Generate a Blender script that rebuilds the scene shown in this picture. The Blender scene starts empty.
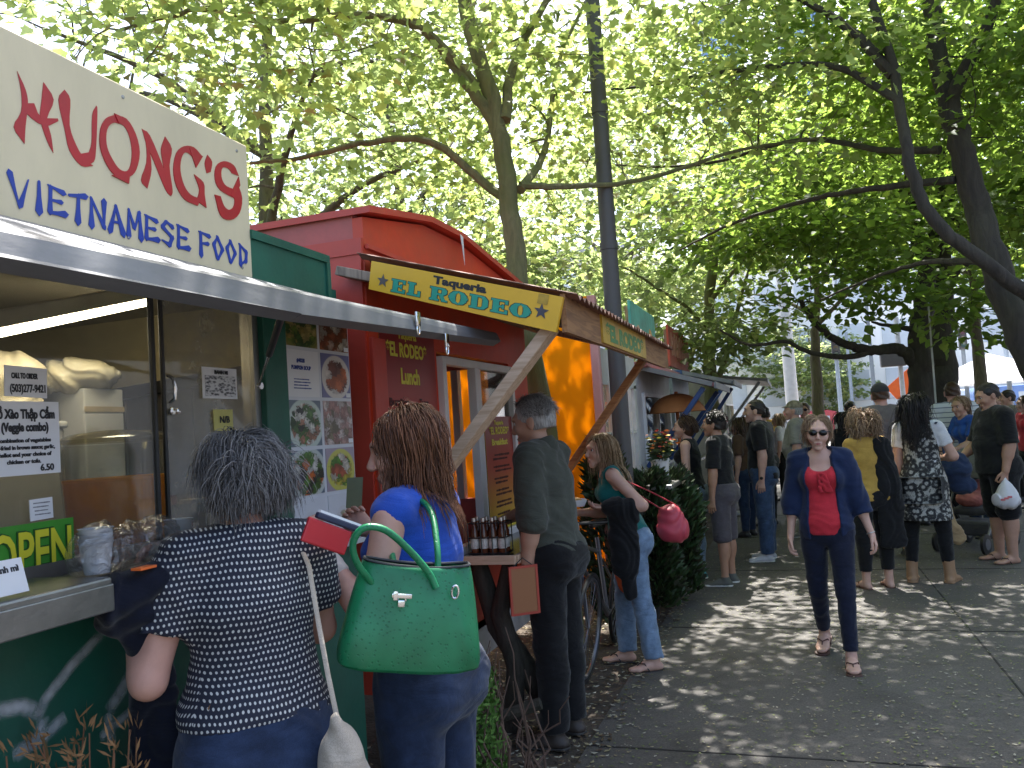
import bpy, bmesh, math, random
import numpy as np
from mathutils import Vector, Matrix
random.seed(7); RNG = np.random.default_rng(11)
SC = bpy.context.scene; COL = SC.collection
# ------------------------------------------------------------------ camera
F = 820.; YAW = math.radians(18.6); PITCH = math.radians(3.35); ROLL = math.radians(3.8); CAM = np.array([0, 0, 1.62])
FW = np.array([-math.sin(YAW)*math.cos(PITCH), math.cos(YAW)*math.cos(PITCH), math.sin(PITCH)])
_R0 = np.array([math.cos(YAW), math.sin(YAW), 0]); _U0 = np.cross(_R0, FW)
RT = math.cos(ROLL)*_R0-math.sin(ROLL)*_U0; UP = math.cos(ROLL)*_U0+math.sin(ROLL)*_R0
def at(px, py, X=None, Y=None, Z=None, d=None):
    """survey point: where the sight line through a photo pixel meets a plane of the place"""
    r = FW+RT*(px-512)/F-UP*(py-384)/F
    t = d if d is not None else (X-CAM[0])/r[0] if X is not None else (Y-CAM[1])/r[1] if Y is not None else (Z-CAM[2])/r[2]
    return CAM+r*t
cd = bpy.data.cameras.new('camera'); co = bpy.data.objects.new('camera', cd); COL.objects.link(co)
cd.sensor_width = 36; cd.lens = 36*F/1024; cd.clip_end = 2000; cd.clip_start = .05
co.matrix_world = Matrix(((RT[0], UP[0], -FW[0], CAM[0]), (RT[1], UP[1], -FW[1], CAM[1]), (RT[2], UP[2], -FW[2], CAM[2]), (0, 0, 0, 1)))
SC.camera = co
# ------------------------------------------------------------------ materials
def srgb(h):
    h = h.lstrip('#'); v = [int(h[i:i+2], 16)/255 for i in (0, 2, 4)]
    return tuple(x/12.92 if x <= .04045 else ((x+.055)/1.055)**2.4 for x in v)
def col(c): return srgb(c) if isinstance(c, str) else c
def newmat(name):
    m = bpy.data.materials.new(name); m.use_nodes = True; nt = m.node_tree; b = nt.nodes['Principled BSDF']
    return m, nt, b
def N(nt, t, **k):
    n = nt.nodes.new(t)
    for a, v in k.items():
        if a in n.inputs.keys(): n.inputs[a].default_value = v
        else: setattr(n, a, v)
    return n
def lk(nt, a, b): nt.links.new(a, b)
def ramp(nt, fac, stops):
    r = nt.nodes.new('ShaderNodeValToRGB'); e = r.color_ramp.elements
    while len(e) < len(stops): e.new(.5)
    for x, (p, c) in zip(e, stops): x.position = p; x.color = (*c, 1) if len(c) == 3 else c
    lk(nt, fac, r.inputs[0]); return r
def bumpit(nt, b, h, strength=.3, dist=.01):
    n = N(nt, 'ShaderNodeBump'); n.inputs['Strength'].default_value = strength; n.inputs['Distance'].default_value = dist
    lk(nt, h, n.inputs['Height']); lk(nt, n.outputs[0], b.inputs['Normal']); return n
_M = {}
def pm(name, c, rough=.6, var=.18, scale=6., bump=0., bscale=60., metal=0., spec=.5, dirt=0., stretch=(1, 1, 1), sheen=0., dist=.01, alpha=1.):
    """plain surface: base colour broken up by noise, optional grime and bump"""
    if name in _M: return _M[name]
    m, nt, b = newmat(name); c = col(c)
    tc = N(nt, 'ShaderNodeTexCoord'); mp = N(nt, 'ShaderNodeMapping'); mp.inputs['Scale'].default_value = stretch
    lk(nt, tc.outputs['Object'], mp.inputs[0])
    n = N(nt, 'ShaderNodeTexNoise', Scale=scale, Detail=6., Roughness=.6); lk(nt, mp.outputs[0], n.inputs['Vector'])
    lo = tuple(x*(1-var) for x in c); hi = tuple(min(1, x*(1+var)) for x in c)
    r = ramp(nt, n.outputs[0], [(.3, lo), (.7, hi)])
    out = r.outputs[0]
    if dirt:
        n2 = N(nt, 'ShaderNodeTexNoise', Scale=scale*.4, Detail=8., Roughness=.7); lk(nt, mp.outputs[0], n2.inputs['Vector'])
        r2 = ramp(nt, n2.outputs[0], [(.42, (0, 0, 0)), (.68, (dirt, dirt, dirt))])
        mx = N(nt, 'ShaderNodeMix', data_type='RGBA'); lk(nt, r2.outputs[0], mx.inputs[0]); lk(nt, out, mx.inputs[6]); mx.inputs[7].default_value = (.09, .075, .06, 1)
        out = mx.outputs[2]
    lk(nt, out, b.inputs['Base Color'])
    b.inputs['Roughness'].default_value = rough; b.inputs['Metallic'].default_value = metal; b.inputs['Specular IOR Level'].default_value = spec
    if sheen: b.inputs['Sheen Weight'].default_value = sheen
    if alpha < 1: b.inputs['Alpha'].default_value = alpha
    if bump:
        n3 = N(nt, 'ShaderNodeTexNoise', Scale=bscale, Detail=5.); lk(nt, mp.outputs[0], n3.inputs['Vector']); bumpit(nt, b, n3.outputs[0], bump, dist)
    _M[name] = m; return m
def cloth(name, c, rough=.85, var=.16, wrinkle=.4, **k):
    """woven stuff: uneven dye, soft creases running mostly across the body, a fine weave"""
    if name in _M: return _M[name]
    m, nt, b = newmat(name); c = col(c); tc = N(nt, 'ShaderNodeTexCoord')
    n = N(nt, 'ShaderNodeTexNoise', Scale=11., Detail=7., Roughness=.65); lk(nt, tc.outputs['Object'], n.inputs['Vector']); r = ramp(nt, n.outputs[0], [(.32, tuple(x*(1-var) for x in c)), (.7, tuple(min(1, x*(1+var)) for x in c))])
    mp = N(nt, 'ShaderNodeMapping'); mp.inputs['Scale'].default_value = (5, 5, 10); mp.inputs['Rotation'].default_value = (.3, .5, .2); lk(nt, tc.outputs['Object'], mp.inputs[0]); cr = N(nt, 'ShaderNodeTexNoise', Scale=1., Detail=3., Roughness=.45, Distortion=1.6); lk(nt, mp.outputs[0], cr.inputs['Vector'])
    wv = N(nt, 'ShaderNodeTexNoise', Scale=420., Detail=2.); lk(nt, tc.outputs['Object'], wv.inputs['Vector']); r2 = ramp(nt, wv.outputs[0], [(.3, (.78,)*3), (.7, (1.18,)*3)]); mx = N(nt, 'ShaderNodeMix', data_type='RGBA', blend_type='MULTIPLY'); mx.inputs[0].default_value = .8; lk(nt, r.outputs[0], mx.inputs[6]); lk(nt, r2.outputs[0], mx.inputs[7]); lk(nt, mx.outputs[2], b.inputs['Base Color'])
    b.inputs['Roughness'].default_value = rough; b.inputs['Specular IOR Level'].default_value = .22; b.inputs['Sheen Weight'].default_value = .15
    b1 = N(nt, 'ShaderNodeBump'); b1.inputs['Strength'].default_value = wrinkle; b1.inputs['Distance'].default_value = .028; lk(nt, cr.outputs[0], b1.inputs['Height']); b2 = N(nt, 'ShaderNodeBump'); b2.inputs['Strength'].default_value = .25; b2.inputs['Distance'].default_value = .002; lk(nt, wv.outputs[0], b2.inputs['Height']); lk(nt, b1.outputs[0], b2.inputs['Normal']); lk(nt, b2.outputs[0], b.inputs['Normal'])
    _M[name] = m; return m
def wood(name, c, c2, scale=3., axis=0, rough=.7):
    if name in _M: return _M[name]
    m, nt, b = newmat(name); tc = N(nt, 'ShaderNodeTexCoord'); mp = N(nt, 'ShaderNodeMapping')
    s = [14, 14, 14]; s[axis] = 1.2; mp.inputs['Scale'].default_value = s; lk(nt, tc.outputs['Object'], mp.inputs[0])
    n = N(nt, 'ShaderNodeTexNoise', Scale=scale, Detail=6., Distortion=1.2); lk(nt, mp.outputs[0], n.inputs['Vector'])
    r = ramp(nt, n.outputs[0], [(.3, col(c2)), (.55, col(c)), (.75, tuple(x*1.15 for x in col(c)))])
    lk(nt, r.outputs[0], b.inputs['Base Color']); b.inputs['Roughness'].default_value = rough; bumpit(nt, b, n.outputs[0], .15, .004)
    _M[name] = m; return m
def emit(name, c, s):
    if name in _M: return _M[name]
    m, nt, b = newmat(name); b.inputs['Base Color'].default_value = (*col(c), 1); b.inputs['Emission Color'].default_value = (*col(c), 1); b.inputs['Emission Strength'].default_value = s
    _M[name] = m; return m
def glass(name, tint=(.9, .93, .9), alpha=.16, rough=.03):
    """thin clear sheet: mostly see-through with a mirror reflection that grows at glancing angles"""
    if name in _M: return _M[name]
    m, nt, b = newmat(name); nt.nodes.remove(b); o = nt.nodes['Material Output']
    t = N(nt, 'ShaderNodeBsdfTransparent'); t.inputs[0].default_value = (*tint, 1)
    g = N(nt, 'ShaderNodeBsdfGlossy', Roughness=rough); d = N(nt, 'ShaderNodeBsdfDiffuse'); d.inputs[0].default_value = (.5, .5, .48, 1)
    lw_ = N(nt, 'ShaderNodeLayerWeight', Blend=.5); pw_ = N(nt, 'ShaderNodeMath', operation='POWER'); pw_.inputs[1].default_value = 4.; lk(nt, lw_.outputs['Facing'], pw_.inputs[0]); fr = N(nt, 'ShaderNodeMath', operation='MULTIPLY_ADD'); fr.inputs[1].default_value = .7; fr.inputs[2].default_value = .045; lk(nt, pw_.outputs[0], fr.inputs[0]); m1 = N(nt, 'ShaderNodeMixShader'); m2 = N(nt, 'ShaderNodeMixShader')
    tc = N(nt, 'ShaderNodeTexCoord'); n = N(nt, 'ShaderNodeTexNoise', Scale=5., Detail=6., Roughness=.7); lk(nt, tc.outputs['Object'], n.inputs['Vector'])
    r = ramp(nt, n.outputs[0], [(.35, (alpha*.4,)*3), (.75, (alpha*1.5,)*3)])
    lk(nt, fr.outputs[0], m1.inputs[0]); lk(nt, t.outputs[0], m1.inputs[1]); lk(nt, g.outputs[0], m1.inputs[2])
    lk(nt, r.outputs[0], m2.inputs[0]); lk(nt, m1.outputs[0], m2.inputs[1]); lk(nt, d.outputs[0], m2.inputs[2]); lk(nt, m2.outputs[0], o.inputs[0])
    _M[name] = m; return m
# ------------------------------------------------------------------ objects
ORIG = {}
def tag(o, label=None, cat=None, group=None, kind=None):
    if label: o['label'] = label
    if cat: o['category'] = cat
    if group: o['group'] = group
    if kind: o['kind'] = kind
    return o
def thing(name, label, cat, loc=(0, 0, 0), group=None):
    o = bpy.data.objects.new(name, None); COL.objects.link(o); o.empty_display_size = .1
    o.location = loc; ORIG[o.name] = np.array(loc, float); return tag(o, label, cat, group)
def link_mesh(name, V, Fs, mats, parent=None, smooth=False, mi=None, uv=None, attr=None, local=False, origin=None):
    me = bpy.data.meshes.new(name); V = np.asarray(V, float).reshape(-1, 3)
    org = np.zeros(3)
    if parent is not None and not local: org = ORIG[parent.name]
    elif parent is None and origin is not None: org = np.array(origin, float)
    me.from_pydata((V-org).tolist() if not isinstance(Fs, np.ndarray) else [], [], Fs if not isinstance(Fs, np.ndarray) else [])
    if isinstance(Fs, np.ndarray): fast_mesh(me, V-org, Fs)
    for m in (mats if isinstance(mats, (list, tuple)) else [mats]): me.materials.append(m)
    if mi is not None: me.polygons.foreach_set('material_index', np.asarray(mi, np.int32))
    if smooth: me.polygons.foreach_set('use_smooth', np.ones(len(me.polygons), bool))
    if uv is not None:
        l = me.uv_layers.new(name='uv'); l.data.foreach_set('uv', np.asarray(uv, np.float32).ravel())
    if attr is not None:
        for an, av in attr.items():
            a = me.attributes.new(an, 'FLOAT', 'POINT'); a.data.foreach_set('value', np.asarray(av, np.float32))
    me.update()
    o = bpy.data.objects.new(name, me); COL.objects.link(o)
    if parent is not None: o.parent = parent; ORIG[o.name] = ORIG[parent.name]
    else: o.location = org; ORIG[o.name] = org
    return o
def fast_mesh(me, V, Fs):
    n, k = Fs.shape
    me.vertices.add(len(V)); me.vertices.foreach_set('co', V.astype(np.float32).ravel())
    me.loops.add(n*k); me.loops.foreach_set('vertex_index', Fs.astype(np.int32).ravel())
    me.polygons.add(n); me.polygons.foreach_set('loop_start', np.arange(0, n*k, k, dtype=np.int32)); me.polygons.foreach_set('loop_total', np.full(n, k, np.int32))
    me.update(calc_edges=True); me.validate()
def nrm(v): v = np.asarray(v, float); return v/(np.linalg.norm(v)+1e-12)
def frame(d, hint=(0, 0, 1)):
    d = nrm(d); h = np.array(hint, float)
    if abs(d@nrm(h)) > .98: h = np.array([1, 0, 0.]) if abs(d[0]) < .9 else np.array([0, 1., 0])
    s = nrm(np.cross(d, h)); return s, np.cross(s, d), d
class MB:
    def __init__(self): self.v = []; self.f = []; self.m = []; self.sm = False
    def add(self, V, Fs, mi=0):
        b = len(self.v); self.v += [tuple(p) for p in V]; self.f += [tuple(i+b for i in f) for f in Fs]; self.m += [mi]*len(Fs); return self
    def box(self, c, s, R=None, mi=0, bev=.0):
        """box of full size s at centre c; R rows = local axes; bev cuts the edges off"""
        c = np.array(c, float); h = np.array(s, float)/2; R = np.eye(3) if R is None else np.array(R, float)
        if bev <= 0:
            P = [c+(np.array([x, y, z])*h)@R for z in (-1, 1) for y in (-1, 1) for x in (-1, 1)]
            return self.add(P, [(0, 2, 3, 1), (4, 5, 7, 6), (0, 1, 5, 4), (2, 6, 7, 3), (0, 4, 6, 2), (1, 3, 7, 5)], mi)
        bm = bmesh.new(); bmesh.ops.create_cube(bm, size=1)
        for v in bm.verts: v.co = Vector((v.co.x*s[0], v.co.y*s[1], v.co.z*s[2]))
        bmesh.ops.bevel(bm, geom=bm.edges[:], offset=min(bev, min(s)*.45), segments=2, affect='EDGES', profile=.5)
        P = [c+np.array(v.co)@R for v in bm.verts]; Fs = [[v.index for v in f.verts] for f in bm.faces]; bm.free()
        return self.add(P, Fs, mi)
    def beam(self, a, b, w, t, hint=(0, 0, 1), mi=0, bev=.004):
        a = np.array(a, float); b = np.array(b, float); s, u, d = frame(b-a, hint)
        return self.box((a+b)/2, (w, t, np.linalg.norm(b-a)), (s, u, d), mi, bev)
    def prism(self, P, n, t, mi=0):
        """polygon P (3D, planar) given thickness t along n"""
        P = [np.array(p, float) for p in P]; n = nrm(n)*t; k = len(P)
        nn = sum((np.cross(P[i], P[(i+1) % k]) for i in range(k)), np.zeros(3))
        if nn@n < 0: P = P[::-1]
        V = P+[p+n for p in P]
        return self.add(V, [tuple(range(k))[::-1], tuple(range(k, 2*k))]+[(i, (i+1) % k, k+(i+1) % k, k+i) for i in range(k)], mi)
    def tube(self, pts, r, n=8, mi=0, cap=True, flat=1.):
        pts = [np.array(p, float) for p in pts]; k = len(pts); r = [r]*k if np.isscalar(r) else r
        V = []; u = None
        for i, p in enumerate(pts):
            d = nrm(pts[min(i+1, k-1)]-pts[max(i-1, 0)])
            if u is None: s, u, _ = frame(d)
            u = nrm(u-d*(u@d)); s = np.cross(d, u)
            V += [p+r[i]*(math.cos(2*math.pi*j/n)*s+math.sin(2*math.pi*j/n)*u*flat) for j in range(n)]
        Fs = [(i*n+j, i*n+(j+1) % n, (i+1)*n+(j+1) % n, (i+1)*n+j) for i in range(k-1) for j in range(n)]
        if cap: Fs += [tuple(range(n))[::-1], tuple(range((k-1)*n, k*n))]
        return self.add(V, Fs, mi)
    def lathe(self, c, prof, n=20, axis=(0, 0, 1), mi=0):
        c = np.array(c, float); s, u, d = frame(axis, (0, 1, 0) if abs(axis[2]) > .9 else (0, 0, 1)); V = []; k = len(prof)
        for r, z in prof: V += [c+d*z+max(r, 1e-4)*(math.cos(2*math.pi*j/n)*s+math.sin(2*math.pi*j/n)*u) for j in range(n)]
        Fs = [(i*n+j, i*n+(j+1) % n, (i+1)*n+(j+1) % n, (i+1)*n+j) for i in range(k-1) for j in range(n)]
        Fs += [tuple(range(n))[::-1], tuple(range((k-1)*n, k*n))]
        return self.add(V, Fs, mi)
    def sheet(self, A, mi=0):
        """grid of points A[i][j]"""
        A = np.array(A, float); n, m = A.shape[:2]
        return self.add(A.reshape(-1, 3), [(i*m+j, i*m+j+1, (i+1)*m+j+1, (i+1)*m+j) for i in range(n-1) for j in range(m-1)], mi)
    def build(self, name, mats, parent=None, smooth=False, origin=None, uv=None):
        o = link_mesh(name, self.v, self.f, mats, parent, smooth, self.m if isinstance(mats, (list, tuple)) else None, origin=origin, uv=uv)
        bm = bmesh.new(); bm.from_mesh(o.data); bmesh.ops.recalc_face_normals(bm, faces=bm.faces); bm.to_mesh(o.data); bm.free()
        if smooth:
            try: o.data.set_sharp_from_angle(angle=math.radians(40))
            except Exception: pass
        return o
def box(name, c, s, m, parent=None, bev=.006, R=None, **k): return MB().box(c, s, R, 0, bev).build(name, m, parent, **k)
def text(name, s, size, org, xd, yd, m, parent=None, bold=0., width=None, align='LEFT', depth=.0006, sx=1., shear=0., spacing=1.):
    """lettering lying on a board: org = left end of the baseline, xd/yd = reading and up directions"""
    cu = bpy.data.curves.new(name, 'FONT'); cu.body = s; cu.size = size; cu.offset = bold; cu.extrude = depth; cu.align_x = align; cu.resolution_u = 3; cu.shear = shear; cu.space_character = spacing
    t = bpy.data.objects.new(name, cu); COL.objects.link(t); bpy.context.view_layer.update()
    me = bpy.data.meshes.new_from_object(t.evaluated_get(bpy.context.evaluated_depsgraph_get()))
    n = len(me.vertices); V = np.zeros(n*3, np.float32); me.vertices.foreach_get('co', V); V = V.reshape(-1, 3).astype(float)
    COL.objects.unlink(t); bpy.data.objects.remove(t); Fs = [tuple(p.vertices) for p in me.polygons]; bpy.data.meshes.remove(me)
    if width and n: V[:, 0] *= width/(V[:, 0].max()-V[:, 0].min()) if align == 'LEFT' else width/(V[:, 0].max()-V[:, 0].min())
    V[:, 0] *= sx; xd = nrm(xd); yd = np.array(yd, float); yd = nrm(yd) if shear is not None else yd; zd = nrm(np.cross(xd, yd))
    W = np.array(org, float)+V[:, :1]*xd+V[:, 1:2]*yd+V[:, 2:3]*zd
    return link_mesh(name, W, Fs, m, parent)
# ------------------------------------------------------------------ implicit surfaces (bodies, clothes, bags, soft things)
def cone(a, b, ra, rb, k=.02, clip=None): return dict(a=np.array(a, float), b=np.array(b, float), ra=(ra, ra) if np.isscalar(ra) else ra, rb=(rb, rb) if np.isscalar(rb) else rb, side=None, k=k, clip=clip or [])
def econe(a, b, ra, rb, side, k=.02, clip=None): d = cone(a, b, ra, rb, k, clip); d['side'] = nrm(side); return d
def ell(c, r, R=None, k=.02, clip=None, sub=False): return dict(c=np.array(c, float), r=np.array(r, float), R=np.eye(3) if R is None else np.array(R, float), k=k, clip=clip or [], sub=sub)
def prim_bounds(p):
    if 'c' in p: m = max(p['r']); return p['c']-m, p['c']+m
    m = max(*p['ra'], *p['rb']); return np.minimum(p['a'], p['b'])-m, np.maximum(p['a'], p['b'])+m
def prim_eval(p, P):
    if 'c' in p:
        q = (P-p['c'])@p['R'].T; k0 = np.sqrt(((q/p['r'])**2).sum(-1)); k1 = np.sqrt(((q/p['r']**2)**2).sum(-1))+1e-9; d = k0*(k0-1)/k1
    else:
        ba = p['b']-p['a']; L2 = ba@ba+1e-12; pa = P-p['a']; t = np.clip(pa@ba/L2, 0, 1)
        q = pa-t[..., None]*ba
        if p['side'] is None: d = np.sqrt((q**2).sum(-1))-(p['ra'][0]+(p['rb'][0]-p['ra'][0])*t)
        else:
            s = p['side']; dn = ba/np.sqrt(L2); s = nrm(s-dn*(s@dn)); u = np.cross(dn, s)
            rs = p['ra'][0]+(p['rb'][0]-p['ra'][0])*t; rd = p['ra'][1]+(p['rb'][1]-p['ra'][1])*t; rm = np.minimum(rs, rd)
            x = q@s; y = q@u; z = q@dn
            k0 = np.sqrt((x/rs)**2+(y/rd)**2+(z/rm)**2); k1 = np.sqrt((x/rs**2)**2+(y/rd**2)**2+(z/rm**2)**2)+1e-9
            d = np.where(k0 < 1e-6, -rm, k0*(k0-1)/k1)
    for c, n in p['clip']: d = np.maximum(d, (P-c)@np.asarray(n, float))
    return d
def field_mesh(prims, h, wr=None, clip=None, carve=None, pad=.012):
    """surface-net skin of the smooth union of prims; wr = fold function, clip = half spaces kept, carve = prims cut away"""
    B = [prim_bounds(p) for p in prims if not p.get('sub')]
    lo = np.min([b[0] for b in B], 0)-pad-2*h; hi = np.max([b[1] for b in B], 0)+pad+2*h
    n = np.ceil((hi-lo)/h).astype(int)+1
    f = np.full(n, .15, np.float32)
    ax = [lo[i]+h*np.arange(n[i]) for i in range(3)]
    def sub(p, e):
        a, b = prim_bounds(p); i0 = np.clip(np.floor((a-e-lo)/h).astype(int), 0, n-1); i1 = np.clip(np.ceil((b+e-lo)/h).astype(int)+1, 1, n)
        sl = tuple(slice(i0[i], i1[i]) for i in range(3)); G = np.stack(np.meshgrid(*[ax[i][sl[i]] for i in range(3)], indexing='ij'), -1); return sl, G
    for p in prims:
        if p.get('sub'): continue
        k = p['k']; sl, G = sub(p, max(k, h)+2*h)
        if G.size == 0: continue
        d = prim_eval(p, G); g = f[sl]
        hh = np.maximum(k-np.abs(g-d), 0)/k; f[sl] = np.minimum(g, d)-hh*hh*k*.25
    for p in prims:
        if not p.get('sub'): continue
        k = p['k']; sl, G = sub(p, k+2*h)
        if G.size == 0: continue
        d = -prim_eval(p, G); g = f[sl]; hh = np.maximum(k-np.abs(g-d), 0)/k; f[sl] = np.maximum(g, d)+hh*hh*k*.25
    if wr is not None:
        msk = np.abs(f) < .03; I = np.argwhere(msk); P = lo+I*h; f[msk] += wr(P)
    for p in carve or []:
        sl, G = sub(p, 2*h)
        if G.size: f[sl] = np.maximum(f[sl], -prim_eval(p, G))
    for c, nn in clip or []:
        nn = nrm(nn); D = ((ax[0]-c[0])*nn[0])[:, None, None]+((ax[1]-c[1])*nn[1])[None, :, None]+((ax[2]-c[2])*nn[2])[None, None, :]
        f = np.maximum(f, D.astype(np.float32))
    return surface_nets(f, lo, h)
_CO = np.array([(x, y, z) for x in (0, 1) for y in (0, 1) for z in (0, 1)])
def surface_nets(f, lo, h):
    s = f < 0; nx, ny, nz = f.shape
    c = np.zeros((nx-1, ny-1, nz-1), np.int8)
    for x, y, z in _CO: c += s[x:nx-1+x, y:ny-1+y, z:nz-1+z]
    act = (c > 0) & (c < 8); I = np.argwhere(act)
    if len(I) == 0: return np.zeros((0, 3)), np.zeros((0, 4), int)
    idx = np.full(act.shape, -1, np.int64); idx[act] = np.arange(len(I))
    val = np.stack([f[I[:, 0]+x, I[:, 1]+y, I[:, 2]+z] for x, y, z in _CO], 1)
    acc = np.zeros((len(I), 3)); cnt = np.zeros(len(I))
    for a in range(8):
        for b in range(a+1, 8):
            if np.abs(_CO[a]-_CO[b]).sum() != 1: continue
            va, vb = val[:, a], val[:, b]; m = (va < 0) != (vb < 0); t = np.where(m, va/(va-vb+1e-12*(va == vb)), 0)
            acc += np.where(m[:, None], _CO[a]+t[:, None]*(_CO[b]-_CO[a]), 0); cnt += m
    V = lo+h*(I+acc/np.maximum(cnt, 1)[:, None])
    Q = []
    for ax_ in range(3):
        o = [(1, 2), (2, 0), (0, 1)][ax_]
        A = np.take(s, range(s.shape[ax_]-1), ax_); Bq = np.take(s, range(1, s.shape[ax_]), ax_); ch = A != Bq
        E = np.argwhere(ch); ok = (E[:, o[0]] > 0) & (E[:, o[1]] > 0) & (E[:, o[0]] < f.shape[o[0]]-1) & (E[:, o[1]] < f.shape[o[1]]-1); E = E[ok]
        flip = A[tuple(E.T)]
        def at_(d0, d1):
            e = E.copy(); e[:, o[0]] -= d0; e[:, o[1]] -= d1; return idx[tuple(e.T)]
        q = np.stack([at_(1, 1), at_(0, 1), at_(0, 0), at_(1, 0)], 1); q[~flip] = q[~flip][:, ::-1]; Q.append(q)
    Q = np.concatenate(Q); Q = Q[(Q >= 0).all(1)]
    return V, Q
def relax(V, Q, it=1, w=.4):
    """a little smoothing of the net"""
    for _ in range(it):
        A = np.zeros_like(V); c = np.zeros(len(V))
        for a, b in ((0, 1), (1, 2), (2, 3), (3, 0)):
            np.add.at(A, Q[:, a], V[Q[:, b]]); np.add.at(A, Q[:, b], V[Q[:, a]]); np.add.at(c, Q[:, a], 1); np.add.at(c, Q[:, b], 1)
        V = V*(1-w)+w*A/np.maximum(c, 1)[:, None]
    return V
def soft(name, prims, h, m, parent=None, wr=None, clip=None, carve=None, local=False, it=1, uvbox=None, origin=None):
    V, Q = field_mesh(prims, h, wr, clip, carve)
    if len(V) == 0: return None
    V = relax(V, Q, it)
    uv = None
    if uvbox:
        n = np.cross(V[Q[:, 2]]-V[Q[:, 0]], V[Q[:, 3]]-V[Q[:, 1]]); a = np.abs(n); useX = a[:, 0] > a[:, 1]*1.3
        P = V[Q]; u = np.where(useX[:, None], P[..., 1], P[..., 0]); uv = np.stack([u, P[..., 2]], -1)
    return link_mesh(name, V, Q, m, parent, True, local=local, uv=uv, origin=origin)
def folds(amp=.004, fr=26., seed=0, dirv=(.2, .1, 1), aniso=1.):
    """fold pattern of cloth: warped waves running across dirv"""
    r = np.random.default_rng(seed); ph = r.uniform(0, 6, 6); d = nrm(dirv)
    def fn(P):
        x, y, z = P[:, 0], P[:, 1], P[:, 2]
        w = .05*np.sin(11*x+7*z+ph[0])+.05*np.sin(9*y-13*z+ph[1])+.03*np.sin(23*x+17*y+ph[2])
        t = P@d+w
        return amp*(np.sin(fr*t+ph[3])*(.6+.4*np.sin(8*x+9*y+5*z+ph[4]))+.5*np.sin(2.3*fr*(t+.6*w)+ph[5]))
    return fn
# ------------------------------------------------------------------ people
def rotx(a): c, s = math.cos(a), math.sin(a); return np.array([[1, 0, 0], [0, c, -s], [0, s, c]])
def roty(a): c, s = math.cos(a), math.sin(a); return np.array([[c, 0, s], [0, 1, 0], [-s, 0, c]])
def rotz(a): c, s = math.cos(a), math.sin(a); return np.array([[c, -s, 0], [s, c, 0], [0, 0, 1]])
D2R = math.pi/180
def skin_mat(name, c):
    if name in _M: return _M[name]
    m = pm(name, c, .5, .1, 14., .12, 160., spec=.4, dist=.003); b = m.node_tree.nodes['Principled BSDF']
    b.inputs['Subsurface Weight'].default_value = .12; b.inputs['Subsurface Radius'].default_value = (.02, .008, .005); return m
SKIN = {'fair': skin_mat('skin_fair', (.55, .33, .25)), 'tan': skin_mat('skin_tan', (.46, .26, .18)), 'warm': skin_mat('skin_warm', (.4, .22, .14)), 'pink': skin_mat('skin_pink', (.58, .32, .25))}
def hair_mat(name, c, c2):
    if name in _M: return _M[name]
    m, nt, b = newmat(name); at_ = N(nt, 'ShaderNodeAttribute'); at_.attribute_name = 'rnd'
    tc = N(nt, 'ShaderNodeTexCoord'); mp = N(nt, 'ShaderNodeMapping'); mp.inputs['Scale'].default_value = (70, 70, 9); lk(nt, tc.outputs['Object'], mp.inputs[0])
    n = N(nt, 'ShaderNodeTexNoise', Scale=2., Detail=5.); lk(nt, mp.outputs[0], n.inputs['Vector'])
    ad = N(nt, 'ShaderNodeMath', operation='ADD'); lk(nt, n.outputs[0], ad.inputs[0]); lk(nt, at_.outputs['Fac'], ad.inputs[1])
    hf = N(nt, 'ShaderNodeMath', operation='MULTIPLY'); hf.inputs[1].default_value = 1.; lk(nt, ad.outputs[0], hf.inputs[0])
    r = ramp(nt, hf.outputs[0], [(.2, col(c)), (.8, col(c2))]); lk(nt, r.outputs[0], b.inputs['Base Color'])
    b.inputs['Roughness'].default_value = .42; b.inputs['Specular IOR Level'].default_value = .35; bumpit(nt, b, n.outputs[0], .5, .006)
    _M[name] = m; return m
HAIR = {'grey': hair_mat('hair_grey', (.03, .029, .031), (.3, .29, .295)), 'silver': hair_mat('hair_silver', (.12, .115, .11), (.55, .53, .51)), 'brown': hair_mat('hair_brown', (.05, .018, .009), (.24, .1, .048)),
        'dark': hair_mat('hair_dark', (.006, .005, .005), (.03, .023, .02)), 'blond': hair_mat('hair_blond', (.16, .09, .04), (.5, .35, .2)), 'fair_brown': hair_mat('hair_fair_brown', (.13, .07, .037), (.45, .3, .18)), 'mid': hair_mat('hair_mid', (.03, .015, .009), (.1, .055, .033))}
EYEW = pm('eye_white', (.7, .68, .65), .25, .02); LIP = pm('lips', (.38, .12, .1), .45, .05); IRIS = pm('eye_iris', (.02, .015, .012), .15, .1)
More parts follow.
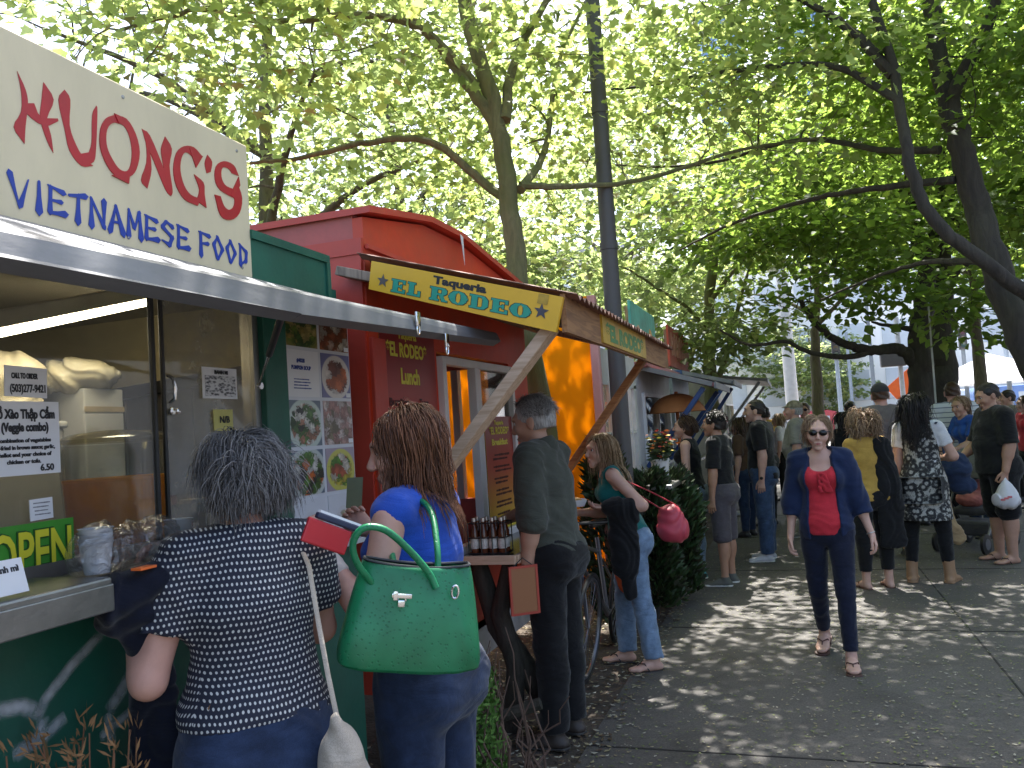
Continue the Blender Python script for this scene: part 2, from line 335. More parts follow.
def hand_prims(w, d, n, side, curl=.4, sc=1., thumb=.6, spread=.06):
    """palm, four fingers of different length with three bones each and a thumb; d = along the hand, n = palm facing direction, side = toward the thumb"""
    d = nrm(d); n = nrm(np.array(n, float)-d*(np.array(n, float)@d)); t = np.cross(d, n)
    if t@np.asarray(side, float) < 0: t = -t
    kn = w+d*.086*sc; P = [econe(w, kn-d*.004*sc, (.026*sc, .017*sc), (.037*sc, .0135*sc), t, .012), cone(w-d*.03*sc, w+d*.012*sc, .0235*sc, .023*sc, .015)]
    L = (.071, .079, .073, .056); off = (.029, .0098, -.0098, -.028)
    for i in range(4):
        p = kn+t*off[i]*sc-d*(.003, 0, .003, .01)[i]*sc; a = 0; q = np.array(p)
        for j, (fr, rr) in enumerate(((.45, .0092), (.31, .0083), (.24, .0074))):
            a += curl*(.75, 1., .7)[j]*(1+.1*i); dd = d*math.cos(a)+n*math.sin(a)+t*spread*off[i]/.03*math.cos(a)
            e = q+nrm(dd)*L[i]*fr*sc; P.append(cone(q, e, rr*sc, (rr-.0008)*sc, .003)); q = e
    q = w+d*.02*sc+t*.022*sc+n*.004*sc; dd = nrm(d*.75+t*thumb+n*.25); e = q+dd*.042*sc; P.append(cone(q, e, .0155*sc, .0115*sc, .01))
    e2 = e+nrm(d*.9+t*thumb*.35+n*.3)*.03*sc; P.append(cone(e, e2, .0108*sc, .0095*sc, .003)); e3 = e2+nrm(d+n*.35+t*.1)*.024*sc; P.append(cone(e2, e3, .0095*sc, .008*sc, .003))
    return P
def head_prims(c, R, s, sex, mouth=0.):
    """skull, jaw, nose, brow, cheeks, ears; R rows = head axes (right, forward, up)"""
    g = lambda x, y, z: c+(np.array([x, y, z])*s)@R
    E = lambda p, r, k=.012, **q: ell(g(*p), np.array(r)*s, R, k, **q)
    j = 1.0 if sex == 'm' else .9
    P = [E((0, -.018, .032), (.077, .098, .092)), E((0, .03, -.005), (.066, .068, .085), .03), econe(g(0, .03, -.03), g(0, .058, -.088), (.057*s, .05*s), (.034*j*s, .03*s), R[0], .025),
         E((0, .076, -.105), (.021*j, .017, .016), .02), E((0, .085, .035), (.05, .018, .014), .02)]
    for sd in (-1, 1): P += [E((sd*.04, .068, -.028), (.025, .022, .024), .02), E((sd*.079, -.012, -.012), (.009, .021, .034), .006), E((sd*.084, -.02, -.0), (.005, .017, .025), .004)]
    P += [cone(g(0, .094, .018), g(0, .117, -.026), .007*s, .0115*s, .012), E((0, .109, -.034), (.0165, .0125, .009), .008)]
    P += [E((0, .089, -.066), (.026, .012, .008), .01), E((0, .088, -.077), (.021, .011, .008), .01)]
    for sd in (-1, 1): P.append(E((sd*.032, .097, .0105), (.018, .014, .0105), .012, sub=True))
    return P
def strands(mb, roots, dirs, length, c, R, hr, wave=.006, gravity=1.3, n=8, r=.004, keep=None, rng=RNG, attr=None, back=0., jitter=.15):
    """locks of hair that leave the scalp, lie over the head and fall (all locks grown together)"""
    p = np.array(roots, float); d = np.array(dirs, float); d /= np.linalg.norm(d, axis=1)[:, None]; m_ = len(p); U = lambda v: v/(np.linalg.norm(v, axis=-1, keepdims=True)+1e-9)
    L = length*(1+jitter*rng.normal(size=m_)); st = (L/n)[:, None]; clump = rng.integers(0, max(3, m_//14), m_); cph = rng.uniform(0, 6.28, (m_, 2)); cph = cph[clump]+rng.normal(0, .16, (m_, 2)); lim = (1.0+.06*rng.random(m_))[:, None]; s = U(np.cross(d, np.array([.1, .2, 1.]))); u = np.cross(s, d); P = [p.copy()]; a_ = min(.75, gravity*.3)
    for i in range(n):
        l = ((p-c)@R.T)/hr; m = np.linalg.norm(l, axis=1)[:, None]; nn = U((l/hr)@R); g_ = np.array([0, 0, -1.])-np.array(R[1])*back*.25+np.zeros((m_, 3))
        gt = g_-nn*(g_*nn).sum(1)[:, None]-nn*np.where(m > 1.04, .35, 0.); g_ = np.where(m < 1.25, gt, g_); d = U(d*(1-a_)+g_*a_+rng.normal(0, .018, (m_, 3)))
        q = p+d*st+(s*np.sin(cph[:, :1]+i*1.1)+u*np.cos(cph[:, 1:]+i*.9))*wave*.6; l = ((q-c)@R.T)/hr; m = np.linalg.norm(l, axis=1)[:, None]; q = np.where(m < lim, c+(l/m*lim*hr)@R, q)
        for kc, kr in keep or []:
            v = q-kc; mm = np.linalg.norm(v, axis=1)[:, None]; q = np.where(mm < kr, kc+v/mm*kr, q)
        d = U(q-p); p = q; P.append(p.copy())
    P = np.stack(P, 1); T_ = U(np.gradient(P, axis=1)); out = U(P-c); S_ = U(np.cross(T_, out)); N_ = np.cross(S_, T_); rr = r*rng.uniform(.7, 1.35, m_)[:, None, None]*(1.1-.8*(np.arange(n+1)/n)**2.5)[None, :, None]
    ring = np.stack([P+S_*rr, P+N_*rr*.7, P-S_*rr], 2); b = len(mb.v); V = ring.reshape(-1, 3); mb.v += [tuple(x) for x in V]
    k = np.arange(m_)[:, None, None]*(n+1)*3+np.arange(n)[None, :, None]*3; e = np.array([0, 1, 2]); f_ = np.stack([np.broadcast_to(k+e, (m_, n, 3)), k+(e+1) % 3, k+3+(e+1) % 3, k+3+e], -1).reshape(-1, 4)+b
    mb.f += [tuple(x) for x in f_.tolist()]; attr += list(np.repeat(np.clip(rng.normal(0, .13, m_)+.1*np.sin(clump*7.), -.3, .3), (n+1)*3))
class Person: pass
def person(label, xy, heading, H, sex='f', bulk=1., belly=0., lean=0., sway=0., twist=0., head=(0, 0, 0), armL=None, armR=None, legL=(0, 2, 0), legR=(0, 2, 0), footL=0, footR=0, wear=(), hair=None, skin='fair', h=.012, curlL=.35, curlR=.35, palmL=None, palmR=None, group=None, face=True, seat=None, footyaw=8, lift=0., neckf=.0, z0=0.):
    """one person in body space: x right, y forward, z up; the root is the body mesh, hair and clothes are its children"""
    S = H; p = Person(); p.S = S; sx = 1 if sex == 'm' else .92; b = bulk
    hipw = (.05 if sex == 'm' else .053)*S*b**.5; tl = .245*S; ank = .04*S
    J = {}
    def leg(sd, spec, fp):
        a, o, kb = [x*D2R for x in spec]; hp = np.array([sd*hipw, 0, 0.]); dt = nrm([sd*math.sin(o), math.sin(a), -math.cos(a)]); kn = hp+dt*tl
        ds = nrm([sd*math.sin(o)*.5, math.sin(a-kb), -math.cos(a-kb)]); an = kn+ds*tl; fy = sd*-footyaw*D2R
        fd = rotz(fy)@rotx(fp*D2R)@np.array([0, 1, 0.]); fu = rotz(fy)@rotx(fp*D2R)@np.array([0, 0, 1.]); return hp, kn, an, fd, fu
    Lg = {-1: leg(-1, legL, footL), 1: leg(1, legR, footR)}
    low = min(min((an-fu*ank)[2], (an-fu*ank+fd*.11*S)[2]) for _, _, an, fd, fu in Lg.values())
    off = np.array([0, 0, -low+lift])
    for k in Lg: hp, kn, an, fd, fu = Lg[k]; Lg[k] = (hp+off, kn+off, an+off, fd, fu)
    P0 = off.copy(); T = rotx(-lean*D2R)@roty(sway*D2R); TT = T@rotz(twist*D2R)
    sp = lambda t, y=0.: P0+T@np.array([0, y*S, t*S])
    shw = (.104 if sex == 'm' else .092)*S*(1+.35*(b-1))
    sh = {sd: sp(.283)+TT@np.array([sd*shw, -.004*S, 0]) for sd in (-1, 1)}
    hs = S/1.75*(1.0 if sex == 'm' else .98); nb = sp(.312, .0)
    hc = nb+T@np.array([0, (.014+neckf)*S, .078*S]); hc = nb+rotx(-lean*D2R*.4)@np.array([0, (.018+neckf)*S, .078*S])
    HR = (rotz(head[0]*D2R)@rotx(head[1]*D2R)@roty(head[2]*D2R)).T
    ua, fa = .168*S, .145*S
    def arm(sd, spec):
        u, f = spec if spec is not None else ((.16, -.02, -1), (.06, .16, -1))
        u = nrm([sd*u[0], u[1], u[2]]); f = nrm([sd*f[0], f[1], f[2]]); e = sh[sd]+u*ua; w = e+f*fa; return e, w, u, f
    Ar = {-1: arm(-1, armL), 1: arm(1, armR)}
    # body-part primitive makers, o = offset for clothes
    X = np.array([1, 0, 0.])
    def torso(o=0., top=True, k=.035, wf=1.):
        m = sex == 'm'; Q = []
        def rr(a, d): return (a*S*b+o, d*S*b+o)
        pe = rr(*(.092, .068) if m else (.096, .07)); wa = rr(*((.086+belly*.3, .06+belly) if m else (.074*wf+belly*.3, .054*wf+belly))); ch = rr(*(.094, .066) if m else (.08, .058)); up_ = rr(*(.085, .05) if m else (.072, .046))
        Q.append(econe(sp(.0), sp(.045), pe, (pe[0]*.97, pe[1]), X, k)); Q.append(econe(sp(.045), sp(.115, belly*.5), (pe[0]*.97, pe[1]), wa, X, k)); Q.append(econe(sp(.115, belly*.5), sp(.21), wa, ch, TT@X, k)); Q.append(econe(sp(.21), sp(.272), ch, up_, TT@X, k))
        for sd in (-1, 1):
            Q.append(cone(sp(.295), sh[sd]+TT@np.array([-sd*.012*S, 0, .004*S]), .03*S+o, .03*S*b**.5+o, k)); 
            Q.append(ell(P0+T@np.array([sd*.045*S, -.035*S, -.012*S]), np.array([.052, .05, .06])*S*b+o, T.T, k))
            if not m: Q.append(ell(sp(.215)+TT@np.array([sd*.04*S, .045*S*b, 0]), np.array([.032, .033, .033])*S*b+o, TT.T, k))
        return Q
    def armp(sd, o=0., frm=0., to=2., k=.02, ext=0.):
        e, w, u, f = Ar[sd]; Q = []; r0, r1, r2, r3 = [x*S*b**.7*(1 if sex == 'm' else .9) for x in (.031, .0265, .0255, .0165)]
        s0 = sh[sd]; cl = lambda pt, d: [(pt, d)]
        if to > 0:
            t = min(to, 1.); e1 = s0+(e-s0)*t; Q.append(cone(s0, s0+(e-s0)*min(1, t+.25), r0+o, r0+(r1-r0)*min(1, t+.25)+o+ext*t, k, cl(e1, u) if to < 1 else None))
        if to > 1:
            t = to-1; w1 = e+(w-e)*t; te = min(1, t+.25) if to < 2 else 1; Q.append(cone(e, e+(w-e)*te, r2+o+ext*.5, r2+(r3-r2)*te+o+ext, k, cl(w1, f) if to < 2.05 and o > 0 else None))
            if o == 0: Q.append(cone(e+f*fa*.12, e+f*fa*.38, r2*1.04, r2*1.0, k))
        return Q
    def legp(sd, o=0., to=2., k=.03, flare=0., o2=None):
        hp, kn, an, fd, fu = Lg[sd]; o2 = o if o2 is None else o2; r0, r1, r2, r3 = [x*S*b**.8 for x in (.054, .036, .034, .0205)]; d1 = nrm(kn-hp); d2 = nrm(an-kn); Q = []
        t = min(to, 1.); Q.append(cone(hp+d1*.01, hp+(kn-hp)*min(1, t+.1), r0+o, r0+(r1-r0)*min(1, t+.1)+o2, k, [(hp+(kn-hp)*t, d1)] if to < 1 else None))
        if to > 1:
            t = to-1; te = min(1, t+.1); Q.append(cone(kn, kn+(an-kn)*te, r2+o2, r2+(r3-r2)*te+o2+flare, k, [(kn+(an-kn)*t, d2)] if o > 0 else None))
            Q.append(ell(kn+d2*tl*.3-fd*.012*S, np.array([.029, .031, .07])*S*b**.8+o2*.8, None, k, [(kn+(an-kn)*t, d2)] if o > 0 else None))
        return Q
    def footp(sd, o=0., k=.012, big=1.):
        hp, kn, an, fd, fu = Lg[sd]; s_ = np.cross(fd, fu); hl = an-fu*.026*S-fd*.018*S; ba = an-fu*.03*S+fd*.075*S
        return [cone(an+fu*.01*S, an-fu*.015*S, .021*S+o, .023*S+o, k), econe(hl, an-fu*.02*S+fd*.03*S, (.02*S+o, .018*S+o), (.024*S+o, .024*S+o), s_, k), econe(an-fu*.018*S+fd*.03*S, ba, (.024*S+o, .02*S+o), (.028*S+o, .0115*S+o), s_, k), econe(ba, ba+fd*.028*S, (.028*S+o, .0115*S+o), (.02*S+o, .009*S+o), s_, k)]
    # --- body mesh
    vs, qs, nv = [], [], 0
    def put(V, Q):
        nonlocal nv; vs.append(V); qs.append(Q+nv); nv += len(V)
    Bp = torso(0.)+[cone(nb-T@np.array([0, .0, .02*S]), hc+np.array([0, -.012*hs, -.05*hs]), .0335*S*b**.4*(1 if sex == 'm' else .86), .031*S*(1 if sex == 'm' else .86), .02)]
    hand_d = {}
    for sd in (-1, 1):
        Bp += armp(sd)+legp(sd); bare = any(w_.get('type') in ('sandals',) for w_ in wear); Bp += footp(sd)
    V, Q = field_mesh(Bp, h); put(relax(V, Q), Q)
    hh = min(h*.6, .0065)
    V, Q = field_mesh(head_prims(hc, HR, hs, sex)+[cone(nb, hc+np.array([0, -.012*hs, -.05*hs]), .028*S*(1 if sex == 'm' else .86), .031*S*(1 if sex == 'm' else .86), .02)], hh); put(relax(V, Q, 1, .3), Q)
    for sd, cu, pn in ((-1, curlL, palmL), (1, curlR, palmR)):
        e, w, u, f = Ar[sd]; n_ = np.array([-sd, 0, 0.]) if pn is None else np.array(pn, float); tside = np.array([0, 1., 0]) if pn is None else np.cross(f, n_)*(-sd)
        V, Q = field_mesh(hand_prims(w, f, n_, tside, cu, S/1.72*(1 if sex == 'm' else .93)), .0034 if h < .011 else .0045); put(relax(V, Q, 1, .25), Q)
    V = np.concatenate(vs); Q = np.concatenate(qs)
    root = link_mesh('person', V, Q, SKIN[skin], None, True); tag(root, label, 'person', group)
    th = (heading-90)*D2R; root.rotation_euler = (0, 0, th); root.location = (xy[0], xy[1], z0); ORIG[root.name] = np.zeros(3)
    RZ = rotz(th); p.w = lambda q: np.array([xy[0], xy[1], z0])+RZ@np.array(q, float); p.dirw = lambda q: RZ@np.array(q, float)
    p.root = root; p.hand = {sd: Ar[sd][1]+Ar[sd][3]*.075 for sd in (-1, 1)}; p.wrist = {sd: Ar[sd][1] for sd in (-1, 1)}; p.elbow = {sd: Ar[sd][0] for sd in (-1, 1)}; p.sh = sh; p.hc = hc; p.HR = HR; p.hs = hs; p.sp = sp; p.fdir = {sd: Ar[sd][3] for sd in (-1, 1)}; p.P0 = P0; p.T = T
    loc = dict(parent=root, local=True)
    # --- face details
    g = lambda x, y, z: hc+(np.array([x, y, z])*hs)@HR
    if face:
        for sd in (-1, 1):
            mb = MB(); mb.lathe(g(sd*.031, .079, .0105), [(.0125*hs*math.sin(t), -.0125*hs*math.cos(t)) for t in np.linspace(0, math.pi, 9)], 12, HR[1]); o = mb.build('eye', [EYEW, IRIS], None, True); o.parent = root
            for pl in o.data.polygons:
                c_ = np.array(pl.center)-g(sd*.031, .079, .0105)
                if nrm(c_)@HR[1] > .82: pl.material_index = 1
        soft('lips', [ell(g(0, .1005, -.066), np.array([.021, .0042, .0036])*hs, HR, .002), ell(g(0, .0985, -.0745), np.array([.017, .0048, .004])*hs, HR, .002)], .0022 if h < .011 else .003, LIP, **loc)
        mbb = [ell(g(sd*.034, .094, .032), np.array([.02, .006, .0035])*hs, HR, .004) for sd in (-1, 1)]
        if hair and hair.get('brow', True): soft('eyebrows', mbb, .003, HAIR[hair['mat']], **loc)
    # --- hair
    p.g = g
    if hair:
        hm = HAIR[hair['mat']]; st = hair.get('style', 'short'); vol = hair.get('vol', .01)*1.; E = lambda q, r, k=.02, **z: ell(g(*q), np.array(r)*hs, HR, k, **z)
        cap = [E((0, -.022, .034), (.079+vol, .1+vol, .093+vol)), E((0, -.055, -.02), (.07+vol, .06+vol, .07+vol))]
        fc = hair.get('fringe', .07)
        carve = [E((0, .13, -.045), (.11, .1, .16 if st != 'fringe' else .12)), E((0, .085, -.1), (.14, .075, .11))]
        if st in ('short', 'crop'): carve += [E((0, -.02, -.118), (.2, .2, .07 if st == 'short' else .09)), E((.09, .03, -.045), (.05, .05, .05)), E((-.09, .03, -.045), (.05, .05, .05))]
        if st == 'bald': carve.append(E((0, .02, .12), (.06, .08, .06)))
        ns = folds(hair.get('lump', .004), 60., hair.get('seed', 3), (.7, .3, .4))
        V, Q = field_mesh(cap, hh*1.1, ns, None, carve); 
        V = relax(V, Q, 1, .3); ho = link_mesh('hair', V, Q, hm, root, True, local=True, attr={'rnd': np.zeros(len(V))})
        ln = hair.get('len', 0)
        if ln or hair.get('n'):
            mb = MB(); at_ = []; rg = np.random.default_rng(hair.get('seed', 3)); hr = np.array([.079+vol, .1+vol, .093+vol])*hs; cc = g(0, -.022, .034); roots = []; dirs = []
            while len(roots) < hair.get('n', 160):
                v = nrm(rg.normal(size=3))
                if v[2] < hair.get('low', -.25): continue
                if v[1] > hair.get('front', .55) and v[2] < .62: continue
                q = cc+(v*hr*(1.01+.05*rg.random()))@HR; t = v.copy(); part = np.array([math.copysign(.7, v[0]+.02), hair.get('comb', -.5), .0]); t = part-v*(part@v)
                roots.append(q); dirs.append(nrm(t@HR+.15*rg.normal(size=3)))
            strands(mb, roots, dirs, (ln or .06)*hs, cc, HR, hr*1.02, hair.get('wave', .005), hair.get('grav', 1.3), hair.get('seg', 9), hair.get('r', .0045), [(nb-np.array([0, .0, .0]), .062*S/1.75*1.1), (sp(.25), .085*S)]+[(sh[k_], .05*S) for k_ in sh], rg, at_, hair.get('back', .0))
            link_mesh('hair_locks', mb.v, mb.f, hm, ho, True, local=True, attr={'rnd': at_})
        if st == 'bun' or hair.get('bun'): bp = hair.get('bun', (0, -.13, .03)); soft('hair_bun', [E(bp, (.04, .035, .045), .01)], .006, hm, parent=ho, local=True, wr=folds(.004, 90, 2))
        if hair.get('tail'):
            mb = MB(); at_ = []; rg = np.random.default_rng(5); b0 = g(0, -.125, .03)
            strands(mb, [b0+rg.normal(0, .012, 3) for _ in range(40)], [(-HR[1])*1.+rg.normal(0, .2, 3) for _ in range(40)], hair['tail'], cc if ln else hc, HR, np.array([.08, .1, .1])*hs, .006, 1.6, 8, .006, [(nb, .06), (sp(.25), .08*S)], rg, at_)
            link_mesh('hair_tail', mb.v, mb.f, hm, ho, True, local=True, attr={'rnd': at_})
    # --- clothes
    for q, w_ in enumerate(wear):
        ty = w_['type']; m = w_['mat']; o = w_.get('o', .012); nm = w_.get('name', ty); hw = w_.get('h', h); lab = w_.get('label')
        ob = None
        if ty == 'top':
            hem = w_.get('hem', .0); sl = w_.get('sleeve', .65); fit = w_.get('drop', 0.)
            Q_ = torso(o, k=.04, wf=w_.get('wf', 1.))
            if hem < -.03:
                hz = abs(hem); fl = w_.get('flare', .0)
                Q_.append(econe(sp(.0), P0+np.array([0, -.0, hem*S]), (.1*S*b+o, .076*S*b+o), (.1*S*b+o+fl, .078*S*b+o+fl), X, .04)); Q_ += [q_ for sd in (-1, 1) for q_ in legp(sd, o, min(1, .1+hz*2))]
            for sd in (-1, 1):
                if sl > 0: Q_ += armp(sd, o+.003, 0, sl, .03, w_.get('bell', .012 if sl < 1 else .002))
                elif sl == 0: Q_.append(cone(sp(.28), sh[sd]*.75+sp(.28)*.25+TT@np.array([0, 0, .012*S]), .034*S+o*.3, .026*S+o*.3, .03))
            cv = []
            nk = w_.get('neck', 'crew'); top = nb
            if nk == 'crew': cv.append(ell(nb+T@np.array([0, .018*S, .018*S]), np.array([.044, .05, .03])*S, T.T))
            if nk == 'scoop': cv.append(ell(sp(.295)+T@np.array([0, .068*S, .016*S]), np.array([.056, .06, .062])*S, T.T)); cv.append(ell(nb+T@np.array([0, .0, .02*S]), np.array([.05, .05, .03])*S, T.T))
            if nk == 'wide': cv.append(ell(sp(.325)+T@np.array([0, .03*S, .0]), np.array([.085, .09, .055])*S, T.T))
            if nk == 'strap': cv += [ell(sp(.31)+T@np.array([0, .05*S, .0]), np.array([.05, .085, .075])*S, T.T), ell(sp(.32)+T@np.array([0, -.05*S, .0]), np.array([.052, .07, .07])*S, T.T)]
            if nk in ('strap', 'tank'): cv += [ell(sh[sd]+TT@np.array([sd*.028*S, 0, -.005*S]), np.array([.05, .075, .085])*S, TT.T) for sd in (-1, 1)]
            if nk == 'tank': cv.append(ell(nb+T@np.array([0, .025*S, .01*S]), np.array([.045, .06, .04])*S, T.T))
            if nk == 'v': cv.append(ell(sp(.285)+T@np.array([0, .075*S, .012*S]), np.array([.03, .05, .07])*S, T.T)); cv.append(ell(nb+T@np.array([0, .018*S, .018*S]), np.array([.044, .045, .03])*S, T.T))
            if nk == 'low': cv.append(ell(sp(.275)+T@np.array([0, .06*S, .02*S]), np.array([.062, .06, .055])*S, T.T)); cv.append(ell(nb+T@np.array([0, .0, .015*S]), np.array([.07, .06, .05])*S, T.T))
            if w_.get('open'):
                og = w_['open']; cv += [econe(sp(.34, .11), sp(.14, .11), (og*.85*S, .1*S), (og*S, .1*S), X), econe(sp(.14, .11), P0+np.array([0, .12*S, -.14*S]), (og*S, .1*S), (og*1.05*S, .12*S), X), ell(nb+T@np.array([0, .035*S, .012*S]), np.array([.048, .065, .042])*S, T.T)]
            cl = [(P0+T@np.array([0, 0, hem*S]), T@np.array([0, .0, -1.]))] if hem > -.03 else [(P0+np.array([0, 0, hem*S]), np.array([0, 0, -1.]))]
            ob = soft(nm, Q_, hw, m, wr=folds(w_.get('fold', .0035), w_.get('ff', 30.), q+int(S*1000) % 17, w_.get('fd', (.35, .2, 1))), clip=cl, carve=cv, uvbox=True, **loc)
            if nk == 'collar':
                soft('collar', [econe(nb+T@np.array([0, -.012*S, -.004*S]), nb+T@np.array([0, .002*S, .022*S]), (.046*S, .044*S), (.043*S, .042*S), X, .01)], .006, m, clip=[(nb+T@np.array([0, 0, .02*S]), T@np.array([0, .35, 1]))], parent=ob, local=True)
        if ty == 'trousers':
            to = w_.get('len', 1.97); Q_ = []
            for q_ in torso(o*.8, k=.03)[:1]: Q_.append(q_)
            Q_ += [econe(sp(.03), sp(w_.get('waist', .07)), (.094*S*b+o*.8, .07*S*b+o*.8), (.088*S*b+o*.8, .064*S*b+o*.8), X, .03)]
            for sd in (-1, 1): Q_ += [ell(P0+T@np.array([sd*.045*S, -.035*S, -.012*S]), np.array([.056, .05, .062])*S*b+o*.8, T.T, .06), ell(P0+T@np.array([0, -.022*S, -.005*S]), np.array([.06, .055, .055])*S*b+o*.8, T.T, .04)]+legp(sd, o, to, .02, w_.get('flare', .004), w_.get('o2'))
            ob = soft(nm, Q_, hw, m, wr=folds(w_.get('fold', .0035), w_.get('ff', 34.), q+3, (.2, .45, 1)), clip=[(sp(w_.get('waist', .07)), T@np.array([0, 0, 1.]))], uvbox=True, **loc)
        if ty == 'shoes':
            for sd in (-1, 1):
                hp, kn, an, fd, fu = Lg[sd]; so = an-fu*.04*S
                ob = soft(nm, footp(sd, .008)+([cone(an, an+(kn-an)*w_['boot'], .026*S, .03*S, .02, [(an+(kn-an)*w_['boot'], nrm(kn-an))])] if w_.get('boot') else []), min(h, .008), m, clip=[(so+fu*.012, -fu)]+([] if w_.get('boot') else [(an+fu*.014*S, fu)]), wr=folds(.0015, 60, 2), **loc)
                s_ = np.cross(fd, fu); a_ = so-fd*.024*S+fu*.006; b_ = so+fd*.1*S+fu*.006
                sl_ = soft('sole', [econe(a_, so+fd*.03*S+fu*.006, (.027*S, .03), (.026*S, .03), s_, .02), econe(so+fd*.03*S+fu*.006, b_, (.026*S, .03), (.033*S, .03), s_, .02)], min(h, .008), w_.get('sole', m), clip=[(so+fu*.018, fu), (so+fu*.0005, -fu)], parent=ob, local=True)
        if ty == 'sandals':
            for sd in (-1, 1):
                hp, kn, an, fd, fu = Lg[sd]; so = an-fu*.0405*S; s_ = np.cross(fd, fu)
                sl_ = soft('sandal', [econe(so-fd*.024*S, so+fd*.03*S, (.025*S, .03), (.024*S, .03), s_, .02), econe(so+fd*.03*S, so+fd*.1*S, (.024*S, .03), (.031*S, .03), s_, .02)], .006, m, clip=[(so+fu*.004, fu), (so-fu*.012, -fu)], **loc)
                mb = MB(); toe = so+fd*.088*S+fu*.0; pk = an-fu*.012*S+fd*.066*S+fu*.006
                for k_ in (-1, 1): mb.tube([so+fd*.03*S+s_*k_*.026*S, an-fu*.008*S+fd*.05*S+s_*k_*.02*S+fu*.004, pk, toe+fu*.018], .004, 6)
                mb.build('strap', m, sl_, True)
        if ob is not None and lab: ob['label'] = lab
    return p
# ------------------------------------------------------------------ world, sun, render settings
SUN_AZ = math.radians(99); SUN_EL = math.radians(62)   # azimuth measured from +X towards +Y
sd_ = np.array([math.cos(SUN_EL)*math.cos(SUN_AZ), math.cos(SUN_EL)*math.sin(SUN_AZ), math.sin(SUN_EL)])
w = bpy.data.worlds.new('World'); SC.world = w; w.use_nodes = True; nt = w.node_tree; bg = nt.nodes['Background']
sky = N(nt, 'ShaderNodeTexSky', sky_type='NISHITA'); sky.sun_disc = False; sky.sun_elevation = SUN_EL; sky.sun_rotation = math.pi/2-SUN_AZ
sky.air_density = 1.; sky.dust_density = 3.5; sky.ozone_density = .6
lk(nt, sky.outputs[0], bg.inputs[0]); bg.inputs[1].default_value = .15
sl = bpy.data.lights.new('sun', 'SUN'); so_ = bpy.data.objects.new('sun', sl); COL.objects.link(so_); sl.energy = 5.; sl.angle = math.radians(.55); sl.color = (1, .97, .91)
so_.rotation_euler = Vector(sd_).to_track_quat('Z', 'Y').to_euler(); so_.location = (0, 0, 30)
SC.view_settings.view_transform = 'Standard'; SC.view_settings.look = 'None'; SC.view_settings.exposure = 1.78; SC.view_settings.gamma = 1
SC.view_settings.use_curve_mapping = False
SC.render.engine = 'CYCLES'; cy = SC.cycles; cy.use_denoising = True; cy.max_bounces = 8; cy.diffuse_bounces = 4; cy.glossy_bounces = 3; cy.transmission_bounces = 6; cy.transparent_max_bounces = 12; cy.sample_clamp_indirect = 6.; cy.caustics_reflective = False; cy.caustics_refractive = False
try: cy.denoiser = 'OPENIMAGEDENOISE'
except Exception: pass
XA = np.array([1., 0, 0]); YA = np.array([0, 1., 0]); ZA = np.array([0, 0, 1.])
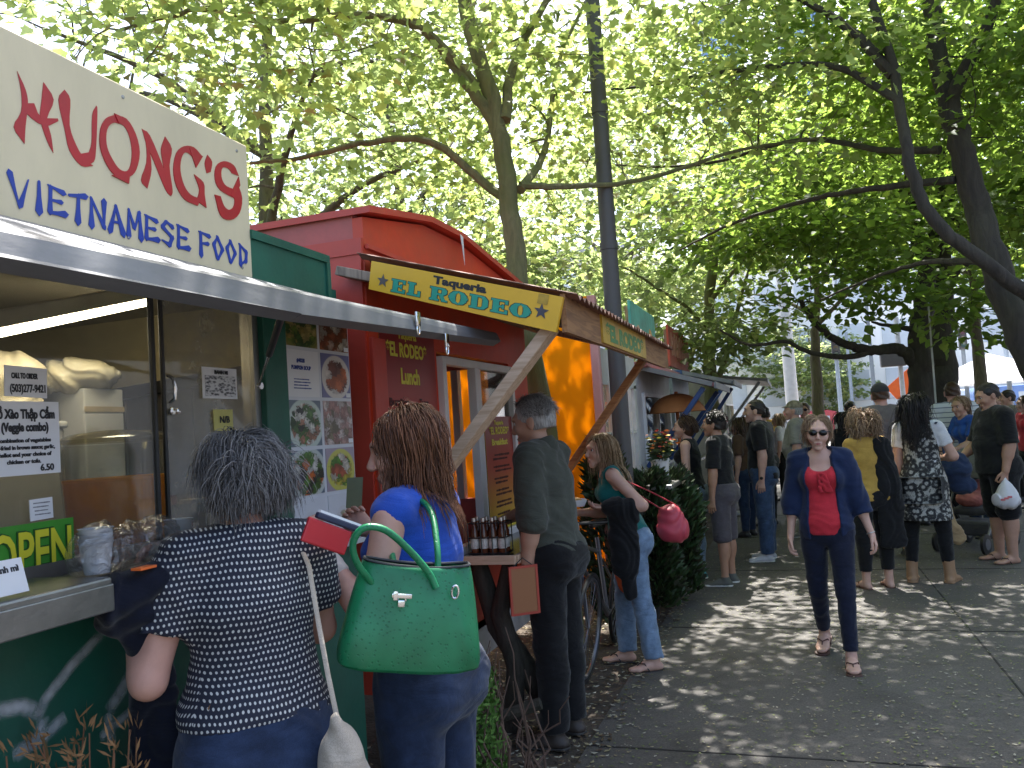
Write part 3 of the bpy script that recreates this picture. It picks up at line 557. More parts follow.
# ------------------------------------------------------------------ ground
def ground_mat():
    m, nt, b = newmat('pavement'); tc = N(nt, 'ShaderNodeTexCoord'); P = tc.outputs['Object']
    big = N(nt, 'ShaderNodeTexNoise', Scale=.55, Detail=8., Roughness=.65); lk(nt, P, big.inputs['Vector'])
    fine = N(nt, 'ShaderNodeTexNoise', Scale=90., Detail=4., Roughness=.8); lk(nt, P, fine.inputs['Vector'])
    vor = N(nt, 'ShaderNodeTexVoronoi', Scale=140.); lk(nt, P, vor.inputs['Vector'])
    r = ramp(nt, big.outputs[0], [(.3, (.07, .064, .06)), (.55, (.098, .091, .085)), (.75, (.13, .122, .115))])
    r2 = ramp(nt, fine.outputs[0], [(.3, (.62, .6, .58)), (.65, (1.25, 1.25, 1.25))])
    mx = N(nt, 'ShaderNodeMix', data_type='RGBA', blend_type='MULTIPLY'); mx.inputs[0].default_value = 1; lk(nt, r.outputs[0], mx.inputs[6]); lk(nt, r2.outputs[0], mx.inputs[7])
    r3 = ramp(nt, vor.outputs['Color'], [(.1, (.7, .7, .7)), (.9, (1.2, 1.18, 1.15))])
    mx2 = N(nt, 'ShaderNodeMix', data_type='RGBA', blend_type='MULTIPLY'); mx2.inputs[0].default_value = .8; lk(nt, mx.outputs[2], mx2.inputs[6]); lk(nt, r3.outputs[0], mx2.inputs[7])
    st = N(nt, 'ShaderNodeTexNoise', Scale=2.3, Detail=9., Roughness=.75, Distortion=.6); lk(nt, P, st.inputs['Vector'])
    r4 = ramp(nt, st.outputs[0], [(.52, (1, 1, 1)), (.7, (.55, .53, .5))])
    mx3 = N(nt, 'ShaderNodeMix', data_type='RGBA', blend_type='MULTIPLY'); mx3.inputs[0].default_value = .8; lk(nt, mx2.outputs[2], mx3.inputs[6]); lk(nt, r4.outputs[0], mx3.inputs[7])
    gm = N(nt, 'ShaderNodeTexVoronoi', Scale=3.4, Randomness=1.); lk(nt, P, gm.inputs['Vector']); rg_ = ramp(nt, gm.outputs['Distance'], [(.045, (.4, .39, .38)), (.065, (1, 1, 1))])
    dv_ = N(nt, 'ShaderNodeTexNoise', Scale=2., Detail=5.); lk(nt, P, dv_.inputs['Vector']); va = N(nt, 'ShaderNodeVectorMath', operation='MULTIPLY_ADD'); lk(nt, dv_.outputs['Color'], va.inputs[0]); va.inputs[1].default_value = (.8, .8, 0); lk(nt, P, va.inputs[2]); ck = N(nt, 'ShaderNodeTexVoronoi', feature='DISTANCE_TO_EDGE', Scale=.42); lk(nt, va.outputs[0], ck.inputs['Vector']); rc = ramp(nt, ck.outputs['Distance'], [(.002, (.35, .34, .33)), (.006, (1, 1, 1))])
    m4 = N(nt, 'ShaderNodeMix', data_type='RGBA', blend_type='MULTIPLY'); m4.inputs[0].default_value = .8; lk(nt, mx3.outputs[2], m4.inputs[6]); lk(nt, rg_.outputs[0], m4.inputs[7]); m5 = N(nt, 'ShaderNodeMix', data_type='RGBA', blend_type='MULTIPLY'); m5.inputs[0].default_value = .35; lk(nt, m4.outputs[2], m5.inputs[6]); lk(nt, rc.outputs[0], m5.inputs[7]); mx3 = m5
    lk(nt, mx3.outputs[2], b.inputs['Base Color']); b.inputs['Roughness'].default_value = .8
    bumpit(nt, b, fine.outputs[0], .35, .006); return m
def sheet_flat(name, x0, x1, y0, y1, z, m, n=1):
    mb = MB(); mb.sheet([[(x, y, z) for x in np.linspace(x0, x1, n+1)] for y in np.linspace(y0, y1, n+1)]); o = mb.build(name, m); o['kind'] = 'structure'
    if o.data.polygons[0].normal.z < 0: o.data.flip_normals()
    return o
soil = pm('soil', (.075, .058, .043), .95, .4, 3., .8, 40., dist=.02); asphalt = pm('asphalt', (.06, .06, .06), .9, .25, 2., .4, 200.); conc = pm('concrete', (.3, .29, .27), .85, .15, 2., .3, 90., dirt=.4)
sheet_flat('ground', -700, 700, -700, 700, -.03, soil)
sheet_flat('parking_lot', -40, -4.6, -20, 26, -.012, asphalt)
PAVE = ground_mat(); sheet_flat('pavement', -1.12, 6.3, -14, 30, 0, PAVE)
mb = MB(); nx, ny = 60, 160   # trodden earth between the carts and the paving
mb.sheet([[(x, y, -.008+(.012*math.sin(7*x+3*y)+.01*math.sin(17*x-11*y)) * (x < -1.2)-.004) for x in np.linspace(-4.6, -1.12, nx)] for y in np.linspace(-6, 30, ny)]); e = mb.build('earth_strip', soil, smooth=True); e['kind'] = 'structure'
mb = MB()
for y in np.arange(-3.2, 30, 2.45): mb.box((2.6, y, .0015), (7.4, .012, .003))
for x in (1.08, 3.5): mb.box((x, 8, .0012), (.012, 44, .0028))
g = mb.build('pavement_joint', pm('joint', (.022, .02, .018), .95, .3)); g['kind'] = 'structure'
mb = MB(); mb.box((6.38, 8, .03), (.16, 44, .18), bev=.02); k_ = mb.build('kerb', conc); k_['kind'] = 'structure'
sheet_flat('side_road', 6.46, 16, -30, 30, -.01, asphalt); sheet_flat('cross_street', -160, 160, 30.2, 47, -.006, pm('street', (.3, .3, .29), .85, .12, 1.))
mb = MB(); mb.box((0, 30.1, .03), (300, .18, .16), bev=.02); mb.box((0, 47.1, .03), (300, .18, .16), bev=.02); k_ = mb.build('street_kerb', conc); k_['kind'] = 'structure'
mb = MB()
for i in range(9): mb.box((-3+i*.95, 32.6, -.002), (.5, 2.6, .003))
for y in (38.4, 38.7): mb.box((0, y, -.002), (300, .1, .003))
o = mb.build('road_marking', pm('road_paint', (.75, .74, .7), .6, .15)); o['kind'] = 'structure'
sheet_flat('far_pavement', -160, 160, 47.2, 53, .1, conc)
# litter of seed wings and small leaves on the paving
def litter(name, n, x0, x1, y0, y1, cols, s0, s1, seed, pw=1.):
    r = np.random.default_rng(seed); V = []; Fs = []; mi = []
    for i in range(n):
        x = r.uniform(x0, x1); y = y0+(y1-y0)*r.random()**pw; s = r.uniform(s0, s1); a = r.uniform(0, 6.28); t = r.uniform(-.35, .35, 2)
        c, sn = math.cos(a), math.sin(a); q = [(-1, 0), (-.2, .45), (1, .1), (.1, -.4)]; b = len(V)
        for u, v in q: V.append((x+s*(u*c-v*sn), y+s*(u*sn+v*c), .004+abs(u*t[0]+v*t[1])*s+.002))
        Fs.append((b, b+1, b+2, b+3)); mi.append(r.integers(len(cols)))
    o = link_mesh(name, V, Fs, cols, mi=mi); o['kind'] = 'stuff'; return o
LC = [pm('litter_green', (.13, .16, .045), .8, .3), pm('litter_straw', (.26, .22, .12), .8, .3), pm('litter_brown', (.1, .065, .035), .9, .3), pm('litter_pale', (.33, .31, .24), .8, .3)]
litter('fallen_leaf_litter', 26000, -1.1, 4.6, 2.2, 13, [LC[0], LC[0], LC[1], LC[3]], .005, .015, 5, 1.5)
litter('dry_leaf_litter', 5000, -2.3, -1.0, 2.4, 9, [LC[2], LC[1], LC[3], LC[2]], .008, .026, 6)
# ------------------------------------------------------------------ shared surfaces
GREEN = pm('green_paint', (.01, .1, .068), .45, .18, 2.5, .12, 30., dirt=.25); GREEN2 = pm('green_trim', (.01, .1, .065), .45, .2, 4., .1, 40., dirt=.25)
RED = pm('red_paint', (.66, .055, .014), .5, .14, 2.2, .15, 30., dirt=.38); REDT = pm('red_trim', (.56, .06, .035), .45, .12, 3., .1, 30., dirt=.2); REDW = pm('red_weathered_lit', (.56, .12, .1), .6, .15, 2., .2, 20., dirt=.55)  # end walls: paler red paints in the brighter light there; the dirt is grime
STEEL = pm('steel', (.5, .5, .5), .32, .12, 5., .05, 80., metal=1., dirt=.2); STEELD = pm('steel_dull', (.36, .35, .34), .45, .15, 4., .08, 60., metal=.9, dirt=.2, stretch=(1, 1, .15)); ALU = pm('aluminium', (.24, .245, .265), .55, .25, 3., .1, 40., metal=.6, dirt=.45, stretch=(1, .3, 1))
WHITEF = pm('white_frame', (.72, .7, .7), .45, .06, 5., dirt=.12); CREAM = pm('sign_cream', (.72, .62, .41), .5, .07, 2.5, .05, 20., dirt=.22, stretch=(1, 1, .35)); PAPER = pm('paper', (.78, .78, .8), .7, .04, 6.); INK = pm('ink', (.02, .02, .025), .6, .1); INKB = pm('ink_blue', (.02, .05, .25), .6, .1)
BLACK = pm('black_plastic', (.015, .015, .016), .4, .15); YEL = pm('sign_yellow', (.75, .43, .02), .42, .08, 3., .05, 30., dirt=.14); DARK = pm('interior_dark', (.03, .028, .027), .8, .2)
WOODP = wood('wood_pine', (.56, .4, .28), (.4, .26, .16), axis=0); WOODB = wood('wood_brown', (.3, .15, .06), (.16, .07, .03), axis=1); WOODG = wood('wood_grey', (.3, .22, .16), (.14, .1, .07), axis=2)
GLASS = glass('window_glass', (.92, .93, .9), .06); GLASSC = glass('clear_glass', (.93, .95, .93), .05)
def quadX(x, y0, y1, z0, z1): return [(x, y0, z0), (x, y1, z0), (x, y1, z1), (x, y0, z1)]
def slabX(name, x0, x1, y0, y1, z0, z1, m, parent=None, bev=.004, **k): return box(name, ((x0+x1)/2, (y0+y1)/2, (z0+z1)/2), (abs(x1-x0), abs(y1-y0), abs(z1-z0)), m, parent, bev, **k)
def card(name, x, y0, y1, z0, z1, m, parent=None, t=.003, tilt=0.):
    """flat sheet facing the street with its picture mapped 0..1"""
    V = [(x+t, y0, z0), (x+t, y1, z0), (x+t, y1, z1), (x+t, y0, z1), (x, y0, z0), (x, y1, z0), (x, y1, z1), (x, y0, z1)]
    if tilt: cy_, cz_ = (y0+y1)/2, (z0+z1)/2; V = [(a, cy_+(b-cy_)*math.cos(tilt)-(c-cz_)*math.sin(tilt), cz_+(b-cy_)*math.sin(tilt)+(c-cz_)*math.cos(tilt)) for a, b, c in V]
    Fs = [(0, 1, 2, 3), (5, 4, 7, 6), (0, 4, 5, 1), (1, 5, 6, 2), (2, 6, 7, 3), (3, 7, 4, 0)]
    uv = [(0, 0), (1, 0), (1, 1), (0, 1)]*2+[(.01, .01)]*16
    return link_mesh(name, V, Fs, m, parent, uv=uv, origin=(x, (y0+y1)/2, (z0+z1)/2) if parent is None else None)
def line_block(parent, x, y0, y1, ztop, dz, rows, m, h=.006, seed=0, name='printed_line', jag=.25):
    """rows of small print too small to read: broken dark strokes"""
    r = np.random.default_rng(seed); mb = MB()
    for i in range(rows):
        y = y0+(y1-y0)*r.uniform(0, jag*.4); e = y1-(y1-y0)*r.uniform(0, jag)
        while y < e:
            wd = r.uniform(.3, 1.2)*(y1-y0)*.14; mb.box((x, y+wd/2, ztop-i*dz), (.0012, wd*.85, h*r.uniform(.7, 1.1))); y += wd
    return mb.build(name, m, parent)
# ------------------------------------------------------------------ first cart: Vietnamese food
XW = -1.7
cart = thing('food_cart', 'dark green Vietnamese food cart with steel counter and glass serving windows, nearest on the left', 'food cart', (XW, 1., 0))
mb = MB()   # wall under the counter and to the right of the window
mb.box((XW-.03, .55, .82), (.06, 4.8, 1.0)); mb.box((XW-.03, 2.655, 1.76), (.06, .59, .88)); mb.box((-2.85, 2.92, 1.3), (2.24, .06, 1.9)); mb.box((-2.85, -1.8, 1.3), (2.24, .06, 1.9)); mb.box((XW-.03, -1.2, 1.8), (.06, 1.2, .9))
mb.build('wall', GREEN, cart)
mb = MB()
for y in (.1, 1.32, 2.5): mb.box((XW+.002, y, .83), (.006, .03, .96))
mb.box((XW+.002, .55, .36), (.008, 4.7, .05)); mb.build('panel_strip', GREEN2, cart)
slabX('trim_panel', XW+.002, XW+.03, 2.36, 2.49, 1.37, 2.14, GREEN2, cart); mb = MB(); mb.box((XW-.03, 2.6, 2.27), (.06, .5, .2), bev=.004); mb.box((XW+.003, 2.6, 2.355), (.012, .5, .03)); mb.box((XW+.003, 2.84, 2.25), (.012, .025, .18)); mb.build('roof_trim', GREEN2, cart)
mb = MB(); mb.box((-2.85, .55, .36), (2.2, 4.6, .1)); mb.build('chassis', DARK, cart)
mb = MB(); mb.box((-2.95, .55, 2.3), (2.3, 4.84, .07)); mb.build('roof', GREEN2, cart)
for y in (-.6, 1.9):
    mb = MB(); mb.lathe((-2., y, .3), [(0, -.09), (.2, -.09), (.29, -.05), (.3, 0), (.29, .05), (.2, .09), (0, .09)], 24, XA); mb.build('wheel', BLACK, cart, True)
INT = pm('interior_wall', (.42, .39, .33), .6, .1, 2., dirt=.25); INTY = pm('interior_band', (.5, .44, .27), .6, .08, 3., dirt=.15)
mb = MB(); mb.box((-3.9, .55, 1.5), (.05, 4.7, 1.6)); mb.box((-2.8, 2.87, 2.06), (2.1, .02, .4), mi=1); mb.box((-2.8, .55, 2.24), (2.15, 4.7, .03)); mb.build('interior_wall', [INT, INTY], cart)
mb = MB(); mb.box((-2.5, 2.83, 1.42), (1.5, .05, .96), bev=.01)
for x in (-2.0, -2.35, -2.7): mb.box((x, 2.8, 1.42), (.01, .012, .95))
mb.build('steel_panel', STEELD, cart); mb = MB(); mb.beam((-3.2, 2.78, 1.86), (-1.78, 2.78, 1.95), .05, .05); mb.build('shelf_rail', pm('rail_dark', (.05, .05, .05), .4, .1, metal=.5), cart)
mb = MB(); mb.box((-2.3, .9, .93), (1.1, 3.2, .05)); mb.build('floor', INT, cart)
mb = MB(); mb.box((-2.2, 1.2, 1.27), (.55, 3., .05)); mb.build('work_bench', STEEL, cart)
# serving windows
fr = MB()
fr.box((XW-.02, .9, 1.365), (.05, 2.9, .035)); fr.box((XW-.02, .9, 2.155), (.05, 2.9, .04)); fr.box((XW-.02, 2.345, 1.76), (.05, .03, .8))
f = fr.build('window_frame', STEELD, cart)
w1 = slabX('window_pane', XW-.025, XW-.019, .0, 1.9, 1.38, 2.14, GLASS, f, 0); slabX('pane_edge', XW-.03, XW-.012, 1.888, 1.9, 1.38, 2.14, pm('dark_rubber', (.03, .03, .03), .5), w1)
w2 = slabX('sliding_door', XW-.012, XW-.006, 1.915, 2.335, 1.38, 2.14, glass('door_glass', (.7, .69, .62), .28), f, 0); slabX('pane_edge', XW-.016, XW-.002, 1.915, 1.925, 1.38, 2.14, _M['dark_rubber'], w2)
mb = MB(); mb.tube([(XW, 1.93, 1.85), (XW+.018, 1.93, 1.84), (XW+.024, 1.932, 1.81), (XW+.018, 1.934, 1.78), (XW, 1.934, 1.77)], .005, 8); mb.lathe((XW, 1.937, 1.745), [(.0, 0), (.011, 0), (.011, .008), (0, .01)], 12, XA); mb.lathe((XW, 1.96, 1.745), [(.0, 0), (.008, 0), (.008, .008), (0, .01)], 12, XA); mb.build('handle', pm('chrome', (.7, .7, .7), .15, .05, metal=1.), w2, True)
# counter shelf
mb = MB(); mb.box((-1.565, .55, 1.345), (.23, 1.8, .03), bev=.006); mb.box((-1.452, .55, 1.315), (.012, 1.8, .06), bev=.003); mb.box((-1.61, 1.95, 1.34), (.14, 1.0, .022), bev=.005); mb.box((-1.542, 1.95, 1.318), (.01, 1., .05), bev=.003)
c_ = mb.build('counter', pm('counter_steel', (.24, .24, .235), .35, .2, 4., .08, 60., metal=.85, dirt=.3), cart); mb = MB(); mb.prism([(-1.68, 1.14, 1.31), (-1.47, 1.14, 1.31), (-1.66, 1.14, 1.04)], YA, .02); mb.build('bracket', STEELD, c_); mb = MB(); mb.box((-1.655, 1.15, 1.17), (.05, .09, .3)); mb.build('bracket', STEELD, c_)
# raised hatch
hin = lambda y: (XW+.01, y, 2.175); HX, HZ0, HZ1 = -1.2, 1.97, 2.022
mb = MB(); yA, yB = -.9, 2.95
hz = lambda y: HZ0+(HZ1-HZ0)*(y-.98)/(3.4-.98)
mb.add([hin(yA), hin(yB), (HX, yB, hz(yB)+.005), (HX, yA, hz(yA)+.005), (XW+.01, yA, 2.2), (XW+.01, yB, 2.2), (HX, yB, hz(yB)+.02), (HX, yA, hz(yA)+.02)], [(0, 1, 2, 3), (7, 6, 5, 4), (0, 4, 5, 1), (1, 5, 6, 2), (2, 6, 7, 3), (3, 7, 4, 0)])
ha = mb.build('hatch', ALU, cart)
mb = MB()
for a, b, t0, t1 in ((yA, 1.84, .012, .03), (1.84, 3.4, .03, .018)):
    za, zb = hz(a), hz(b); mb.add([(HX+.004, a, za+.032), (HX+.004, b, zb+.032), (HX+.016, b, zb+.036-2*t1), (HX+.016, a, za+.034-2*t0), (HX-.02, b, zb+.03-2*t1-.012), (HX-.02, a, za+.03-2*t0-.012), (HX-.002, a, za+.04), (HX-.002, b, zb+.04)], [(0, 1, 2, 3), (3, 2, 4, 5), (0, 6, 7, 1), (1, 7, 4, 2), (6, 0, 3, 5), (6, 5, 4, 7)])
mb.build('hatch_lip', ALU, ha)
for px, py in ((418, 322), (447, 343)):
    q = at(px, py, X=HX+.02); mb = MB(); mb.box(q+[0, 0, .01], (.008, .03, .05), bev=.002); mb.tube([q+[0, .01*math.cos(t), -.025+.018*math.sin(t)] for t in np.linspace(0, 6.2, 12)], .0035, 6); mb.build('hasp', _M['chrome'], ha, True)
s0, s1 = at(283, 312, X=-1.25), at(259, 386, X=-1.66); sm_ = s0+(s1-s0)*.52
mb = MB(); mb.tube([s0, sm_], .0105, 10); st_ = mb.build('gas_strut', BLACK, ha, True); mb = MB(); mb.tube([sm_, s1], .0045, 8); mb.lathe(s1, [(0, 0), (.012, 0), (.012, .01), (0, .01)], 10, XA); mb.build('strut_rod', _M['chrome'], st_, True)
# spray painted lines and dry tag
def spray(name, P, w0, m, parent, nx=np.array([1., 0, 0])):
    pts = [np.array(p) for p in P]; Q = []
    for i in range(len(pts)-1):
        for t in np.linspace(0, 1, 6, endpoint=i == len(pts)-2): Q.append(pts[i]*(1-t)+pts[i+1]*t)
    V, Fs, uv = [], [], []
    for i, q in enumerate(Q):
        d = nrm(Q[min(i+1, len(Q)-1)]-Q[max(i-1, 0)]); s = np.cross(nx, d)
        for j in range(5): V.append(q+s*w0*(j/4-.5)*2)
    k = len(Q)
    for i in range(k-1):
        for j in range(4): Fs.append((i*5+j, i*5+j+1, (i+1)*5+j+1, (i+1)*5+j)); uv += [(i/(k-1), j/4), (i/(k-1), (j+1)/4), ((i+1)/(k-1), (j+1)/4), ((i+1)/(k-1), j/4)]
    return link_mesh(name, V, Fs, m, parent, uv=uv)
def spray_mat(name, c, op):
    m, nt, b = newmat(name); b.inputs['Base Color'].default_value = (*c, 1); b.inputs['Roughness'].default_value = .7
    uv = N(nt, 'ShaderNodeUVMap'); sp_ = N(nt, 'ShaderNodeSeparateXYZ'); lk(nt, uv.outputs[0], sp_.inputs[0])
    def hump(o, pw):
        a = N(nt, 'ShaderNodeMath', operation='MULTIPLY'); a.inputs[1].default_value = math.pi; lk(nt, o, a.inputs[0]); s = N(nt, 'ShaderNodeMath', operation='SINE'); lk(nt, a.outputs[0], s.inputs[0]); p = N(nt, 'ShaderNodeMath', operation='POWER'); p.inputs[1].default_value = pw; lk(nt, s.outputs[0], p.inputs[0]); return p.outputs[0]
    tc = N(nt, 'ShaderNodeTexCoord'); n = N(nt, 'ShaderNodeTexNoise', Scale=30., Detail=6.); lk(nt, tc.outputs['Object'], n.inputs['Vector'])
    r = ramp(nt, n.outputs[0], [(.3, (.5,)*3), (.7, (1.1,)*3)])
    m1 = N(nt, 'ShaderNodeMath', operation='MULTIPLY'); lk(nt, hump(sp_.outputs[0], .35), m1.inputs[0]); lk(nt, hump(sp_.outputs[1], 1.6), m1.inputs[1])
    m2 = N(nt, 'ShaderNodeMath', operation='MULTIPLY'); lk(nt, m1.outputs[0], m2.inputs[0]); lk(nt, r.outputs[0], m2.inputs[1]); m3 = N(nt, 'ShaderNodeMath', operation='MULTIPLY'); m3.inputs[1].default_value = op; lk(nt, m2.outputs[0], m3.inputs[0]); lk(nt, m3.outputs[0], b.inputs['Alpha']); return m
SPW = spray_mat('spray_white', (.6, .63, .68), .75); SPB = spray_mat('spray_black', (.012, .012, .012), 1.4)
XG = XW+.004
px = lambda L, X=XG: [at(a, b, X=X) for a, b in L]
for L_, w_ in (([(103, 632), (72, 665), (45, 700), (38, 718)], .02), ([(-8, 712), (22, 706), (44, 714)], .024), ([(44, 716), (40, 735), (15, 757)], .022), ([(150, 650), (128, 680), (108, 712)], .026), ([(66, 716), (42, 738), (12, 755)], .022), ([(138, 706), (118, 722), (100, 738)], .018), ([(108, 712), (112, 745)], .02)): spray('graffiti', px(L_), w_, SPW, cart)
for L_ in ([(322, 598), (330, 575), (334, 568)], [(334, 568), (336, 585), (336, 600)], [(326, 588), (340, 582)], [(336, 575), (344, 572), (346, 590), (338, 598)], [(330, 604), (345, 596), (340, 588)], [(345, 600), (338, 572)]): spray('graffiti', px(L_), .009, SPB, cart)
# ceiling lamp inside
a, b = at(150, 297, X=-2.15), at(-30, 333, X=-2.15); lampc = thing('strip_light', 'lit fluorescent strip light under the ceiling of the green cart', 'lamp', (a+b)/2)
mb = MB(); mb.beam(a+[0, 0, .025], b+[0, 0, .025], .1, .05, bev=.006); mb.build('housing', pm('lamp_housing', (.5, .48, .44), .5), lampc); d_ = nrm(b-a)
for s in (-.02, .022): mb = MB(); mb.tube([a+d_*.04+[s, 0, -.016], b+[s, 0, -.016]], .013, 10); mb.build('tube', emit('lamp_glow', (1., .88, .64), 6.), lampc, True)
# ------------------------------------------------------------------ its roof sign with brush lettering
sign = thing('roof_sign', 'big cream roof sign with red and blue brush lettering above the green cart', 'sign', (XW, 1.2, 2.2))
mb = MB(); mb.box((XW-.012, .93, 2.43), (.024, 2.85, .47), bev=.004); mb.build('board', CREAM, sign)
for y in (-.2, .6, 1.25, 1.8, 2.3):
    for z in (2.23, 2.63): mb = MB(); mb.lathe((XW, y, z), [(0, 0), (.006, 0), (.005, .002), (0, .0025)], 10, XA); mb.build('screw', STEELD, sign, True)
for y in (-.2, 1.0, 2.2): mb = MB(); mb.beam((XW-.05, y, 2.25), (XW-.05, y, 2.6), .04, .04); mb.build('post', WOODG, sign)
LR = pm('letter_red', (.44, .006, .014), .4, .12, 10.); LB = pm('letter_blue', (.008, .04, .34), .4, .12, 10.)
ZK = 768/260.
def rounded(P):
    """brush outline: blunt corners become curves, the sharp tips stay"""
    P = [np.array(p, float) for p in P]; n = len(P); out = []
    if n < 5: return P
    sharp = [nrm(P[i]-P[i-1])@nrm(P[(i+1) % n]-P[i]) < .45 for i in range(n)]
    for i in range(n):
        a, b, c, d = P[i-1], P[i], P[(i+1) % n], P[(i+2) % n]
        if sharp[i]: a = 2*b-c
        if sharp[(i+1) % n]: d = 2*c-b
        for t in (0, .33, .66): out.append(.5*((2*b)+(-a+c)*t+(2*a-5*b+4*c-d)*t*t+(-a+3*b-3*c+d)*t**3))
    return out
def letter(name, polys, m, parent, zk=ZK, X=XW):
    mb = MB()
    for k, P in enumerate(polys):
        P = rounded(P)
        Q = [at(a/zk, b/zk, X=X+.0005) for a, b in P]; mb.prism(Q, XA, .0012+.00006*k)
    return mb.build(name, m, parent)
def crom(P):
    P = [np.array(p, float) for p in P]; Q = [2*P[0]-P[1]]+P+[2*P[-1]-P[-2]]; o = []
    for i in range(1, len(Q)-2):
        a, b, c, d = Q[i-1:i+3]
        for t in (0, .34, .67): o.append(.5*((2*b)+(-a+c)*t+(2*a-5*b+4*c-d)*t*t+(-a+3*b-3*c+d)*t**3))
    return o+[P[-1]]
def strip(out, inn):
    out, inn = crom(out), crom(inn)
    return [[out[i], out[i+1], inn[i+1], inn[i]] for i in range(len(out)-1)]
letter('letter', [[(50, 210), (75, 265), (82, 310), (75, 370), (72, 425), (40, 375), (62, 330), (62, 270)], [(80, 305), (100, 305), (120, 345), (170, 350), (172, 358), (130, 372), (78, 335)], [(128, 243), (158, 295), (138, 350), (150, 400), (157, 452), (138, 415), (118, 350), (122, 300)]], LR, sign)
letter('letter', [[(190, 265), (207, 295), (205, 370), (225, 430), (250, 470), (275, 490), (240, 490), (205, 445), (190, 380), (172, 295)], [(284, 312), (287, 330), (283, 440), (276, 478), (250, 488), (232, 455), (262, 450), (270, 420), (272, 340)]], LR, sign)
O1 = [(335, 340), (372, 350), (400, 395), (412, 450), (402, 500), (383, 522), (355, 525), (330, 510), (308, 475), (294, 430), (296, 380), (312, 350), (335, 340)]; O2 = [(338, 362), (365, 372), (382, 405), (389, 450), (384, 490), (372, 506), (352, 500), (335, 478), (318, 445), (312, 415), (314, 385), (324, 368), (338, 362)]
letter('letter', strip(O1, O2)+[[(336, 335), (372, 352), (350, 366)], [(328, 518), (382, 508), (379, 543)]], LR, sign)
letter('letter', [[(418, 380), (437, 402), (440, 430), (447, 500), (435, 557), (416, 532), (432, 480), (430, 420)], [(420, 382), (442, 400), (480, 490), (502, 555), (505, 580), (488, 560), (455, 480), (430, 420)], [(487, 403), (507, 440), (500, 490), (509, 560), (507, 577), (492, 545), (480, 480), (475, 440)]], LR, sign)
letter('letter', strip([(597, 462), (572, 435), (543, 432), (520, 452), (511, 500), (520, 550), (545, 590), (583, 608)], [(577, 492), (566, 462), (547, 450), (535, 468), (532, 505), (543, 548), (562, 575), (592, 588)])+[[(558, 437), (598, 462), (578, 496)], [(572, 515), (600, 540), (603, 575), (609, 614), (583, 592), (588, 560)]], LR, sign)
letter('apostrophe', [[(612, 457), (626, 478), (622, 508), (610, 512), (604, 482)]], LR, sign)
letter('letter', strip([(705, 520), (690, 488), (660, 476), (637, 492), (634, 530), (650, 562), (690, 585)], [(684, 512), (676, 500), (660, 494), (653, 505), (655, 530), (668, 550), (700, 562)])+strip([(700, 540), (714, 585), (706, 630), (680, 650), (650, 636), (633, 575)], [(682, 572), (692, 590), (688, 612), (674, 620), (660, 608), (650, 580)])+[[(704, 522), (708, 548), (688, 584), (680, 575)]], LR, sign)
# blue line: brush strokes in a unit box (x, y, half width) -> (x, y, half width)
BR = {'V': [(.02, 1, .11, .45, 0, .03), (.95, .95, .02, .5, .02, .1)], 'I': [(.5, 1, .05, .45, 0, .14)], 'E': [(.18, .95, .07, .12, .08, .1), (.05, .98, .03, .9, .86, .1), (.15, .5, .04, .75, .52, .08), (.1, .06, .05, .95, .14, .12)],
      'T': [(.02, .85, .05, .98, .98, .11), (.55, .95, .06, .48, 0, .13)], 'N': [(.12, .95, .04, .1, 0, .13), (.1, 1, .05, .88, .05, .09), (.9, 1, .12, .86, .0, .03)], 'A': [(.48, 1, .04, .05, 0, .12), (.45, .98, .06, .9, 0, .13), (.2, .36, .04, .75, .38, .07)],
      'M': [(.1, .9, .03, .08, 0, .12), (.12, 1, .05, .48, .35, .09), (.85, 1, .08, .5, .32, .04), (.86, .95, .05, .92, 0, .13)], 'S': [(.9, .82, .1, .4, .98, .05), (.42, .97, .08, .12, .72, .09), (.12, .72, .09, .85, .38, .08), (.85, .4, .09, .6, .05, .09), (.62, .06, .1, .05, .18, .03)],
      'F': [(.2, .95, .08, .18, 0, .12), (.05, .98, .03, .95, .9, .1), (.15, .5, .04, .8, .56, .09)], 'O': [(.5, 1, .04, .12, .6, .1), (.12, .62, .1, .4, .03, .08), (.45, .98, .08, .9, .5, .09), (.9, .5, .09, .45, 0, .05)], 'D': [(.2, .95, .06, .2, .05, .12), (.1, .98, .04, .8, .68, .1), (.8, .7, .09, .72, .25, .1), (.75, .3, .08, .1, .02, .04)]}
def brush_line(s, y0, y1, z0, z1, m, parent, X=XW):
    n = sum(.5 if c == ' ' else (.62 if c == 'I' else 1) for c in s); cw = (y1-y0)/n; y = y0
    for c in s:
        wd = cw*(.5 if c == ' ' else (.62 if c == 'I' else 1))
        if c != ' ':
            mb = MB()
            for k, (ax_, ay, aw, bx, by, bw) in enumerate(BR[c]):
                g2 = lambda u, v: np.array([0, y+wd*.84*u, z0+(z1-z0)*v]); A, B_ = g2(ax_, ay), g2(bx, by); d = nrm(B_-A); s_ = np.cross(XA, d); hh = (z1-z0)*.85
                mb.prism([np.array([X+.001, 0, 0])+q for q in (A-d*.02*hh+s_*aw*hh*1.3, A+s_*0-d*aw*hh*1.3, A-s_*aw*hh*1.2, (A+B_)/2-s_*(aw+bw)*.5*hh, B_-s_*bw*hh*1.3, B_+d*bw*hh*1.4, B_+s_*bw*hh*1.2, (A+B_)/2+s_*(aw+bw)*.5*hh)], XA, .0012+.0002*k)
            mb.build('letter', m, parent)
        y += wd
b0, b1 = at(9, 186, X=XW), at(250, 256, X=XW); brush_line('VIETNAMESE FOOD', b0[1], b1[1], 2.235, 2.31, LB, sign)
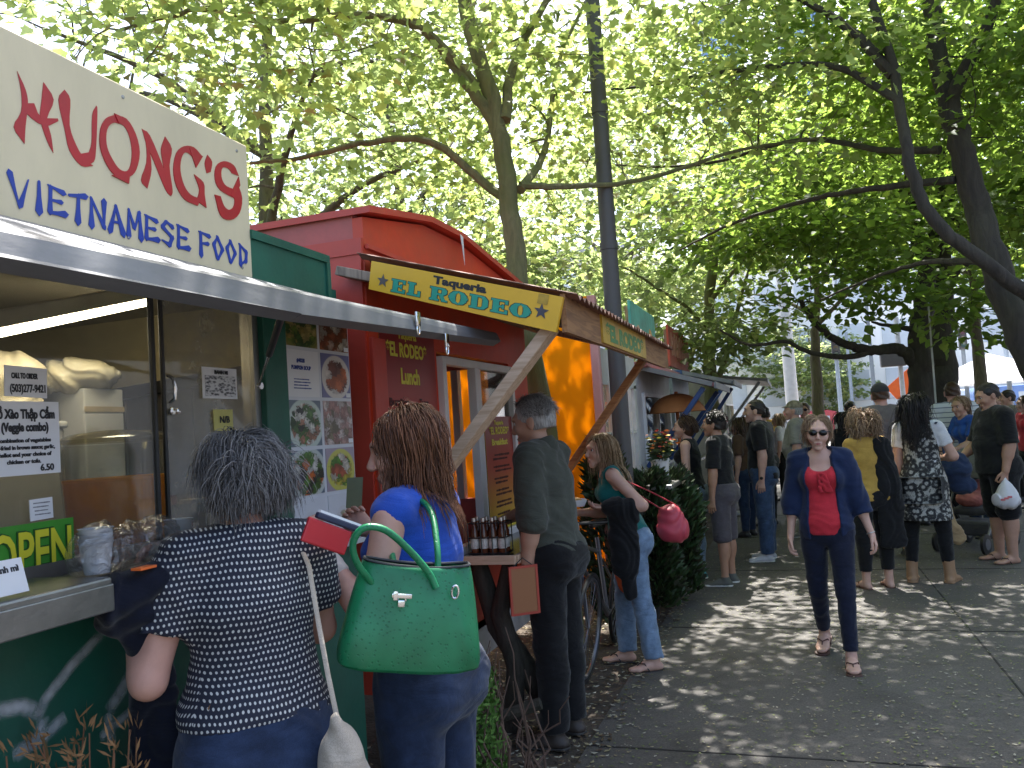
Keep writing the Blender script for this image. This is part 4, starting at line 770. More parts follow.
# ------------------------------------------------------------------ papers and goods at the first cart
def notice(name, label, x, y0, y1, z0, z1, m=PAPER, tilt=0., cat='notice', **k):
    t = thing(name, label, cat, (x, (y0+y1)/2, (z0+z1)/2)); card('sheet', x, y0, y1, z0, z1, m, t, .002, tilt); return t
XP = XW-.004
n1 = notice('paper_notice', 'small white card with a handwritten phone number taped inside the cart window', XP, 1.408, 1.522, 1.778, 1.85, tilt=-.03)
text('handwriting', 'CALL TO ORDER', .018, (XP+.0035, 1.425, 1.822), YA, ZA, INK, n1, .0006, .07); text('handwriting', '(503)277-9421', .026, (XP+.0035, 1.42, 1.79), YA, ZA, INK, n1, .0006, .095)
n2 = notice('paper_notice', 'large printed sheet offering the veggie combo dish in the cart window', XP, 1.30, 1.553, 1.595, 1.768)
text('printed_title', 'Đồ Xào Thập Cẩm', .03, (XP+.0035, 1.372, 1.728), YA, ZA, INK, n2, .0012, .168); text('printed_title', '(Veggie combo)', .028, (XP+.0035, 1.395, 1.698), YA, ZA, INK, n2, .0012, .125)
for i, s in enumerate(('A combination of vegetables', 'stir-fried in brown sauce; garlic,', 'shallot and your choice of', 'chicken or tofu.')): text('printed_line', s, .013, (XP+.0035, 1.372+(.0, .0, .01, .035)[i], 1.672-i*.0165), YA, ZA, INK, n2, .0005, (.155, .165, .145, .09)[i])
text('handwriting', '6.50', .022, (XP+.0035, 1.495, 1.603), YA, ZA, INK, n2, .0005)
n3 = notice('paper_notice', 'tiny white paper square stuck above the open sign', XP, 1.464, 1.527, 1.487, 1.537, tilt=.03); line_block(n3, XP+.003, 1.472, 1.52, 1.527, .009, 4, pm('ink_grey', (.3, .3, .32), .7), .003, 3)
op = notice('open_sign', 'green banner with yellow OPEN lettering at the foot of the window', XP, 1.25, 1.585, 1.352, 1.482, pm('open_green', (.06, .3, .03), .5, .15, 8.), cat='sign')
text('letters', 'OPEN', .14, (XP+.004, 1.352, 1.366), YA, ZA, pm('open_outline', (.02, .1, .015), .5), op, .006, .222); text('letters', 'OPEN', .14, (XP+.0052, 1.354, 1.366), YA, ZA, pm('open_yellow', (.8, .72, .04), .5, .08), op, .0025, .218)
po = notice('poster', 'black and white photo poster on the sliding glass door', XW+.0, 2.075, 2.24, 1.786, 1.884, PAPER, cat='poster')
m_, nt, b = newmat('poster_print'); uv = N(nt, 'ShaderNodeUVMap'); v_ = N(nt, 'ShaderNodeTexVoronoi', Scale=9.); lk(nt, uv.outputs[0], v_.inputs['Vector']); n_ = N(nt, 'ShaderNodeTexNoise', Scale=14., Detail=6.); lk(nt, uv.outputs[0], n_.inputs['Vector']); ml = N(nt, 'ShaderNodeMath', operation='MULTIPLY'); lk(nt, v_.outputs['Distance'], ml.inputs[0]); lk(nt, n_.outputs[0], ml.inputs[1]); r_ = ramp(nt, ml.outputs[0], [(.08, (.03, .03, .035)), (.2, (.25, .25, .27)), (.32, (.65, .65, .66))]); lk(nt, r_.outputs[0], b.inputs['Base Color'])
card('print', XW+.003, 2.085, 2.23, 1.793, 1.858, m_, po, .001); text('printed_title', 'BANH MI', .016, (XW+.004, 2.13, 1.864), YA, ZA, INK, po, .0008)
ye = notice('sticky_note', 'yellow note stuck low on the sliding glass door', XW+.0, 2.12, 2.212, 1.685, 1.752, pm('note_yellow', (.55, .5, .16), .7, .08)); text('handwriting', 'N/B', .03, (XW+.004, 2.145, 1.71), YA, ZA, INK, ye, .0006)
cs = thing('menu_card', 'white folded menu card leaning at the left end of the steel counter', 'card', (-1.5, 1.22, 1.36)); mb = MB(); mb.box((-1.485, 1.2, 1.40), (.004, .12, .07), (nrm((1, 0, .3)), YA, nrm((-.3, 0, 1)))); mb.build('sheet', PAPER, cs); text('printed_line', 'Bánh mì', .018, (-1.4855, 1.19, 1.41), YA, (-.28, 0, 1), INK, cs, .0006); 
# tea dispenser
TEA, nt, b = newmat('tea'); nt.nodes.remove(b); d1 = N(nt, 'ShaderNodeBsdfDiffuse'); d1.inputs[0].default_value = (.95, .5, .07, 1); t1 = N(nt, 'ShaderNodeBsdfTranslucent'); t1.inputs[0].default_value = (.95, .55, .1, 1); g1 = N(nt, 'ShaderNodeBsdfTransparent'); g1.inputs[0].default_value = (.85, .5, .1, 1); m1 = N(nt, 'ShaderNodeMixShader'); m1.inputs[0].default_value = .6; lk(nt, d1.outputs[0], m1.inputs[1]); lk(nt, t1.outputs[0], m1.inputs[2]); m2 = N(nt, 'ShaderNodeMixShader'); m2.inputs[0].default_value = .12; lk(nt, m1.outputs[0], m2.inputs[1]); lk(nt, g1.outputs[0], m2.inputs[2]); lk(nt, m2.outputs[0], nt.nodes['Material Output'].inputs[0])
dc = at(117, 500, X=-1.9); dp = thing('drink_dispenser', 'clear tapered drink dispenser half full of amber tea behind the glass', 'dispenser', (dc[0], dc[1], 1.27))
mb = MB(); prof = [(.0, 1.30), (.125, 1.30), (.13, 1.32), (.152, 1.66), (.156, 1.665), (.15, 1.665), (.126, 1.325), (0, 1.31)]; mb.lathe((dc[0], dc[1], 0), prof, 28); mb.build('tank', glass('dispenser_plastic', (.95, .96, .95), .04, .05), dp, True)
mb = MB(); mb.lathe((dc[0], dc[1], 0), [(0, 1.315), (.124, 1.325), (.143, 1.565), (0, 1.565)], 28); mb.build('tea', TEA, dp, True)
mb = MB(); mb.lathe((dc[0], dc[1], 0), [(.158, 1.668), (.158, 1.68), (.12, 1.695), (.05, 1.703), (0, 1.705)], 28); mb.build('lid', glass('lid_plastic', (.75, .7, .5), .12, .1), dp, True)
mb = MB(); mb.tube([(dc[0]+.125, dc[1]+.02, 1.345), (dc[0]+.17, dc[1]+.02, 1.345), (dc[0]+.175, dc[1]+.02, 1.325)], .01, 8); mb.build('tap', BLACK, dp, True); mb = MB(); mb.lathe((dc[0], dc[1], 0), [(0, 1.27), (.13, 1.27), (.13, 1.3), (0, 1.3)], 24); mb.build('base', BLACK, dp)
# box with a wrapped bundle on it, jars
b0 = at(84, 430, X=-2.45); bx = thing('carton', 'pale grey carton standing on the work bench inside the green cart', 'box', (b0[0], b0[1], 1.295)); mb = MB(); mb.box((b0[0], b0[1], 1.585), (.2, .18, .58), bev=.006); mb.build('case', pm('carton_grey', (.5, .52, .55), .7, .05), bx); mb = MB(); mb.box((b0[0]+.101, b0[1], 1.8), (.003, .18, .02)); mb.build('tape', pm('tape', (.36, .3, .2), .4), bx)
def crinkle(amp, fr, seed): return folds(amp, fr, seed, (.5, .6, .6))
WRAP = pm('clear_wrap', (.62, .58, .45), .2, .1, 9.); pb = soft('wrapped_bundle', [ell((b0[0]+.02, b0[1]-.03, 1.925), (.13, .14, .062), None, .03), ell((b0[0], b0[1]-.1, 1.92), (.1, .08, .05), None, .03)], .008, WRAP, wr=crinkle(.008, 60, 4), origin=(b0[0], b0[1], 1.8)); tag(pb, 'crumpled plastic wrapped bundle lying on the pale carton in the cart', 'bundle')
pb = soft('wrapped_bundle', [ell((b0[0], b0[1]-.34, 1.9), (.14, .14, .1), None, .03), ell((b0[0], b0[1]-.34, 1.81), (.12, .12, .06), None, .03)], .009, pm('wrap_cream', (.6, .55, .42), .4, .1, 9.), wr=crinkle(.007, 50, 9), origin=(b0[0], b0[1]-.3, 1.7)); tag(pb, 'cream wrapped parcel behind the phone number card in the cart', 'bundle')
sh_ = thing('storage_box', 'grey storage box under the cream wrapped parcel inside the cart', 'box', (b0[0], b0[1]-.34, 1.295)); mb = MB(); mb.box((b0[0], b0[1]-.34, 1.52), (.26, .28, .44), bev=.015); mb.build('case', pm('box_grey', (.35, .35, .34), .5, .08), sh_); mb = MB(); mb.box((b0[0], b0[1]-.34, 1.745), (.275, .295, .025), bev=.008); mb.build('lid', _M['carton_grey'], sh_)
jc = at(163, 487, X=-1.85)
jr = thing('jar', 'glass jar with a red lid standing by the tea dispenser', 'jar', (jc[0], jc[1], 1.295)); mb = MB(); mb.lathe((jc[0], jc[1], 1.295), [(0, 0), (.038, 0), (.04, .02), (.04, .15), (.032, .17), (0, .17)], 18); mb.build('glass', pm('jar_dark', (.06, .03, .02), .12, .2), jr, True); mb = MB(); mb.lathe((jc[0], jc[1], 1.466), [(0, 0), (.038, 0), (.038, .028), (0, .03)], 18); mb.build('lid', pm('lid_red', (.35, .02, .02), .4), jr, True)
j2 = jc+np.array([.02, .12, 0]); jr = thing('jar', 'clear plastic jar without contents right of the red lidded jar', 'jar', (j2[0], j2[1], 1.295)); mb = MB(); mb.lathe((j2[0], j2[1], 1.295), [(0, 0), (.045, 0), (.047, .02), (.047, .16), (.04, .165), (.04, .02), (0, .01)], 18); mb.build('glass', _M['dispenser_plastic'], jr, True); mb = MB(); mb.lathe((j2[0], j2[1], 1.462), [(0, 0), (.05, 0), (.05, .012), (0, .014)], 18); mb.build('lid', _M['carton_grey'], jr, True)
# cups in a clear bag on the counter
cc0 = np.array([-1.53, 1.485, 1.36])
def cup_stack(c, d, n, label, r0=.027, r1=.036, pitch=.008):
    t = thing('cup_stack', label, 'cups', tuple(c), 'stacked plastic cups on the counter')
    for i in range(n):
        mb = MB(); mb.lathe(np.array(c)+np.array(d)*pitch*i, [(0, .0), (r0, 0), (r1, .068), (r1+.003, .071), (r1-.001, .069), (r0-.002, .003), (0, .002)], 16, d); mb.build('cup', CUPM, t, True)
CUPM = pm('cup_plastic', (.75, .77, .8), .25, .04); CUPM.node_tree.nodes['Principled BSDF'].inputs['Transmission Weight'].default_value = .35
cup_stack(cc0+[.0, .0, .001], (0, 0, 1), 5, 'stack of white plastic cups inside the clear bag by the OPEN banner'); cup_stack(np.array([-1.58, 1.81, 1.352]), (0, 0, 1), 4, 'short stack of clear cups beside the leaning shopper')
bagm, nt, b = newmat('clear_bag'); nt.nodes.remove(b); t_ = N(nt, 'ShaderNodeBsdfTransparent'); t_.inputs[0].default_value = (.93, .94, .96, 1); g_ = N(nt, 'ShaderNodeBsdfGlossy', Roughness=.12); g_.inputs[0].default_value = (.9, .92, .95, 1); lw = N(nt, 'ShaderNodeLayerWeight', Blend=.45); tc = N(nt, 'ShaderNodeTexCoord'); nn = N(nt, 'ShaderNodeTexNoise', Scale=24., Detail=4., Distortion=1.5); lk(nt, tc.outputs['Object'], nn.inputs['Vector']); bp_ = N(nt, 'ShaderNodeBump'); bp_.inputs['Strength'].default_value = .9; bp_.inputs['Distance'].default_value = .03; lk(nt, nn.outputs[0], bp_.inputs['Height']); lk(nt, bp_.outputs[0], g_.inputs['Normal']); lk(nt, bp_.outputs[0], lw.inputs['Normal']); ad = N(nt, 'ShaderNodeMath', operation='MULTIPLY_ADD'); lk(nt, lw.outputs['Facing'], ad.inputs[0]); ad.inputs[1].default_value = .42; ad.inputs[2].default_value = .06; mxx = N(nt, 'ShaderNodeMixShader'); lk(nt, ad.outputs[0], mxx.inputs[0]); lk(nt, t_.outputs[0], mxx.inputs[1]); lk(nt, g_.outputs[0], mxx.inputs[2]); lk(nt, mxx.outputs[0], nt.nodes['Material Output'].inputs[0])
bg_ = soft('plastic_bag', [ell((-1.535, 1.49, 1.405), (.062, .07, .07), None, .05), ell((-1.55, 1.60, 1.4), (.07, .1, .06), None, .05), ell((-1.56, 1.70, 1.405), (.06, .08, .06), None, .05)], .006, bagm, wr=crinkle(.006, 70, 8), clip=[((0, 0, 1.361), (0, 0, -1))], origin=(-1.54, 1.58, 1.36)); tag(bg_, 'crumpled clear plastic bag of cups lying on the steel counter', 'plastic bag')
tg = box('price_tag', (-1.452, 1.545, 1.362), (.03, .05, .006), pm('tag_orange', (.8, .16, .03), .5), None, .001, origin=(-1.452, 1.545, 1.36)); tag(tg, 'small orange tag on the counter edge under the clear bag', 'tag')
# ------------------------------------------------------------------ board of dish photographs
def food_mat(name, bgc, plate, cols, seed, pr=.46, scale=11.):
    m, nt, b = newmat(name); uv = N(nt, 'ShaderNodeUVMap'); mp = N(nt, 'ShaderNodeMapping'); mp.inputs['Location'].default_value = (seed*3.1, seed*1.7, seed); lk(nt, uv.outputs[0], mp.inputs[0])
    v = N(nt, 'ShaderNodeTexVoronoi', Scale=scale); dn = N(nt, 'ShaderNodeTexNoise', Scale=6., Detail=6., Distortion=2.); lk(nt, mp.outputs[0], dn.inputs['Vector']); ds = N(nt, 'ShaderNodeMix', data_type='VECTOR'); ds.inputs[0].default_value = .22; lk(nt, mp.outputs[0], ds.inputs[4]); lk(nt, dn.outputs['Color'], ds.inputs[5]); lk(nt, ds.outputs[1], v.inputs['Vector'])
    st = [(i/len(cols)+.02, c) for i, c in enumerate(cols)]; sp_ = N(nt, 'ShaderNodeSeparateColor'); lk(nt, v.outputs['Color'], sp_.inputs[0]); fr_ = ramp(nt, sp_.outputs[0], st); fr_.color_ramp.interpolation = 'CONSTANT'
    sh = ramp(nt, v.outputs['Distance'], [(.0, (1.15,)*3), (.6, (.35,)*3)]); mu = N(nt, 'ShaderNodeMix', data_type='RGBA', blend_type='MULTIPLY'); mu.inputs[0].default_value = .8; lk(nt, fr_.outputs[0], mu.inputs[6]); lk(nt, sh.outputs[0], mu.inputs[7])
    ds2 = N(nt, 'ShaderNodeVectorMath', operation='DISTANCE'); ds2.inputs[1].default_value = (.5, .47, 0); lk(nt, uv.outputs[0], ds2.inputs[0]); nz = N(nt, 'ShaderNodeMath', operation='MULTIPLY_ADD'); lk(nt, dn.outputs[0], nz.inputs[0]); nz.inputs[1].default_value = .22; lk(nt, ds2.outputs['Value'], nz.inputs[2])
    m1 = ramp(nt, nz.outputs[0], [(pr-.02, (0, 0, 0)), (pr+.02, (1, 1, 1))]); m2 = ramp(nt, ds2.outputs['Value'], [(pr-.015, (0, 0, 0)), (pr+.015, (1, 1, 1))])
    a = N(nt, 'ShaderNodeMix', data_type='RGBA'); lk(nt, m1.outputs[0], a.inputs[0]); lk(nt, mu.outputs[2], a.inputs[6]); a.inputs[7].default_value = (*plate, 1)
    b_ = N(nt, 'ShaderNodeMix', data_type='RGBA'); lk(nt, m2.outputs[0], b_.inputs[0]); lk(nt, a.outputs[2], b_.inputs[6]); b_.inputs[7].default_value = (*bgc, 1)
    lk(nt, b_.outputs[2], b.inputs['Base Color']); b.inputs['Roughness'].default_value = .3; return m
mbd = thing('menu_board', 'white board with two columns of dish photographs on the green cart', 'menu', (XW, 2.74, 1.25)); slabX('backing', XW+.001, XW+.012, 2.495, 2.955, 1.262, 2.14, pm('board_white', (.66, .68, .72), .4, .05, dirt=.08), mbd)
gr_, wh_, br_, or_, pk_, dk_ = (.06, .14, .02), (.6, .55, .45), (.2, .08, .03), (.6, .15, .03), (.5, .26, .22), (.03, .03, .02)
FM = [food_mat('dish_soup', (.3, .25, .1), (.2, .2, .04), [gr_, (.16, .24, .03), (.34, .26, .06), (.45, .36, .12), (.05, .12, .02)], 1, .62, 7.), food_mat('dish_noodle', (.3, .08, .04), (.36, .12, .05), [wh_, (.5, .36, .28), br_, (.34, .1, .04), (.3, .08, .03)], 2, .7, 6.),
      None, food_mat('dish_rolls', (.16, .16, .32), (.66, .62, .58), [(.22, .07, .04), (.16, .05, .03), (.7, .64, .6), or_, (.3, .12, .08)], 3, .5, 4.2), food_mat('dish_salad', (.12, .16, .2), (.5, .58, .52), [gr_, (.1, .22, .04), dk_, (.7, .68, .6), (.42, .2, .12), (.03, .08, .015)], 4, .56, 8.), food_mat('dish_pork', (.36, .3, .34), (.5, .35, .33), [pk_, (.4, .2, .17), (.66, .55, .5), (.25, .2, .12), (.5, .3, .26)], 5, .75, 7.),
      food_mat('dish_bowl', (.1, .14, .2), (.5, .55, .52), [gr_, dk_, (.68, .66, .6), or_, (.1, .24, .04), (.05, .04, .08)], 6, .6, 7.), food_mat('dish_curry', (.36, .3, .36), (.52, .5, .1), [(.5, .42, .05), (.1, .26, .03), (.66, .6, .5), (.55, .35, .1), (.45, .1, .05)], 7, .5, 6.), food_mat('dish_plain', (.62, .64, .68), (.6, .6, .62), [(.5, .45, .3), wh_, (.4, .35, .28)], 8, .22, 7.)]
rows = [(1.985, 2.13), (1.80, 1.972), (1.618, 1.787), (1.44, 1.604), (1.275, 1.425)]; colsY = [(2.505, 2.715), (2.735, 2.945)]; xi = XW+.0125; fi = 0
for r_, (z0, z1) in enumerate(rows):
    for c_, (y0, y1) in enumerate(colsY):
        if r_ == 1 and c_ == 0:
            q = card('dish_text', xi, y0, y1, z0, z1, PAPER, mbd, .002); text('printed_title', '#4028', .02, (xi+.003, y0+.065, z1-.045), YA, ZA, INKB, q, .0008); text('printed_title', 'PUMPKIN SOUP', .02, (xi+.003, y0+.03, z1-.072), YA, ZA, INKB, q, .0008, .125); line_block(q, xi+.003, y0+.03, y0+.15, z1-.108, .011, 4, INKB, .004, 4); fi += 1; continue
        if r_ == 4: m_ = FM[8]
        else: m_ = FM[min(fi, 7)]; fi += 1
        q = card('dish_photo', xi, y0, y1, z0, z1, m_, mbd, .002); q['label'] = 'photograph of a plated dish'
        if c_ == 1: card('price_label', xi+.002, y1-.035, y1-.003, z0+.003, z0+.02, PAPER, q, .001)
lowp = MB(); lowp.box((XW+.03, 2.75, 1.235), (.06, .5, .02), bev=.003); lowp.build('shelf', pm('shelf_white', (.5, .52, .52), .5), cart)
# ------------------------------------------------------------------ second cart: taqueria
Y0, Y1 = 3.153, 5.385
taq = thing('food_cart', 'red taqueria food cart with a shallow gabled front and white framed window', 'food cart', (XW, 4.2, 0))
top = [(Y0, 2.60), (3.8, 2.705), (4.25, 2.71), (Y1, 2.575)]
def front_poly(x, y0, y1, z0, prof): return [(x, y0, z0), (x, y1, z0)]+[(x, a, b) for a, b in prof[::-1]]
mb = MB(); mb.prism(front_poly(XW, Y0, Y1, 2.06, top), -XA, .05)
mb.box((XW-.025, (Y0+3.86)/2, 1.31), (.05, 3.86-Y0, 1.5)); mb.box((XW-.025, (5.0+Y1)/2, 1.31), (.05, Y1-5.0, 1.5)); mb.box((XW-.025, 4.43, .78), (.05, 1.14, .44))
mb.build('wall', RED, taq)
mb = MB(); mb.box((-2.85, Y0+.025, 1.6), (2.2, .05, 2.08)); mb.build('end_wall', REDW, taq)
mb = MB(); mb.box((-2.85, Y1-.03, .88), (2.2, .05, .6)); mb.box((-2.85, Y1-.03, 2.33), (2.2, .05, .5)); mb.box((-3.35, Y1-.03, 1.63), (1.2, .05, .9)); mb.box((-1.86, Y1-.03, 1.63), (.22, .05, .9)); mb.build('end_wall', REDW, taq)
mb = MB(); mb.box((XW+.008, Y0+.06, 1.32), (.02, .12, 1.5), bev=.004); mb.box((XW+.012, (Y0+Y1)/2, 2.47), (.016, Y1-Y0-.01, .02)); mb.box((-2.3, Y0-.012, 2.47), (1.2, .02, .07)); mb.box((-1.86, Y0-.008, 1.5), (.3, .014, 1.9)); mb.build('trim', REDT, taq)
mb = MB(); pr_ = [(a, b+.01) for a, b in top]
for (a, za), (b, zb) in zip(pr_, pr_[1:]): mb.add([(XW+.05, a-.02 if a == Y0 else a, za), (XW+.05, b, zb), (-4.0, b, zb), (-4.0, a-.02 if a == Y0 else a, za), (XW+.05, a-.02 if a == Y0 else a, za+.03), (XW+.05, b, zb+.03), (-4.0, b, zb+.03), (-4.0, a-.02 if a == Y0 else a, za+.03)], [(0, 1, 2, 3), (7, 6, 5, 4), (0, 4, 5, 1), (1, 5, 6, 2), (2, 6, 7, 3), (3, 7, 4, 0)])
rf = mb.build('roof', REDT, taq); mb = MB(); mb.prism([(XW+.052, 4.17, 2.73), (XW+.052, 4.21, 2.72), (XW+.056, 4.2, 2.56)], XA, .002); mb.build('peeling_strip', WHITEF, rf)
mb = MB(); mb.box((XW-.02, 4.25, .5), (.04, 2.2, .2)); mb.build('skirt', pm('skirt_white', (.5, .47, .45), .6, .15, dirt=.5), taq)
mb = MB(); mb.box((-2.9, 4.25, .72), (2.1, 2.2, .06)); mb.box((-3.92, 4.27, 1.2), (.05, 2.2, .9), mi=1); mb.box((-3.92, 4.27, 2.3), (.05, 2.2, .6), mi=1); mb.box((-2.9, 4.27, 2.5), (2.1, 2.2, .03), mi=1); mb.build('interior_wall', [DARK, pm('taq_interior', (.4, .38, .36), .6)], taq)
ORT, nt, b = newmat('orange_sheet'); nt.nodes.remove(b); d1 = N(nt, 'ShaderNodeBsdfDiffuse'); d1.inputs[0].default_value = (.9, .4, .015, 1); t1 = N(nt, 'ShaderNodeBsdfTranslucent'); t1.inputs[0].default_value = (.95, .5, .02, 1); ms = N(nt, 'ShaderNodeMixShader'); ms.inputs[0].default_value = .55; lk(nt, d1.outputs[0], ms.inputs[1]); lk(nt, t1.outputs[0], ms.inputs[2]); lk(nt, ms.outputs[0], nt.nodes['Material Output'].inputs[0])
mb = MB()
mb.box((-2.22, Y1-.03, 1.63), (.05, .06, .9)); mb.build('opening_frame', WHITEF, taq)
wf = MB(); wy0, wy1, wz0, wz1 = 3.865, 4.995, 1.0, 2.035
for y in (wy0+.02, wy1-.02): wf.box((XW+.01, y, (wz0+wz1)/2), (.05, .045, wz1-wz0), bev=.004)
for z in (wz0+.02, wz1-.02): wf.box((XW+.01, (wy0+wy1)/2, z), (.048, wy1-wy0-.09, .045), bev=.004)
wf.box((XW+.015, 4.33, 1.52), (.05, .06, .95), bev=.004); wf.box((XW+.0, 4.41, 1.52), (.04, .05, .95), bev=.004)
wf = wf.build('window', WHITEF, taq); slabX('pane', XW-.004, XW+.002, 4.43, 4.955, 1.04, 2.0, glass('reflect_glass', (.5, .5, .48), .1), wf, 0)
ct = MB(); ct.box((-1.53, 4.55, .985), (.33, 1.26, .03), bev=.004); ct = ct.build('counter', pm('counter_dark', (.025, .018, .015), .12, .3, 6.), taq)
mb = MB(); mb.box((-1.53, 3.914, .983), (.34, .022, .045), bev=.003); mb.box((-1.36, 4.55, .983), (.022, 1.25, .045), bev=.003); mb.build('edge_board', WOODP, ct)
BARK = None
def bark_mat(name, c, c2, moss=.0):
    m, nt, b = newmat(name); tc = N(nt, 'ShaderNodeTexCoord'); mp = N(nt, 'ShaderNodeMapping'); mp.inputs['Scale'].default_value = (1, 1, .22); lk(nt, tc.outputs['Object'], mp.inputs[0])
    v = N(nt, 'ShaderNodeTexVoronoi', Scale=30.); n = N(nt, 'ShaderNodeTexNoise', Scale=14., Detail=8., Roughness=.7, Distortion=.8); lk(nt, mp.outputs[0], n.inputs['Vector']); lk(nt, n.outputs['Color'], v.inputs['Vector'])
    r = ramp(nt, n.outputs[0], [(.3, c2), (.7, c)]); n2 = N(nt, 'ShaderNodeTexNoise', Scale=2.2, Detail=6.); lk(nt, tc.outputs['Object'], n2.inputs['Vector']); r2 = ramp(nt, n2.outputs[0], [(.45, (0, 0, 0)), (.62, (moss,)*3)])
    mx = N(nt, 'ShaderNodeMix', data_type='RGBA'); lk(nt, r2.outputs[0], mx.inputs[0]); lk(nt, r.outputs[0], mx.inputs[6]); mx.inputs[7].default_value = (.12, .13, .045, 1); lk(nt, mx.outputs[2], b.inputs['Base Color']); b.inputs['Roughness'].default_value = .9; bumpit(nt, b, n.outputs[0], .8, .02); return m
BARK = bark_mat('bark', (.16, .125, .09), (.045, .035, .026), .3); BARKD = bark_mat('bark_dark', (.062, .052, .043), (.02, .017, .014), .1); BARKG = bark_mat('bark_mossy', (.24, .22, .11), (.09, .085, .045), .75)
for P_, r0 in (([(-1.62, 4.05, .96), (-1.54, 4.08, .62), (-1.4, 4.2, .3), (-1.28, 4.35, -.02)], .06), ([(-1.42, 4.0, .96), (-1.5, 4.02, .7), (-1.46, 4.1, .4), (-1.58, 4.3, -.02)], .05), ([(-1.46, 4.9, .96), (-1.48, 4.95, .5), (-1.42, 4.98, -.02)], .055)):
    mb = MB(); mb.tube(P_, [r0*.8, r0, r0*1.05, r0*1.1][:len(P_)], 10); mb.build('log_leg', BARKD, ct, True)
mb = MB(); mb.tube([(-1.75, 3.9, .12), (-1.3, 3.98, .26)], .03, 8); mb.build('log_brace', BARKD, ct, True)
# lunch menus
def grad_mat(name, stops, axis=1):
    m, nt, b = newmat(name); uv = N(nt, 'ShaderNodeUVMap'); s = N(nt, 'ShaderNodeSeparateXYZ'); lk(nt, uv.outputs[0], s.inputs[0]); n = N(nt, 'ShaderNodeTexNoise', Scale=5., Detail=5.); lk(nt, uv.outputs[0], n.inputs['Vector']); a = N(nt, 'ShaderNodeMath', operation='MULTIPLY_ADD'); lk(nt, n.outputs[0], a.inputs[0]); a.inputs[1].default_value = .12; lk(nt, s.outputs[axis], a.inputs[2]); r = ramp(nt, a.outputs[0], stops); lk(nt, r.outputs[0], b.inputs['Base Color']); b.inputs['Roughness'].default_value = .4; return m
MENU1 = grad_mat('menu_red', [(.05, (.6, .2, .02)), (.5, (.5, .05, .02)), (.95, (.25, .015, .015))]); MENU2 = grad_mat('menu_red_yellow', [(.03, (.6, .5, .04)), (.3, (.55, .25, .03)), (.6, (.42, .05, .02)), (.95, (.22, .015, .012))])
TY = pm('text_yellow', (.7, .62, .06), .5, .06); TD = pm('text_dark_red', (.06, .01, .01), .6); TG = pm('text_green', (.02, .3, .2), .45, .06)
mn = notice('menu_banner', 'tall red lunch menu banner left of the taqueria window', XW+.002, 3.235, 3.83, 1.02, 2.135, MENU1, cat='menu'); xm = XW+.0058
text('printed_title', '*EL RODEO*', .09, (xm, 3.3, 2.005), YA, ZA, TY, mn, .003, .43); text('printed_title', 'Taqueria', .05, (xm, 3.42, 2.09), YA, ZA, TY, mn, .001, .2); text('printed_title', 'Lunch', .1, (xm, 3.43, 1.88), YA, ZA, TY, mn, .004, .2)
text('printed_line', 'Burritos', .05, (xm, 3.3, 1.775), YA, ZA, TD, mn, .002, .2); text('printed_line', 'Tacos', .05, (xm, 3.62, 1.775), YA, ZA, TD, mn, .002, .1); line_block(mn, xm, 3.29, 3.52, 1.735, .03, 2, TD, .01, 1); line_block(mn, xm, 3.36, 3.46, 1.66, .042, 12, TD, .014, 2); line_block(mn, xm, 3.6, 3.76, 1.735, .042, 14, TD, .012, 3)
mn = notice('menu_banner', 'narrow red to yellow price banner fixed in the right window of the taqueria', XW+.012, 4.46, 4.95, 1.045, 1.72, MENU2, cat='menu'); xm = XW+.0158
text('printed_title', 'Taqueria', .035, (xm, 4.62, 1.672), YA, ZA, TY, mn, .001, .16); text('printed_title', '*EL RODEO*', .06, (xm, 4.53, 1.615), YA, ZA, TY, mn, .002, .35); text('printed_title', 'Breakfast', .05, (xm, 4.56, 1.55), YA, ZA, TY, mn, .002, .28)
for i in range(6): line_block(mn, xm, 4.56, 4.87, 1.49-i*.07, .024, 2, TD, .013, 10+i)
# awning of the taqueria
PL = lambda a, b: at(a, b, Y=3.06); yN, yF = 3.06, 5.72; sTL, sTR, sBR, sBL = PL(375, 262), PL(565, 298), PL(558, 333), PL(372, 290); XO = -.80
sl = (sTR[2]-sTL[2])/(sTR[0]-sTL[0]); zr = lambda x: sTL[2]+sl*(x-sTL[0])
aw = thing('wooden_awning', 'wooden lean-to awning with a rusty corrugated roof over the taqueria counter', 'awning', (XO, 4.4, 2.1))
mb = MB(); A = []
for i in range(2):
    x = (XW+.02, XO+.06)[i]; A.append([(x, y, zr(x)+.014+.01*math.sin(y*2*math.pi/.076)) for y in np.arange(yN-.012, yF+.06, .0095)])
mb.sheet(A); mb.sheet([[(a, b, c+.004) for a, b, c in r_] for r_ in A]); RUST = pm('rusty_roof', (.2, .085, .06), .7, .35, 5., .3, 60., dirt=.5); mb.build('roof_sheet', RUST, aw)
mb = MB(); zt, zb = zr(XO)+.015, sBR[2]; mb.box((XO, (yN+yF)/2, (zt+zb)/2), (.022, yF-yN, zt-zb)); mb.build('fascia', WOODB, aw)
for y in (yN+.03, yF-.03): mb = MB(); mb.beam((-1.78 if y < 4 else XW+.02, y, zr(-1.75)-.06), (XO-.015, y, zr(XO)-.06), .04, .1, YA); mb.build('rafter', WOODG, aw)
mb = MB(); mb.beam((XO-.03, yN+.06, zr(XO)-.07), (XO-.03, yF-.06, zr(XO)-.07), .05, .05); mb.beam((XW+.04, yN+.2, zr(XW)-.05), (XW+.04, yF-.06, zr(XW)-.05), .05, .07); mb.build('beam', WOODG, aw)
